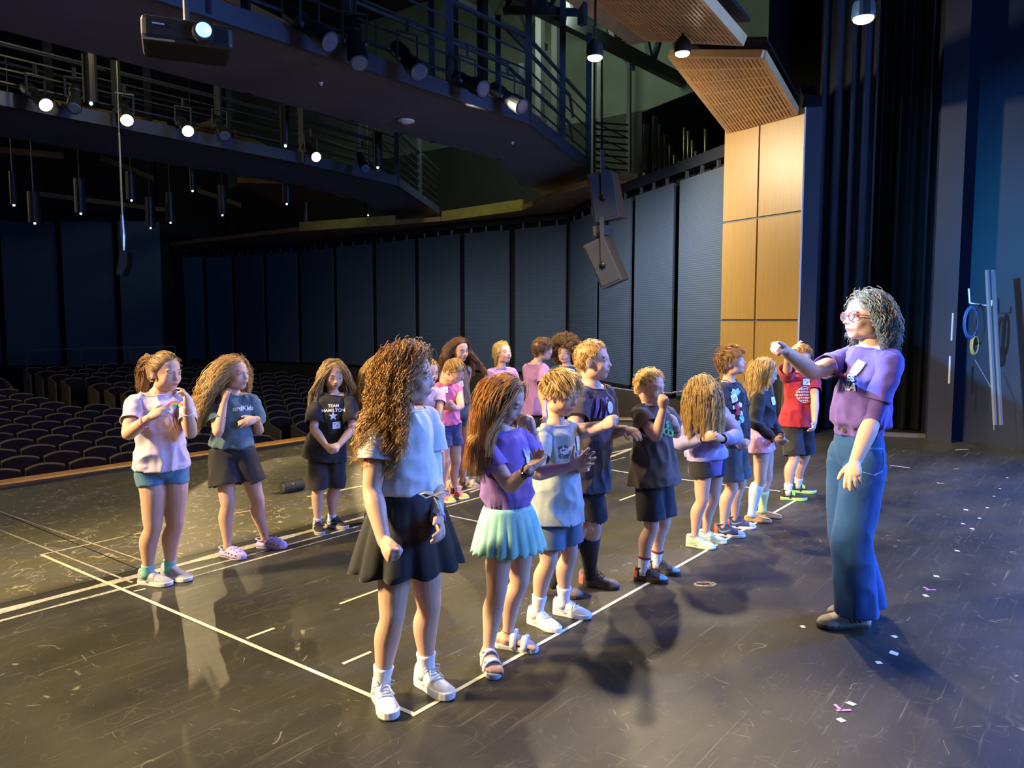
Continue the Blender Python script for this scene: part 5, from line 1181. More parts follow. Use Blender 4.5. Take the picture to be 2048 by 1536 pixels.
# ------------------------------------------------------------------ shoes
def shoe(root, G_, td, L, side, S_):
    x = right_of(td); up = Vector((0, 0, 1)); T = lambda a, b, c: G_+x*a*L+td*b*L+up*c*L
    kind = S_['kind']; sh_ = S_.get('sole_h', .10)
    out = [(-.27, .02), (-.265, .07), (-.235, .115), (-.17, .14), (-.05, .14), (.1, .135), (.25, .16), (.40, .185), (.52, .185), (.62, .165), (.69, .12), (.725, .06), (.735, .0)]
    loop = [(b, a) for b, a in out]+[(b, -a*.92) for b, a in out[::-1]][1:]
    if kind == 'sandal':
        o = MB(); o.hexa([T(a*.98, b, .0) for b, a in loop], [T(a*1.02, b, .12) for b, a in loop]); so = o.build('shoe_sole', S_['sole'], root, bevel=.006)
        for (y0, y1, zt_) in ((.10, .24, .40), (.36, .50, .30)):
            v = []; n = 16
            for yy in (y0, y1):
                for i in range(n+1):
                    a = pi*i/n; v.append(T(.185*cos(a)*(1 if yy > .3 else .93), yy+.02*cos(a), .08+(zt_-.08)*sin(a)**.8))
            o = MB(); o.add(v, [(i, i+1, n+2+i, n+1+i) for i in range(n)]); s_ = o.build('strap', S_['upper'], root, smooth=True); q = s_.modifiers.new('s', 'SOLIDIFY'); q.thickness = .006
            o = MB(); o.bar(T(.10*side, (y0+y1)/2-.035, zt_-.02), T(.10*side, (y0+y1)/2+.035, zt_-.02), .035, .008); o.build('buckle', S_['accent'], s_)
        return
    if kind == 'clog': ys = [-.28, -.25, -.18, -.05, .08, .20, .35, .50, .63, .72, .76]; ws = [.06, .13, .155, .155, .17, .195, .215, .215, .18, .11, .03]; zt_ = [.16, .20, .20, .20, .30, .36, .33, .29, .24, .19, .12]
    elif kind == 'moccasin': ys = [-.27, -.24, -.15, 0, .12, .28, .45, .60, .70, .74]; ws = [.05, .11, .135, .13, .14, .165, .175, .15, .09, .03]; zt_ = [.17, .22, .23, .22, .24, .25, .21, .18, .14, .08]
    else: ys = [-.27, -.24, -.17, -.06, .05, .18, .32, .47, .60, .69, .735]; ws = [.06, .115, .145, .145, .145, .155, .175, .185, .165, .11, .03]; zt_ = [.36, .43, .42, .40, .42, .36, .28, .235, .20, .16, .11]
    z0 = .02 if kind == 'moccasin' else sh_*.6
    def sect(y, ang):
        w_ = float(np.interp(y, ys, ws)); z_ = float(np.interp(y, ys, zt_)); c, s = cos(ang), sin(ang); e = 2/2.5
        return (w_*(abs(c)**e)*(1 if c > 0 else -1), z0+(z_-z0)*abs(s)**e)
    yy = [ys[0]+(ys[-1]-ys[0])*i/26 for i in range(27)]; n = 18; v = []
    for y in yy:
        for i in range(n+1):
            a, c = sect(y, pi*i/n); v.append(T(a, y, c))
    fq = [(j*(n+1)+i, j*(n+1)+i+1, (j+1)*(n+1)+i+1, (j+1)*(n+1)+i) for j in range(26) for i in range(n)]+[tuple(range(n+1))[::-1], tuple(26*(n+1)+i for i in range(n+1))]
    fq += [(j*(n+1)+n, j*(n+1), (j+1)*(n+1), (j+1)*(n+1)+n) for j in range(26)]
    o = MB(); o.add(v, fq); us = o.build('shoe', S_['upper'], root, smooth=True)
    if kind != 'moccasin':
        o = MB(); bulge = 1.10 if kind == 'clog' else 1.08
        o.hexa([T(a*bulge*.97, b*1.01, .0+(.02 if b > .6 else 0)) for b, a in loop], [T(a*bulge, b*1.02, sh_) for b, a in loop]); o.build('sole', S_['sole'], us, bevel=.004)
    cz = .40 if kind == 'sneaker' else (.22 if kind == 'moccasin' else .22)
    if kind != 'clog':
        o = MB(); o.loft([T(.115*cos(a), -.07+.15*sin(a), cz+.02*sin(a)) for a in np.linspace(0, 2*pi, 25)], [L*.022]*25, n=8); o.build('collar', S_.get('lining', S_['upper']), us, smooth=True)
        o = MB(); o.loft([T(.09*cos(a), -.07+.12*sin(a), cz+.022) for a in np.linspace(0, 2*pi, 25)][:-1]+[T(.09, -.07, cz+.022)], [L*.02]*25, n=6)
    if kind == 'sneaker':
        o = MB(); o.loft([T(0, .07, .36), T(0, .085, .46), T(0, .075, .52)], [(L*.085, L*.018), (L*.085, L*.02), (L*.07, L*.012)], sides=x, n=12); o.build('tongue', S_.get('tongue', S_['upper']), us, smooth=True)
        lc = S_.get('laces')
        if lc:
            o = MB()
            for i in range(5):
                y = .13+.055*i; P_ = []
                for t in np.linspace(-.8, .8, 9):
                    a, c = sect(y+.02*t*(1 if i % 2 else -1), pi/2-t*.62); P_.append(T(a*1.03, y+.02*t*(1 if i % 2 else -1), c+.012))
                o.loft(P_, [L*.012]*9, n=6)
            if S_.get('bow', 1):
                for s in (-1, 1):
                    c = T(0, .12, .40); o.loft([c, c+x*s*.10*L+up*.05*L, c+x*s*.20*L+up*.02*L+td*.03*L, c+x*s*.17*L-up*.03*L+td*.05*L, c+x*s*.06*L, c], [L*.010]*6, n=6)
                    o.loft([c, c+x*s*.08*L+td*.10*L-up*.02*L, c+x*s*.15*L+td*.20*L-up*.14*L], [L*.009]*3, n=6)
            o.build('laces', lc, us, smooth=True)
        if S_.get('toe'):
            o = MB(); v = []; m_ = 8
            for j in range(m_+1):
                y = .50+(.735-.50)*j/m_
                for i in range(n+1):
                    a, c = sect(y, pi*i/n); v.append(T(a*1.02, y+.004, c+.006))
            o.add(v, [(j*(n+1)+i, j*(n+1)+i+1, (j+1)*(n+1)+i+1, (j+1)*(n+1)+i) for j in range(m_) for i in range(n)]); o.build('toe_cap', S_['toe'], us, smooth=True)
        if S_.get('heel'):
            o = MB(); v = []; m_ = 5
            for j in range(m_+1):
                y = -.272+.12*j/m_
                for i in range(n+1):
                    a, c = sect(y, pi*i/n); v.append(T(a*1.03, y-.004, c*.96))
            o.add(v, [(j*(n+1)+i, j*(n+1)+i+1, (j+1)*(n+1)+i+1, (j+1)*(n+1)+i) for j in range(m_) for i in range(n)]); o.build('heel_patch', S_['heel'], us, smooth=True)
        mk = S_.get('mark')
        if mk:
            for s in (-1, 1):
                o = MB()
                def onside(y, z):
                    w_ = float(np.interp(y, ys, ws)); zt0 = float(np.interp(y, ys, zt_)); q = min(.98, max(0, (z-z0)/(zt0-z0))); return T(s*(w_*(1-q**2.5)**(1/2.5)+.010), y, z)
                if mk[0] == 'swoosh':
                    cl = [(-.10, .29, .004), (-.125, .24, .022), (-.10, .19, .030), (-.03, .165, .028), (.06, .18, .022), (.16, .215, .014), (.27, .255, .004)]
                    v = [];
                    for y, z, w_ in cl: v += [onside(y, z+w_), onside(y+.01, z-w_)]
                    o.add(v, [(2*i, 2*i+1, 2*i+3, 2*i+2) for i in range(len(cl)-1)])
                else:
                    for q in range(3):
                        y = -.005+.085*q; v = []
                        for t in np.linspace(0, 1, 5): v += [onside(y+.10*t-.014, .12+.19*t), onside(y+.10*t+.020, .12+.19*t)]
                        o.add(v, [(2*i, 2*i+1, 2*i+3, 2*i+2) for i in range(4)])
                o.build('side_mark', mk[1], us)
        if S_.get('strap'):
            o = MB(); v = []
            for yq in (.16, .27):
                for i in range(13):
                    a, c = sect(yq, radians(25)+radians(130)*i/12); v.append(T(a*1.05, yq, c+.012))
            o.add(v, [(i, i+1, 14+i, 13+i) for i in range(12)]); o.build('strap', S_['strap'], us, smooth=True)
    if kind == 'clog':
        o = MB(); v = []
        o.loft([T(.17*cos(a), -.02-.27*abs(sin(a)), .27+.02*sin(a)) for a in np.linspace(0, pi, 15)], [(L*.012, L*.03)]*15, sides=up, n=8); o.build('heel_strap', S_['sole'], us, smooth=True)
        o = MB()
        for i, y in enumerate((.30, .42, .54)):
            for a_ in (-.55, 0, .55):
                a, c = sect(y, pi/2-a_); o.ball(T(a*1.0, y, c+.002), (L*.022, L*.022, L*.010), n=8, m=6)
        for s in (-1, 1):
            for y in (.14, .28, .42, .56): a, c = sect(y, radians(22)); o.ball(T(s*(a+.002), y, c), (L*.026, L*.026, L*.022), n=8, m=6)
        for k_, vv in enumerate([0]): o.build('vent_holes', mat('hole_dark', (.05, .03, .05), .8), us)
        o = MB()
        for (a_, y) in ((.3, .36), (-.3, .48), (.2, .58), (-.15, .36)):
            a, c = sect(y, pi/2-a_); o.ball(T(a, y, c+.02), (L*.03, L*.03, L*.018), n=8, m=6)
        o.build('charm', S_['accent'], us)
    if kind == 'moccasin':
        o = MB(); o.loft([T(*(lambda q: (q[0]*1.01, y, q[1]+.012))(sect(y, pi/2-.75))) for y in np.linspace(.12, .66, 10)]+[T(*(lambda q: (q[0]*1.01, y, q[1]+.012))(sect(y, pi/2+.75))) for y in np.linspace(.66, .12, 10)], [L*.012]*20, n=6); o.build('seam', S_['accent'], us, smooth=True)
        o = MB(); v = []
        for yq in (.17, .24):
            for i in range(13):
                a, c = sect(yq, radians(20)+radians(140)*i/12); v.append(T(a*1.05, yq, c+.014))
        o.add(v, [(i, i+1, 14+i, 13+i) for i in range(12)]); o.build('strap', S_['upper'], us, smooth=True)

# ------------------------------------------------------------------ prints, labels, accessories
def frame_at(pid, px, py):
    D = PEOPLE[pid]; r = ray(px, py).normalized(); hit, nrm, i, d = D['bvh'].ray_cast(ORI, r)
    if hit is None: print('MISS', pid, px, py); return None
    if nrm.dot(r) > 0: nrm = -nrm
    acc = nrm.copy()
    for dx in (-9, -4, 4, 9):
        for dy in (-9, -4, 4, 9):
            h2, n2, i2, d2 = D['bvh'].ray_cast(ORI, ray(px+dx, py+dy).normalized())
            if h2 is not None and abs(d2-d) < .04: acc += n2 if n2.dot(r) < 0 else -n2
    nrm = acc.normalized(); up = Vector((0, 0, 1)); x = up.cross(nrm).normalized(); y = nrm.cross(x); return hit, x, y, nrm, D['bvh']
def stick(fr, pts, off=.0035):
    hit, x, y, n, bvh = fr; out = []
    for a, b in pts:
        p = hit+x*a+y*b; q, nn, i, d = bvh.ray_cast(p+n*.10, -n, .25)
        if q is None: q = bvh.find_nearest(p)[0]
        out.append(q+n*off)
    return out
def decal_poly(pid, name, px, py, polys, m, rot=0, off=.006, par=None, grid=None):
    fr = frame_at(pid, px, py)
    if fr is None: return None
    o = MB(); c, s = cos(rot), sin(rot)
    for pl in polys:
        q = [(a*c-b*s, a*s+b*c) for a, b in pl]; o.add(stick(fr, q, off), [tuple(range(len(q)))])
    return o.build(name, m, par or PEOPLE[pid]['top'])
def sheet(pid, name, px, py, w_, h_, m, rot=0, off=.003, n=6, par=None):
    fr = frame_at(pid, px, py)
    if fr is None: return None
    c, s = cos(rot), sin(rot); pts = [((i/n-.5)*w_, (j/n-.5)*h_) for j in range(n+1) for i in range(n+1)]; pts = [(a*c-b*s, a*s+b*c) for a, b in pts]
    o = MB(); o.add(stick(fr, pts, off), [(j*(n+1)+i, j*(n+1)+i+1, (j+1)*(n+1)+i+1, (j+1)*(n+1)+i) for j in range(n) for i in range(n)]); return o.build(name, m, par or PEOPLE[pid]['top'], smooth=True)
PAPER = mat('label_white', (.85, .87, .88), .5); INK = mat('label_ink', (.10, .12, .25), .6)
def name_label(pid, px, py, rot=0, w_=.062, h_=.05):
    s = sheet(pid, 'name_label', px, py, w_, h_, PAPER, rot, .007)
    if s is None: return
    fr = frame_at(pid, px, py); o = MB(); c, sn = cos(rot), sin(rot)
    for (a, b, l) in ((-.014, .012, .012), (.008, -.002, .020), (.004, -.012, .014)):
        k = w_/.062; q = [(a-l/2, b-.002), (a+l/2, b-.002), (a+l/2, b+.002), (a-l/2, b+.002)]; q = [(u*k*c-v*k*sn, u*k*sn+v*k*c) for u, v in q]; o.add(stick(fr, q, .0095), [(0, 1, 2, 3)])
    o.build('handwriting', INK, s)
def text_on(pid, name, px, py, txt, size, m, rot=0, off=.008, bold=.0, shear=0):
    cu = bpy.data.curves.new('t', 'FONT'); cu.body = txt; cu.size = size; cu.align_x = 'CENTER'; cu.align_y = 'CENTER'; cu.offset = bold; cu.resolution_u = 3; cu.shear = shear
    ob = bpy.data.objects.new('t', cu); COL.objects.link(ob); dg = bpy.context.evaluated_depsgraph_get(); me = bpy.data.meshes.new_from_object(ob.evaluated_get(dg)); bpy.data.objects.remove(ob)
    fr = frame_at(pid, px, py)
    if fr is None: return
    bm = bmesh.new(); bm.from_mesh(me); bmesh.ops.triangulate(bm, faces=bm.faces[:])
    bmesh.ops.subdivide_edges(bm, edges=[e for e in bm.edges if e.calc_length() > .02], cuts=1)
    bm.verts.index_update(); c, s = cos(rot), sin(rot); pts = [(v.co.x*c-v.co.y*s, v.co.x*s+v.co.y*c) for v in bm.verts]; F_ = [tuple(v.index for v in f.verts) for f in bm.faces]; bm.free()
    o = MB(); o.add(stick(fr, pts, off), F_); return o.build(name, m, PEOPLE[pid]['top'])
def band(pid, k, t, m, name='bracelet', r=.0195, th=.004, w_=.006, knob=None):
    D = PEOPLE[pid]; sh, e, w2, hd, A = D['arms'][k]; c = e+(w2-e)*t; ax = (w2-e).normalized(); u = ax.orthogonal().normalized(); v = ax.cross(u); rr = r*D['h']
    o = MB(); o.loft([c+u*cos(a)*rr+v*sin(a)*rr for a in np.linspace(0, 2*pi, 21)], [(w_, th)]*21, sides=ax, n=8); o.build(name, m, D['root'], smooth=True)
    if knob:
        q = -Vector((c.x, c.y, 0)).normalized(); q = (q-ax*q.dot(ax)).normalized(); o = MB(); o.loft([c+q*rr*.95, c+q*(rr*1.05+.008)], [.016, .014], n=14, cap='flat'); o.build('watch_face', knob, D['root'])
def glasses(pid, m):
    D = PEOPLE[pid]; W = D['W']; H = D['H']; o = MB()
    for s in (-1, 1):
        o.loft([W(s*.155+.105*cos(a), .425-.02*abs(cos(a)), -.005+.085*sin(a)) for a in np.linspace(0, 2*pi, 21)], [H*.012]*21, n=6)
        o.loft([W(s*.26, .41, .03), W(s*.335, .25, .03), W(s*.36, .0, .0)], [H*.011]*3, n=6)
    o.loft([W(-.05, .43, .01), W(0, .445, .02), W(.05, .43, .01)], [H*.011]*3, n=6); gl = o.build('glasses', m, D['root'], smooth=True)
    for s in (-1, 1):
        o = MB(); o.add([W(s*.155, .428, -.005)]+[W(s*.155+.1*cos(a), .425-.02*abs(cos(a)), -.005+.08*sin(a)) for a in np.linspace(0, 2*pi, 21)], [(0, i, i+1) for i in range(1, 21)]); o.build('spectacle_lens', LENSM, gl)

# ------------------------------------------------------------------ the people
fab = lambda n, c, r=.85, **k: mat(n, c, r, noise_s=40, noise_a=.06, bump=.25, bump_s=350, sheen=.15, **k)
BLK = fab('black_cloth', (.016, .015, .017)); WHITE_SH = mat('white_leather', (.78, .78, .74), .4); WHITE_SO = mat('white_rubber', (.82, .82, .80), .5); GREY_SH = mat('silver_mesh', (.42, .42, .44), .5)
sock_w = mat('white_sock', (.80, .81, .82), .8, bump=.5, bump_s=120)
def long_hair(ln, g=150, kids=12, **k): return dict(len=ln, guides=g, kids=kids, dirf=d_down, grav=.24, vol=.05, **k)
def boy_hair(top=.055, side=.016, **k): return dict(lenf=short_len(top, side), guides=300, kids=8, dirf=d_fwd, grav=.06, seg=7, clear=None, nape=.10, vol=min(.045, .006+top*.55), flatside=1, spread=.006, clump=.2, rad=.0016, collide=0, **k)
C_ = lambda *a: a
R_ = []
# back row, left to right
R_.append(dict(id='A', label='girl with ponytail in pale lilac rainbow T-shirt and denim shorts, leftmost child', h=1.34, feet=((296, 1168, 78), (340, 1157, 70)), pel=(322, 0), yaw=30, syaw=28, neck=(318, 789), head=(331, 745), hyaw=62, hpitch=-4, hh=.218,
  armR=dict(e=(256, 868, 'n'), w=(296, 838, 'n'), h=(330, 818, 'n'), palm=(.5, 1, -.3), pose='relax'), armL=dict(e=(382, 866, 'n'), w=(374, 815, 'n'), h=(372, 780, 'n'), palm=(-.6, -.2, .1), pose='pinch'),
  hair=((0.216, 0.115, 0.047), (0.459, 0.27, 0.115)), hairs=[dict(tie=(0, -.52, .22), guides=260, kids=9, dirf=d_out, vol=.03, spread=.005, clump=.6, collide=0), dict(origin=(0, -.56, .24), len=.20, guides=40, kids=16, dirf=lambda root, n0, rs: np.tile((0, -1., .35), (len(root), 1))+n0*.35, grav=.30, vol=.02, spread=.010, clump=.3, wave=.003, wlen=.1)],
  top=dict(name='t_shirt', mat=fab('lilac_cotton', (.66, .56, .66)), hem=934, sleeve=.62, ease=.016, flare=.02), bottom=dict(name='denim_shorts', kind='shorts', mat=fab('light_denim', (.085, .21, .33)), hem=968, leg=.060, ease=.008), build=1.06, legw=1.10, armw=1.08,
  sock=(mat('mint_sock', (.25, .62, .50), .8), .085), shoe=dict(kind='sneaker', upper=GREY_SH, sole=WHITE_SO, strap=mat('silver_strap', (.5, .5, .53), .4), sole_h=.13)))
R_.append(dict(id='B', label='girl with long curly blond hair in slate blue T-shirt, black shorts and lilac clogs', h=1.32, feet=((455, 1113, 62), (530, 1095, 80)), pel=(463, 0), yaw=18, syaw=14, neck=(466, 790), head=(470, 748), hyaw=66, hpitch=3, hh=.212,
  armR=dict(e=(436, 866, 'n'), w=(449, 800, 'n'), h=(455, 772, 'f'), palm=(.3, .8, 0), pose='clasp'), armL=dict(e=(518, 862, 'f'), w=(512, 838, 'n'), h=(488, 846, 'n'), palm=(-.2, .9, -.3), pose='relax'),
  hair=((0.405, 0.23, 0.068), (0.837, 0.567, 0.216)), hairs=[long_hair(.36, 190, 12, wave=.012, wlen=.065, wgrow=.35, spread=.013, clump=.45, rad=.0018, wind=(-.32, 0, 0))], smile=.02,
  top=dict(name='t_shirt', mat=fab('slate_blue_cotton', (.10, .165, .20)), hem=893, sleeve=.66, ease=.015, blouse=1, tuck=1, sw=.046), bottom=dict(name='running_shorts', kind='shorts', mat=BLK, hem=968, leg=.068, ease=.012, flare=.012),
  shoe=dict(kind='clog', upper=mat('lilac_foam', (.50, .40, .72), .5), sole=mat('pale_lilac_foam', (.62, .52, .78), .5), accent=mat('charm_white', (.8, .7, .75), .4))))
R_.append(dict(id='C', label='girl with long straight hair in black TEAM T-shirt looking down, hands clasped', h=1.27, feet=((635, 1062, 25), (664, 1054, 62)), pel=(652, 0), yaw=14, syaw=12, neck=(666, 789), head=(667, 749), hyaw=28, hpitch=-16, hh=.203, closed=1,
  armR=dict(e=(628, 858, 'n'), w=(653, 893, 'n'), h=(668, 905, 'n'), palm=(.3, 1, 0), pose='clasp'), armL=dict(e=(706, 856, 'n'), w=(678, 890, 'n'), h=(664, 903, 'n'), palm=(-.2, 1, 0), pose='clasp'),
  hair=((0.297, 0.162, 0.054), (0.743, 0.499, 0.203)), hairs=[dict(len=.30, guides=210, kids=12, dirf=lambda root, n0, rs: np.stack([np.sign(root[:, 0]+.001)*.55+root[:, 0], .15-.4*root[:, 1], -np.full(len(root), .7)], 1)+n0*.1, clear=.17, grav=.40, vol=.026, wave=.002, wlen=.2, spread=.007, clump=.5)],
  top=dict(name='t_shirt', mat=BLK, hem=918, sleeve=.80, ease=.018, sw=.048, flare=.02), bottom=dict(name='shorts', kind='shorts', mat=fab('charcoal_brown', (.030, .022, .022)), hem=972, leg=.056, ease=.014),
  sock=(sock_w, .075), shoe=dict(kind='sneaker', upper=mat('black_mesh', (.03, .03, .028), .6), sole=mat('grey_rubber', (.45, .42, .34), .6), laces=mat('dark_lace', (.06, .03, .04), .7), mark=('swoosh', mat('pale_mark', (.7, .68, .6), .4)), sole_h=.14)))
R_.append(dict(id='E', label='blond girl in cream top standing almost hidden behind the foreground girl', h=1.28, feet=((742, 1048, 70), (772, 1040, 75)), pel=(757, 0), yaw=70, neck=(752, 785), head=(762, 742), hyaw=80, hh=.203,
  armR=dict(e=(742, 850, 'n'), w=(762, 890, 'n'), pose='relax', palm=(0, 1, 0)), armL=dict(e=(770, 850, 'f'), w=(785, 890, 'f'), palm=(0, -1, 0)), hair=((0.54, 0.338, 0.108), (0.95, 0.702, 0.297)), hairs=[long_hair(.32, 110, 10, wave=.005, wlen=.09, spread=.010)], iris='blue',
  top=dict(name='t_shirt', mat=fab('cream_cotton', (.62, .55, .40)), hem=925, sleeve=.6), bottom=dict(name='shorts', kind='shorts', mat=fab('grey_shorts', (.15, .15, .17)), hem=965), shoe=dict(kind='sneaker', upper=WHITE_SH, sole=WHITE_SO, laces=WHITE_SO)))
R_.append(dict(id='F', label='girl in pale pink top peeking out right of the foreground girl', h=1.22, feet=((842, 1024, 40), (866, 1018, 50)), pel=(852, 0), yaw=25, neck=(853, 778), head=(858, 744), hyaw=40, hpitch=-6, hh=.195,
  armR=dict(e=(832, 830, 'n'), w=(845, 870, 'n'), palm=(0, 1, 0)), armL=dict(e=(879, 828, 'n'), w=(872, 868, 'n'), palm=(0, 1, 0)), hair=((0.378, 0.216, 0.081), (0.675, 0.432, 0.162)),
  hairs=[dict(tie=(0, -.45, .05), guides=160, kids=8, dirf=d_out, vol=.03, spread=.006, clump=.5, collide=0)],
  top=dict(name='t_shirt', mat=fab('pale_pink_cotton', (.68, .46, .55)), hem=905, sleeve=.5), bottom=dict(name='shorts', kind='shorts', mat=fab('grey_shorts', (.15, .15, .17)), hem=945), shoe=dict(kind='sneaker', upper=WHITE_SH, sole=WHITE_SO)))
R_.append(dict(id='H', label='girl in brown top swinging long brown hair behind the pink tank top girl', h=1.35, feet=((893, 979, 60), (926, 973, 78)), pel=(917, 0), yaw=30, syaw=35, neck=(911, 732), head=(919, 700), hyaw=40, hpitch=-8, hroll=6, hh=.205,
  armR=dict(e=(886, 790, 'n'), w=(896, 822, 'n'), palm=(0, 1, 0)), armL=dict(e=(930, 775, 'f'), w=(927, 745, 'f'), palm=(-1, 0, 0), pose='fist'), hair=((0.135, 0.061, 0.027), (0.351, 0.176, 0.068)),
  hairs=[long_hair(.30, 130, 10, wave=.003, wlen=.12, spread=.008, clump=.5), dict(origin=(-.34, .10, -.10), len=.27, guides=34, kids=14, dirf=lambda root, n0, rs: np.tile((-.9, .45, -.9), (len(root), 1)), grav=.10, wind=(.55, 0, 0), clear=None, spread=.010, clump=.2, wave=.004, wlen=.1, collide=0)],
  top=dict(name='tank_top', mat=fab('brown_cotton', (.095, .060, .048)), hem=806, sleeve=.0, ease=.008), bottom=dict(name='denim_shorts', kind='shorts', mat=fab('dark_denim', (.035, .060, .095)), hem=852, leg=.060, ease=.012),
  barefoot=1, shoe=dict(kind='sandal', upper=mat('cream_strap', (.72, .60, .45), .5), sole=mat('cream_footbed', (.70, .58, .44), .6), accent=mat('buckle_cream', (.8, .7, .5), .3))))
R_.append(dict(id='G', label='girl in bright pink tank top and navy shorts with head bowed down', h=1.27, feet=((883, 1002, 55), (908, 995, 62)), pel=(893, 0), yaw=40, syaw=35, neck=(892, 768, -.02), head=(908, 744, -.08), hyaw=58, hpitch=-48, hh=.200,
  armR=dict(e=(872, 812, 'n'), w=(894, 815, 'n'), h=(905, 812, 'n'), palm=(0, .5, 1), pose='clasp'), armL=dict(e=(922, 812, 'n'), w=(912, 818, 'n'), h=(903, 808, 'n'), palm=(-1, .3, 0), pose='fist'), hair=((0.365, 0.203, 0.074), (0.702, 0.459, 0.176)),
  hairs=[dict(tie=(0, -.42, .20), guides=200, kids=9, dirf=d_out, vol=.035, spread=.006, clump=.5, collide=0)],
  top=dict(name='tank_top', mat=fab('bright_pink_cotton', (.70, .16, .30)), hem=845, sleeve=.0, ease=.012), bottom=dict(name='shorts', kind='shorts', mat=fab('navy_shorts', (.035, .045, .13)), hem=893, leg=.054, ease=.016),
  sock=(BLK, .07), shoe=dict(kind='sneaker', upper=mat('rainbow_mesh', (.70, .22, .20), .6), sole=WHITE_SO, laces=mat('coral_lace', (.8, .3, .35), .6), toe=mat('yellow_green_toe', (.5, .55, .12), .5), heel=mat('blue_heel', (.1, .15, .3), .5))))
R_.append(dict(id='I', label='blond girl in lilac T-shirt at the far back looking up to the right', h=1.33, feet=((996, 948, 50), (1014, 944, 60)), pel=(1004, 0), yaw=25, neck=(1003, 737), head=(1006, 707), hyaw=42, hpitch=14, hh=.205, skin=SKIN2,
  armR=dict(e=(974, 795, 'n'), w=(985, 830, 'n'), palm=(0, 1, 0)), armL=dict(e=(1034, 795, 'n'), w=(1022, 830, 'n'), palm=(0, 1, 0)), hair=((0.702, 0.486, 0.162), (0.95, 0.918, 0.459)),
  hairs=[dict(tie=(0, -.45, -.05), guides=170, kids=9, dirf=d_out, vol=.06, spread=.010, clump=.5, wave=.004, wlen=.05, collide=0), dict(origin=(0, -.47, -.06), len=.10, guides=20, kids=12, dirf=lambda root, n0, rs: np.tile((-.2, -1., -.6), (len(root), 1)), grav=.35, spread=.012, wave=.006, wlen=.04)],
  top=dict(name='t_shirt', mat=fab('lilac_tee', (.48, .27, .58)), hem=845, sleeve=.6, ease=.018), bottom=dict(name='shorts', kind='shorts', mat=BLK, hem=875), shoe=dict(kind='sneaker', upper=WHITE_SH, sole=WHITE_SO)))
R_.append(dict(id='J', label='brown haired boy in purple T-shirt seen from behind, turned to the curly boy', h=1.36, feet=((1064, 970, 110), (1080, 965, 120)), pel=(1072, 0), yaw=128, neck=(1072, 729), head=(1086, 699), hyaw=118, hh=.208,
  armR=dict(e=(1083, 785, 'n'), w=(1088, 822, 'n'), palm=(-.5, .5, 0)), armL=dict(e=(1062, 785, 'f'), w=(1075, 815, 'f'), palm=(0, -1, 0)), hair=((0.115, 0.061, 0.03), (0.324, 0.189, 0.081)), hairs=[boy_hair(.045, .02)],
  top=dict(name='t_shirt', mat=fab('purple_tee', (.34, .17, .42)), hem=828, sleeve=.62, ease=.018, flare=.02), bottom=dict(name='shorts', kind='shorts', mat=BLK, hem=878, leg=.06), shoe=dict(kind='sneaker', upper=BLK, sole=WHITE_SO)))
R_.append(dict(id='K', label='boy with big curly brown hair in olive T-shirt at the back', h=1.36, feet=((1125, 944, 0), (1146, 944, 5)), pel=(1134, 0), yaw=2, neck=(1134, 733), head=(1130, 706), hyaw=-22, hpitch=-2, hh=.200, skin=SKIN2,
  armR=dict(e=(1104, 775, 'n'), w=(1128, 765, 'n'), palm=(.5, 1, 0), pose='fist'), armL=dict(e=(1166, 775, 'n'), w=(1142, 768, 'n'), palm=(-.5, 1, 0)), hair=((.10, .052, .022), (.30, .17, .065)),
  hairs=[dict(len=.085, guides=420, kids=5, dirf=d_out, grav=.05, seg=16, vol=.16, clear=None, wave=.012, wlen=.026, wgrow=.8, spread=.008, clump=0, rad=.0022, hl=-.05, collide=0)],
  top=dict(name='t_shirt', mat=fab('olive_tee', (.085, .095, .060)), hem=835, sleeve=.6, ease=.02), bottom=dict(name='shorts', kind='shorts', mat=BLK, hem=880), shoe=dict(kind='sneaker', upper=BLK, sole=WHITE_SO)))
# front row
R_.append(dict(id='D', label='foreground girl with very long curly hair, white blouse and black skirt', h=1.42, feet=((763, 1404, 24), (853, 1374, 44)), pel=(812, 0), yaw=50, syaw=48, neck=(806, 822), head=(818, 752), hyaw=88, hpitch=-3, hh=.222, vox=.0042, iris='blue', legw=1.04,
  armR=dict(e=(744, 985, 'n'), w=(768, 1084, 'n'), h=(784, 1120, 'n'), palm=(.9, .5, 0), pose='fist', hl=.110*1.42), armL=dict(e=(866, 960, 'f'), w=(876, 1040, 'n'), h=(886, 1075, 'n'), palm=(-.9, .3, 0), pose='relax'), armw=1.08,
  hair=((0.27, 0.128, 0.041), (0.702, 0.405, 0.135)), hairs=[dict(len=.335, guides=320, kids=13, dirf=d_down, grav=.22, vol=.075, wave=.014, wlen=.075, wgrow=.25, spread=.015, clump=.45, rad=.0016, seg=26)],
  top=dict(name='blouse', mat=fab('white_lace_cotton', (.74, .74, .72)), hem=984, sleeve=.52, ease=.016, blouse=1, tuck=1, sw=.048, fold=.008), bottom=dict(name='skirt', kind='skirt', mat=BLK, hem=1128, r=(.074, .150), pleats=11, amp=.014, ease=.012, band=BLK), waist_t=.20,
  sock=(sock_w, .105), shoe=dict(kind='sneaker', upper=WHITE_SH, sole=WHITE_SO, laces=WHITE_SO, toe=None, sole_h=.16, mark=None)))
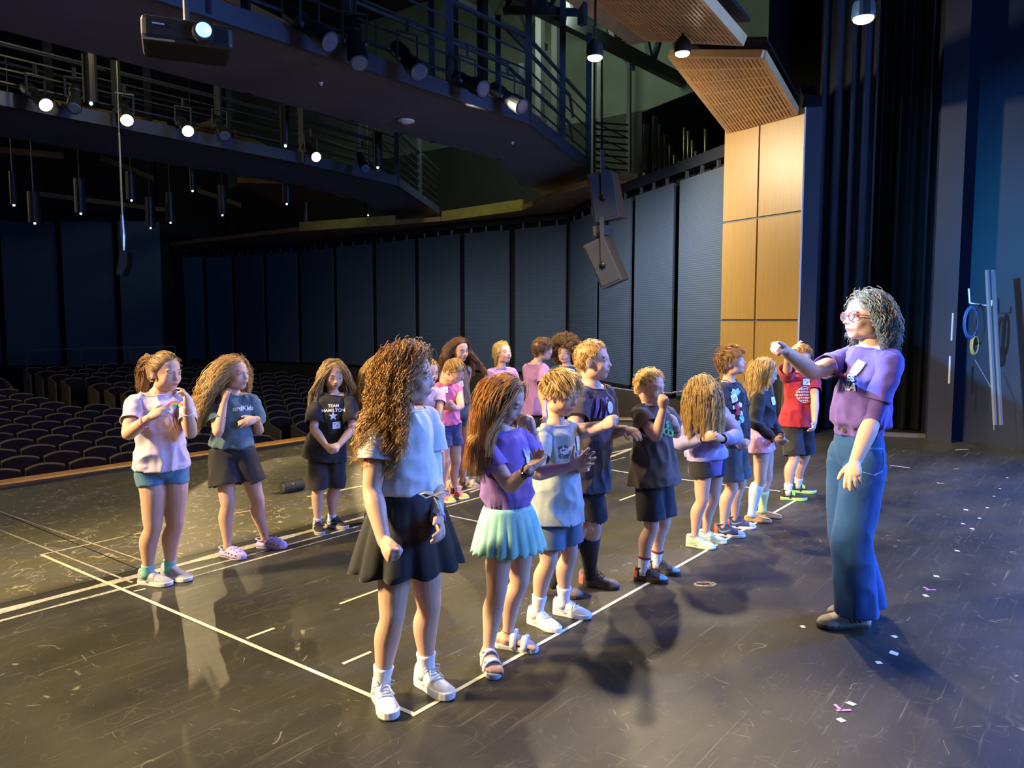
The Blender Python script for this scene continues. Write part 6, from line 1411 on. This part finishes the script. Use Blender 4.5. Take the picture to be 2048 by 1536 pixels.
R_.append(dict(id='L', label='girl with long straight ginger hair, purple T-shirt and pleated mint skirt', h=1.31, feet=((976, 1330, 14), (1014, 1296, 72)), pel=(1018, 0), yaw=42, syaw=40, neck=(1001, 862), head=(1010, 800), hyaw=72, hpitch=-24, hh=.205, vox=.0042, closed=1,
  armR=dict(e=(1020, 972, 'n'), w=(1058, 938, 'n'), h=(1078, 918, 'f'), palm=(0, .3, 1), pose='relax'), armL=dict(e=(1078, 935, 'f'), w=(1066, 862, 'n'), h=(1061, 832, 'n'), palm=(-1, .0, 0), pose='clasp'),
  hair=((0.405, 0.176, 0.047), (0.837, 0.486, 0.162)), hairs=[dict(len=.34, guides=230, kids=13, dirf=d_down, clear=.20, grav=.30, vol=.05, wave=.003, wlen=.14, spread=.008, clump=.45, rad=.0016, seg=18)],
  top=dict(name='t_shirt', mat=fab('bright_purple_tee', (.25, .13, .42)), hem=1046, sleeve=.62, ease=.014, flare=.02), bottom=dict(name='skirt', kind='skirt', mat=fab('mint_cloth', (.32, .66, .58)), hem=1096, r=(.072, .120), pleats=20, amp=.007, ease=.01), waist_t=.10,
  barefoot=1, shoe=dict(kind='sandal', upper=mat('white_strap', (.72, .70, .70), .4), sole=mat('silver_footbed', (.55, .55, .58), .5), accent=mat('buckle_white', (.8, .8, .8), .3))))
R_.append(dict(id='N', label='tall boy with short red hair in brown T-shirt, black shorts and long black socks', h=1.44, feet=((1180, 1172, 74), (1108, 1188, 66)), pel=(1172, 0), yaw=58, syaw=52, neck=(1186, 776), head=(1186, 722), hyaw=72, hpitch=4, hh=.218, vox=.0045, skin=SKIN2, iris='blue', build=1.10, armw=1.15, legw=1.1,
  armR=dict(e=(1148, 866, 'n'), w=(1206, 852, 'n'), h=(1232, 838, 'n'), palm=(.3, .9, -.3), pose='fist'), armL=dict(e=(1214, 866, 'f'), w=(1252, 860, 'n'), h=(1275, 865, 'n'), palm=(0, .6, -.6), pose='relax'),
  hair=((.44, .25, .09), (.80, .55, .24)), hairs=[boy_hair(.018, .009)],
  top=dict(name='t_shirt', mat=fab('brown_black_tee', (.055, .040, .042)), hem=977, sleeve=.68, ease=.020, sw=.049), bottom=dict(name='shorts', kind='shorts', mat=BLK, hem=1040, leg=.058, ease=.016), sock=(BLK, .215), shoe=dict(kind='sneaker', upper=mat('grey_brown_mesh', (.11, .09, .085), .6), sole=mat('dark_rubber', (.06, .05, .05), .6), laces=BLK, toe=mat('taupe_toe', (.22, .17, .14), .6), heel=mat('coral_heel', (.6, .15, .12), .5))))
R_.append(dict(id='M', label='boy with blond fringe in grey panda T-shirt holding his palms together', h=1.30, feet=((1074, 1249, 46), (1127, 1229, 66)), pel=(1112, 0), yaw=52, syaw=48, neck=(1114, 850), head=(1122, 787), hyaw=52, hpitch=-14, hh=.214, vox=.0042, iris='blue', closed=.6,
  armR=dict(e=(1074, 948, 'n'), w=(1143, 932, 'n'), h=(1174, 918, 'n'), palm=(.3, 1, 0), pose='open', hl=.142), armL=dict(e=(1128, 945, 'f'), w=(1160, 936, 'n'), h=(1182, 928, 'n'), palm=(-.2, -.9, .3), pose='open'),
  hair=((0.378, 0.216, 0.074), (0.81, 0.567, 0.23)), hairs=[boy_hair(.072, .016)],
  top=dict(name='t_shirt', mat=fab('light_grey_cotton', (.36, .40, .40)), hem=1040, sleeve=.62, ease=.018, flare=.03, fold=.008), bottom=dict(name='shorts', kind='shorts', mat=fab('slate_shorts', (.10, .14, .19)), hem=1090, leg=.058, ease=.012),
  sock=(sock_w, .115), shoe=dict(kind='sneaker', upper=WHITE_SH, sole=WHITE_SO, laces=WHITE_SO, bow=0, mark=('swoosh', mat('pearl_mark', (.68, .70, .68), .3)), strap=WHITE_SH, sole_h=.13)))
R_.append(dict(id='O', label='boy with short blond hair pulling his brown T-shirt up over his mouth', h=1.25, feet=((1286, 1161, 72), (1312, 1146, 74)), pel=(1309, 0), yaw=42, syaw=40, neck=(1301, 810), head=(1300, 774), hyaw=48, hpitch=-6, hh=.205,
  armR=dict(e=(1312, 874, 'n'), w=(1327, 815, 'n'), h=(1329, 792, 'n'), palm=(0, .9, 0), pose='fist'), armL=dict(e=(1352, 868, 'f'), w=(1352, 850, 'n'), h=(1342, 838, 'n'), palm=(-.3, .9, 0), pose='clasp'),
  hair=((0.513, 0.297, 0.095), (0.95, 0.675, 0.27)), hairs=[boy_hair(.020, .010)],
  top=dict(name='t_shirt', mat=fab('taupe_tee', (.085, .062, .052)), hem=966, sleeve=.62, ease=.026, flare=.035, sw=.049), bottom=dict(name='shorts', kind='shorts', mat=BLK, hem=1034, leg=.058, ease=.014),
  sock=(sock_w, .115, mat('maroon_stripe', (.20, .03, .05), .8)), shoe=dict(kind='sneaker', upper=mat('black_knit', (.035, .03, .032), .6), sole=mat('dark_rubber', (.06, .05, .05), .6), laces=BLK, toe=mat('sky_toe', (.12, .38, .58), .4), heel=mat('orange_heel', (.75, .18, .10), .5), sole_h=.14)))
R_.append(dict(id='Q', label='boy with brown hair and necklace looking up, black T-shirt with colourful print', h=1.33, feet=((1445, 1071, 72), (1468, 1055, 76)), pel=(1464, 0), yaw=55, syaw=50, neck=(1458, 765), head=(1462, 724), hyaw=68, hpitch=16, hh=.206,
  armR=dict(e=(1450, 868, 'n'), w=(1480, 893, 'n'), h=(1493, 896, 'n'), palm=(0, .7, .5), pose='clasp'), armL=dict(e=(1494, 852, 'f'), w=(1494, 884, 'n'), h=(1488, 893, 'n'), palm=(-.7, .4, 0), pose='clasp'),
  hair=((0.176, 0.088, 0.041), (0.459, 0.257, 0.108)), hairs=[boy_hair(.070, .028)],
  top=dict(name='t_shirt', mat=BLK, hem=890, sleeve=.62, ease=.016, sw=.045), bottom=dict(name='shorts', kind='shorts', mat=fab('slate_green_shorts', (.055, .075, .090)), hem=958, leg=.056, ease=.016),
  shoe=dict(kind='sneaker', upper=mat('navy_leather', (.045, .055, .13), .45), sole=WHITE_SO, laces=mat('navy_lace', (.04, .05, .12), .6), mark=('swoosh', mat('sky_mark', (.25, .38, .60), .4)), toe=mat('pale_blue_toe', (.35, .42, .58), .4), heel=mat('red_orange_heel', (.75, .12, .04), .5))))
R_.append(dict(id='P', label='girl in lavender sweatshirt with long hair hanging over her lowered face', h=1.25, feet=((1388, 1093, 60), (1410, 1083, 64)), pel=(1414, 0), yaw=28, syaw=24, neck=(1414, 812, -.02), head=(1403, 785, -.12), hyaw=8, hpitch=-48, hh=.198, noface=1,
  armR=dict(e=(1362, 884, 'n'), w=(1408, 878, 'n'), h=(1424, 873, 'n'), palm=(.2, .9, 0), pose='pinch'), armL=dict(e=(1472, 872, 'n'), w=(1444, 878, 'n'), h=(1428, 872, 'n'), palm=(-.2, .9, -.2), pose='pinch'),
  hair=((0.324, 0.189, 0.061), (0.783, 0.54, 0.216)), hairs=[dict(len=.31, guides=230, kids=12, dirf=lambda root, n0, rs: np.stack([root[:, 0]*.8, .5-root[:, 1]*.3, .2-np.zeros(len(root))], 1)+n0*.2, grav=.34, vol=.05, wave=.004, wlen=.10, spread=.009, clump=.5, seg=16, clear=None)],
  top=dict(name='sweatshirt', mat=fab('lavender_fleece', (.36, .32, .62)), hem=917, sleeve=2, ease=.022, sw=.044, blouse=1, fold=.008), under=dict(name='undershirt', mat=fab('violet_tee', (.20, .12, .34)), hem=944), bottom=dict(name='running_shorts', kind='shorts', mat=BLK, hem=952, leg=.064, ease=.014),
  shoe=dict(kind='sneaker', upper=mat('pale_blue_green_mesh', (.55, .68, .62), .5), sole=mat('pale_lime_rubber', (.66, .74, .52), .5), laces=mat('ice_lace', (.6, .7, .75), .6), bow=0, mark=('swoosh', mat('soft_green_mark', (.45, .6, .42), .4)))))
R_.append(dict(id='R', label='girl with shoulder length blond hair, black cardigan, pink shorts and odd long socks', h=1.26, feet=((1503, 1043, 74), (1524, 1035, 76)), pel=(1521, 0), yaw=62, syaw=60, neck=(1525, 781), head=(1531, 745), hyaw=82, hpitch=-14, hh=.200, closed=1,
  armR=dict(e=(1512, 848, 'n'), w=(1550, 880, 'n'), h=(1566, 888, 'n'), palm=(.2, .8, .3), pose='relax'), armL=dict(e=(1545, 850, 'f'), w=(1560, 872, 'n'), h=(1569, 884, 'n'), palm=(-.5, .3, .3), pose='relax'),
  hair=((0.405, 0.257, 0.095), (0.837, 0.608, 0.27)), hairs=[long_hair(.17, 170, 12, wave=.004, wlen=.08, spread=.009, clump=.4)],
  top=dict(name='cardigan', mat=BLK, hem=852, sleeve=2, ease=.014, sw=.034), bottom=dict(name='pyjama_shorts', kind='shorts', mat=None, hem=903, leg=.062, ease=.014, flare=.012),
  sockR=(mat('icy_sock', (.55, .68, .80), .8), .225), sockL=(mat('lime_sock', (.58, .66, .28), .8), .165), shoe=dict(kind='moccasin', upper=mat('tan_suede', (.46, .30, .13), .8), sole=WHITE_SO, accent=mat('tan_seam', (.36, .22, .09), .8))))
R_.append(dict(id='S', label='boy in red T-shirt with one hand on his head, last child at right', h=1.34, feet=((1575, 999, 74), (1595, 985, 78)), pel=(1593, 0), yaw=15, syaw=8, neck=(1600, 745), head=(1603, 715), hyaw=10, hpitch=-4, hh=.208,
  armR=dict(e=(1576, 724, 'n'), w=(1585, 700, 'n'), h=(1596, 690, 'n'), palm=(.6, .4, -.7), pose='open'), armL=dict(e=(1630, 800, 'n'), w=(1629, 845, 'n'), h=(1626, 862, 'n'), palm=(-1, .3, 0), pose='relax'),
  hair=((0.216, 0.108, 0.041), (0.567, 0.324, 0.121)), hairs=[boy_hair(.045, .016)],
  top=dict(name='t_shirt', mat=fab('red_tee', (.38, .015, .03)), hem=852, sleeve=.60, ease=.018, sw=.046, flare=.02), bottom=dict(name='shorts', kind='shorts', mat=BLK, hem=908, leg=.058, ease=.014),
  sock=(sock_w, .10), shoe=dict(kind='sneaker', upper=mat('dark_knit', (.035, .025, .025), .6), sole=mat('lime_rubber', (.45, .80, .25), .5), strap=mat('neon_strap', (.35, .95, .08), .4), sole_h=.13)))
R_.append(dict(id='T', label='woman in purple T-shirt and wide blue jeans pointing left, the only adult', adult=1, h=1.69, feet=((1728, 1231, -84), (1711, 1252, -86)), pel=(1713, 0), yaw=-74, syaw=-72, neck=(1742, 698), head=(1731, 634), hyaw=-84, hpitch=2, hh=.232, vox=.0045, skin=SKIN2, iris='blue', build=.93,
  armR=dict(e=(1626, 744, 'n'), w=(1570, 702, 'n'), h=(1550, 684, 'n'), palm=(.1, .2, -1), pose='point'), armL=dict(e=(1744, 842, 'n'), w=(1710, 925, 'n'), h=(1704, 958, 'n'), palm=(.5, .8, 0), pose='relax'),
  hair=((.17, .135, .085), (.44, .38, .27)), hairs=[long_hair(.165, 230, 14, wave=.010, wlen=.075, wgrow=.4, spread=.011, clump=.45, rad=.0017)],
  top=dict(name='t_shirt', mat=fab('adult_purple_tee', (.14, .085, .40)), hem=855, sleeve=.66, ease=.015, blouse=1, tuck=1, sw=.037, belly=.006), bottom=dict(name='jeans', kind='jeans', mat=fab('blue_denim', (.014, .080, .27)), hem=1219, ease=.004, fold=.006), waist_t=.27,
  shoe=dict(kind='sneaker', upper=mat('white_suede', (.76, .74, .70), .6), sole=mat('gum_rubber', (.12, .10, .09), .5), laces=WHITE_SO, mark=('stripes', mat('black_stripes', (.015, .015, .02), .5)), toe=mat('beige_toe', (.62, .53, .44), .7), bow=0, sole_h=.09)))
def pj():
    m = fab('pink_cotton', (.62, .30, .46)); N = m.node_tree.nodes; L = m.node_tree.links; b = N['Principled BSDF']; v = N.new('ShaderNodeTexVoronoi'); v.inputs['Scale'].default_value = 26; tc = N.new('ShaderNodeTexCoord'); L.new(tc.outputs['Object'], v.inputs['Vector'])
    r = N.new('ShaderNodeMapRange'); r.inputs[1].default_value = .20; r.inputs[2].default_value = .24; L.new(v.outputs['Distance'], r.inputs[0]); x = N.new('ShaderNodeMix'); x.data_type = 'RGBA'; x.inputs[6].default_value = (.8, .72, .78, 1); x.inputs[7].default_value = (.62, .30, .46, 1); L.new(r.outputs[0], x.inputs[0]); L.new(x.outputs[2], b.inputs['Base Color']); return m
import os
only = None
for P in R_:
    if P['id'] == 'R': P['bottom']['mat'] = pj()
    if only and P['id'] not in only: continue
    person(P)

# ------------------------------------------------------------------ prints, labels and small things worn
def has(i): return i in PEOPLE
def circ(cx, cy, r0, r1, a0, a1, n=14):
    A = [a0+(a1-a0)*i/n for i in range(n+1)]; return [[(cx+r1*cos(a), cy+r1*sin(a)), (cx+r1*cos(b), cy+r1*sin(b)), (cx+r0*cos(b), cy+r0*sin(b)), (cx+r0*cos(a), cy+r0*sin(a))] for a, b in zip(A, A[1:])]
def blob(cx, cy, r, n=10, j=.25, sd=1):
    rr = random.Random(sd); return [(cx+r*(1+rr.uniform(-j, j))*cos(2*pi*i/n), cy+r*(1+rr.uniform(-j, j))*sin(2*pi*i/n)) for i in range(n)]
pm = lambda n, c: mat('print_'+n, c, .55)
if has('A'):
    for q, (n_, c) in enumerate([('pink', (.85, .12, .30)), ('orange', (.9, .35, .05)), ('yellow', (.85, .70, .05)), ('green', (.10, .45, .12)), ('teal', (.05, .35, .45))]):
        decal_poly('A', 'rainbow_print', 351, 812, circ(0, -.01, .040-.007*(q+1), .040-.007*q, 0, pi), pm(n_, c))
    decal_poly('A', 'cloud_print', 351, 818, [blob(x, y, r, sd=k) for k, (x, y, r) in enumerate([(-.04, -.008, .015), (-.028, -.012, .016), (.034, -.010, .017), (.046, -.012, .013)])], pm('white', (.85, .88, .9)), off=.008)
    text_on('A', 'shirt_lettering', 350, 830, 'DREAM', .022, pm('pink', (.85, .12, .30)), bold=.0006)
    decal_poly('A', 'cone_print', 352, 847, [[(-.020, .030), (.022, .030), (.018, -.005), (.004, -.045), (-.004, -.045), (-.015, -.005)]], pm('cream', (.70, .52, .36)))
    sheet('A', 'name_label', 312, 814, .05, .03, PAPER, .1, .004)
    for t, c, n_ in ((.72, (.70, .25, .45), 'pink_beads'), (.80, (.8, .6, .5), 'peach_beads'), (.88, (.45, .12, .30), 'plum_beads')): band('A', 'R', t, mat(n_, c, .4), w_=.004)
    for t, c, n_ in ((.60, (.78, .75, .55), 'cream_band'), (.80, (.6, .62, .62), 'grey_band')): band('A', 'L', t, mat(n_, c, .4), w_=.006)
if has('B'):
    text_on('B', 'shirt_lettering', 486, 817, 'ardKids', .042, pm('white', (.85, .88, .9)), rot=-.02, bold=.0015, shear=.15); text_on('B', 'shirt_lettering', 441, 815, 'T', .045, pm('white', (.85, .88, .9)), bold=.0015)
    band('B', 'L', .90, mat('orange_band', (.85, .42, .03), .4), w_=.008)
if has('C'):
    text_on('C', 'shirt_lettering', 667, 812, 'TEAM', .030, pm('white', (.85, .88, .9)), bold=.0008); text_on('C', 'shirt_lettering', 667, 821, 'HAMILTON', .032, pm('white', (.85, .88, .9)), bold=.0008)
    decal_poly('C', 'star_print', 666, 832, [[(cx*.034, cy*.034), (cos(a+pi/5)*.014, sin(a+pi/5)*.014), (0, 0), (cos(a-pi/5)*.014, sin(a-pi/5)*.014)] for a in [pi/2+2*pi*k/5 for k in range(5)] for cx, cy in [(cos(a), sin(a))]], pm('white', (.85, .88, .9)))
    name_label('C', 672, 850)
if has('G'): name_label('G', 889, 780, .05, .055, .055); glasses('G', mat('pink_frame', (.8, .35, .35), .3))
if has('H'): name_label('H', 920, 768, .1, .055, .05)
if has('K'): name_label('K', 1143, 742, -.05, .07, .05); text_on('K', 'shirt_lettering', 1141, 754, 'NIKE', .05, pm('white', (.85, .88, .9)), bold=.002) if False else None
if has('N'):
    for k, x in enumerate((-.06, -.025, .01, .045)): decal_poly('N', 'purple_print', 1200, 815, [[(x, .05), (x+.024, .055), (x+.020, .0), (x-.006, -.055), (x-.022, -.055), (x-.004, 0)]], pm('purple', (.30, .16, .50)))
    decal_poly('N', 'name_label', 1218, 815, [[(.030*cos(a), .034*sin(a)) for a in np.linspace(0, 2*pi, 20)[:-1]]], PAPER, off=.009)
if has('M'):
    gy = pm('charcoal', (.06, .07, .09)); wh = pm('soft_white', (.62, .66, .68))
    decal_poly('M', 'panda_print', 1134, 903, [blob(-.022, .006, .020, j=.08), blob(.018, -.006, .030, j=.1, sd=3)], wh)
    decal_poly('M', 'panda_print', 1134, 903, [blob(-.034, .024, .007), blob(-.012, .026, .007), blob(-.028, .008, .005), blob(-.016, .008, .005), blob(-.03, -.018, .011, sd=4), blob(-.006, -.022, .010, sd=5), blob(.022, -.012, .017, sd=6), blob(.045, -.020, .014, sd=7), blob(.035, .006, .012, sd=8)], gy, off=.0085)
    sheet('M', 'name_label', 1154, 886, .04, .07, PAPER, -.05, .006)
if has('O'):
    gn = pm('green', (.05, .55, .15)); text_on('O', 'shirt_lettering', 1336, 866, 'OCK', .055, gn, rot=-.25, bold=.002); text_on('O', 'shirt_lettering', 1334, 850, 'S', .05, gn, rot=-.1, bold=.002)
if has('P'): name_label('P', 1434, 838, .05, .07, .065)
if has('Q'):
    cy, rd, wh = pm('cyan', (.25, .62, .75)), pm('red', (.50, .06, .10)), pm('white', (.85, .88, .9))
    decal_poly('Q', 'colourful_print', 1474, 800, [blob(-.03, .055, .022, j=.4, sd=1), blob(.01, .06, .022, j=.4, sd=2), blob(-.05, .02, .018, j=.4, sd=3), blob(.03, -.13, .025, j=.4, sd=4), blob(.0, -.16, .02, j=.4, sd=9)], cy)
    decal_poly('Q', 'colourful_print', 1474, 808, [blob(-.005, -.02, .022, j=.2, sd=5), blob(.0, -.06, .020, j=.2, sd=6)], rd)
    decal_poly('Q', 'colourful_print', 1474, 812, [blob(.03, .01, .018, j=.4, sd=7), blob(.03, -.05, .020, j=.4, sd=8), blob(-.03, -.01, .014, j=.4, sd=10), blob(-.03, -.07, .014, j=.4, sd=11)], wh, off=.004)
    name_label('Q', 1466, 797, .3, .07, .055)
    D = PEOPLE['Q']; o = MB(); c = D['nb']+D['axis']*.01; o.loft([c+D['rs']*cos(a)*.062+D['fs']*(sin(a)*.060+.01)+Vector((0, 0, -.03*max(0, sin(a))+.01)) for a in np.linspace(0, 2*pi, 25)], [.0022]*25, n=6); o.build('necklace', mat('cord_black', (.01, .01, .01), .5), D['root'])
if has('R'): sheet('R', 'name_label', 1546, 802, .035, .06, PAPER, .15, .006)
if has('S'):
    wh = pm('faded_white', (.80, .62, .62)); decal_poly('S', 'round_print', 1609, 789, circ(0, 0, .066, .071, 0, 2*pi, 40), wh, off=.012)
    for k, (y, w_) in enumerate([(.045, .05), (.020, .075), (-.005, .085), (-.030, .07), (-.052, .045)]):
        decal_poly('S', 'round_print', 1608, 789, [[(x, y-.006+.004*sin(x*90+k)), (x+.010, y-.004), (x+.008, y+.010), (x-.002, y+.006)] for x in np.arange(-w_/1.2, w_/1.2, .015)], wh)
    name_label('S', 1612, 764, 0, .07, .05)
if has('T'):
    sheet('T', 'name_label', 1715, 736, .045, .075, mat('label_pale_blue', (.6, .8, .85), .5), -.45, .006)
    lt = pm('pale_lilac', (.55, .6, .85)); text_on('T', 'shirt_lettering', 1703, 757, 'ES', .045, lt, bold=.002); text_on('T', 'shirt_lettering', 1697, 774, 'NIA', .05, lt, bold=.002)
    decal_poly('T', 'sun_print', 1692, 754, circ(-.015, -.01, .012, .030, 0, pi), pm('rust', (.35, .12, .25)))
    glasses('T', mat('red_frame', (.45, .05, .08), .3))
    D = PEOPLE['T']; h = D['h']; lo, hi = .235, .300; o = MB()
    o.loft([D['spine'](t) for t in (lo, hi)], [(.0700*h, .060*h), (.0685*h, .058*h)], sides=[D['side'](t) for t in (lo, hi)], n=40, cap='flat'); b = o.build('belt', mat('brown_leather', (.045, .035, .030), .45), D['root'])
    c = D['spine'](.27)+D['fs']*.060*h; o = MB(); o.box(c, (.012, .05, .045)); o.build('belt_buckle', mat('buckle_dark', (.25, .22, .18), .3, metal=.8), b)
    me = D['bottom'].data; off = D['bottom'].matrix_basis.translation+D['root'].location; bv = BVHTree.FromPolygons([tuple(v.co+D['root'].location+D['bottom'].location) for v in me.vertices], [tuple(p.vertices) for p in me.polygons]); D['bvh'], keep = bv, D['bvh']
    fr = frame_at('T', 1748, 925)
    if fr:
        st_ = mat('pale_stitching', (.35, .50, .72), .6); pts = [(-.055, .06), (.055, .065), (.055, -.04), (.0, -.062), (-.055, -.045), (-.055, .06)]
        dense = [(a0+(a1-a0)*t/6, b0+(b1-b0)*t/6) for (a0, b0), (a1, b1) in zip(pts, pts[1:]) for t in range(6)]; P_ = stick(fr, dense, .003); o = MB(); o.loft(P_, [.0014]*len(P_), n=5); o.build('pocket_stitching', st_, D['bottom'])
    fr = frame_at('T', 1730, 890)
    if fr: o = MB(); P_ = stick(fr, [(0, y) for y in np.linspace(.06, -.60, 30)], .003); 
    D['bvh'] = keep
if has('D'):
    band('D', 'L', .93, mat('lilac_strap', (.45, .22, .55), .4), 'watch_strap', w_=.010, knob=mat('watch_silver', (.6, .6, .62), .25, metal=.8))
    D = PEOPLE['D']; c = gp(870, 990, 0); c = dp(868, 990, D['Y0']-.15); o = MB(); r_, up = Vector((1, 0, 0)), Vector((0, 0, 1))
    for k in (-1, 1): o.loft([c, c+r_*.03*k+up*.012, c+r_*.055*k+up*.004, c+r_*.03*k-up*.012, c], [(.009, .003)]*5, n=8)
    o.loft([c, c+Vector((.02, -.01, -.03)), c+Vector((.035, -.01, -.075))], [(.008, .002)]*3, n=8); o.build('ribbon_bow', mat('grey_ribbon', (.62, .68, .70), .4), D['root'], smooth=True)
if has('L'):
    band('L', 'R', .92, mat('watch_dark', (.04, .05, .09), .3), 'watch_strap', w_=.009, knob=mat('watch_black', (.01, .01, .02), .1)); band('L', 'L', .95, mat('gold_band', (.65, .45, .15), .3, metal=.6), w_=.002, th=.002)
    hip, kn, an, td, G_ = PEOPLE['L']['legs']['L']; o = MB(); c = an+Vector((0, 0, .02)); o.loft([c+Vector((cos(a)*.031, sin(a)*.031, -.006*cos(a))) for a in np.linspace(0, 2*pi, 21)], [.0018]*21, n=5); o.build('anklet', mat('anklet_cord', (.25, .15, .1), .5), PEOPLE['L']['root'])
    text_on('L', 'shirt_lettering', 1052, 905, 'Nia', .05, pm('pale_lilac', (.55, .6, .85)), bold=.001); 
    sheet('L', 'name_label', 1054, 918, .05, .07, PAPER, 0, .006)
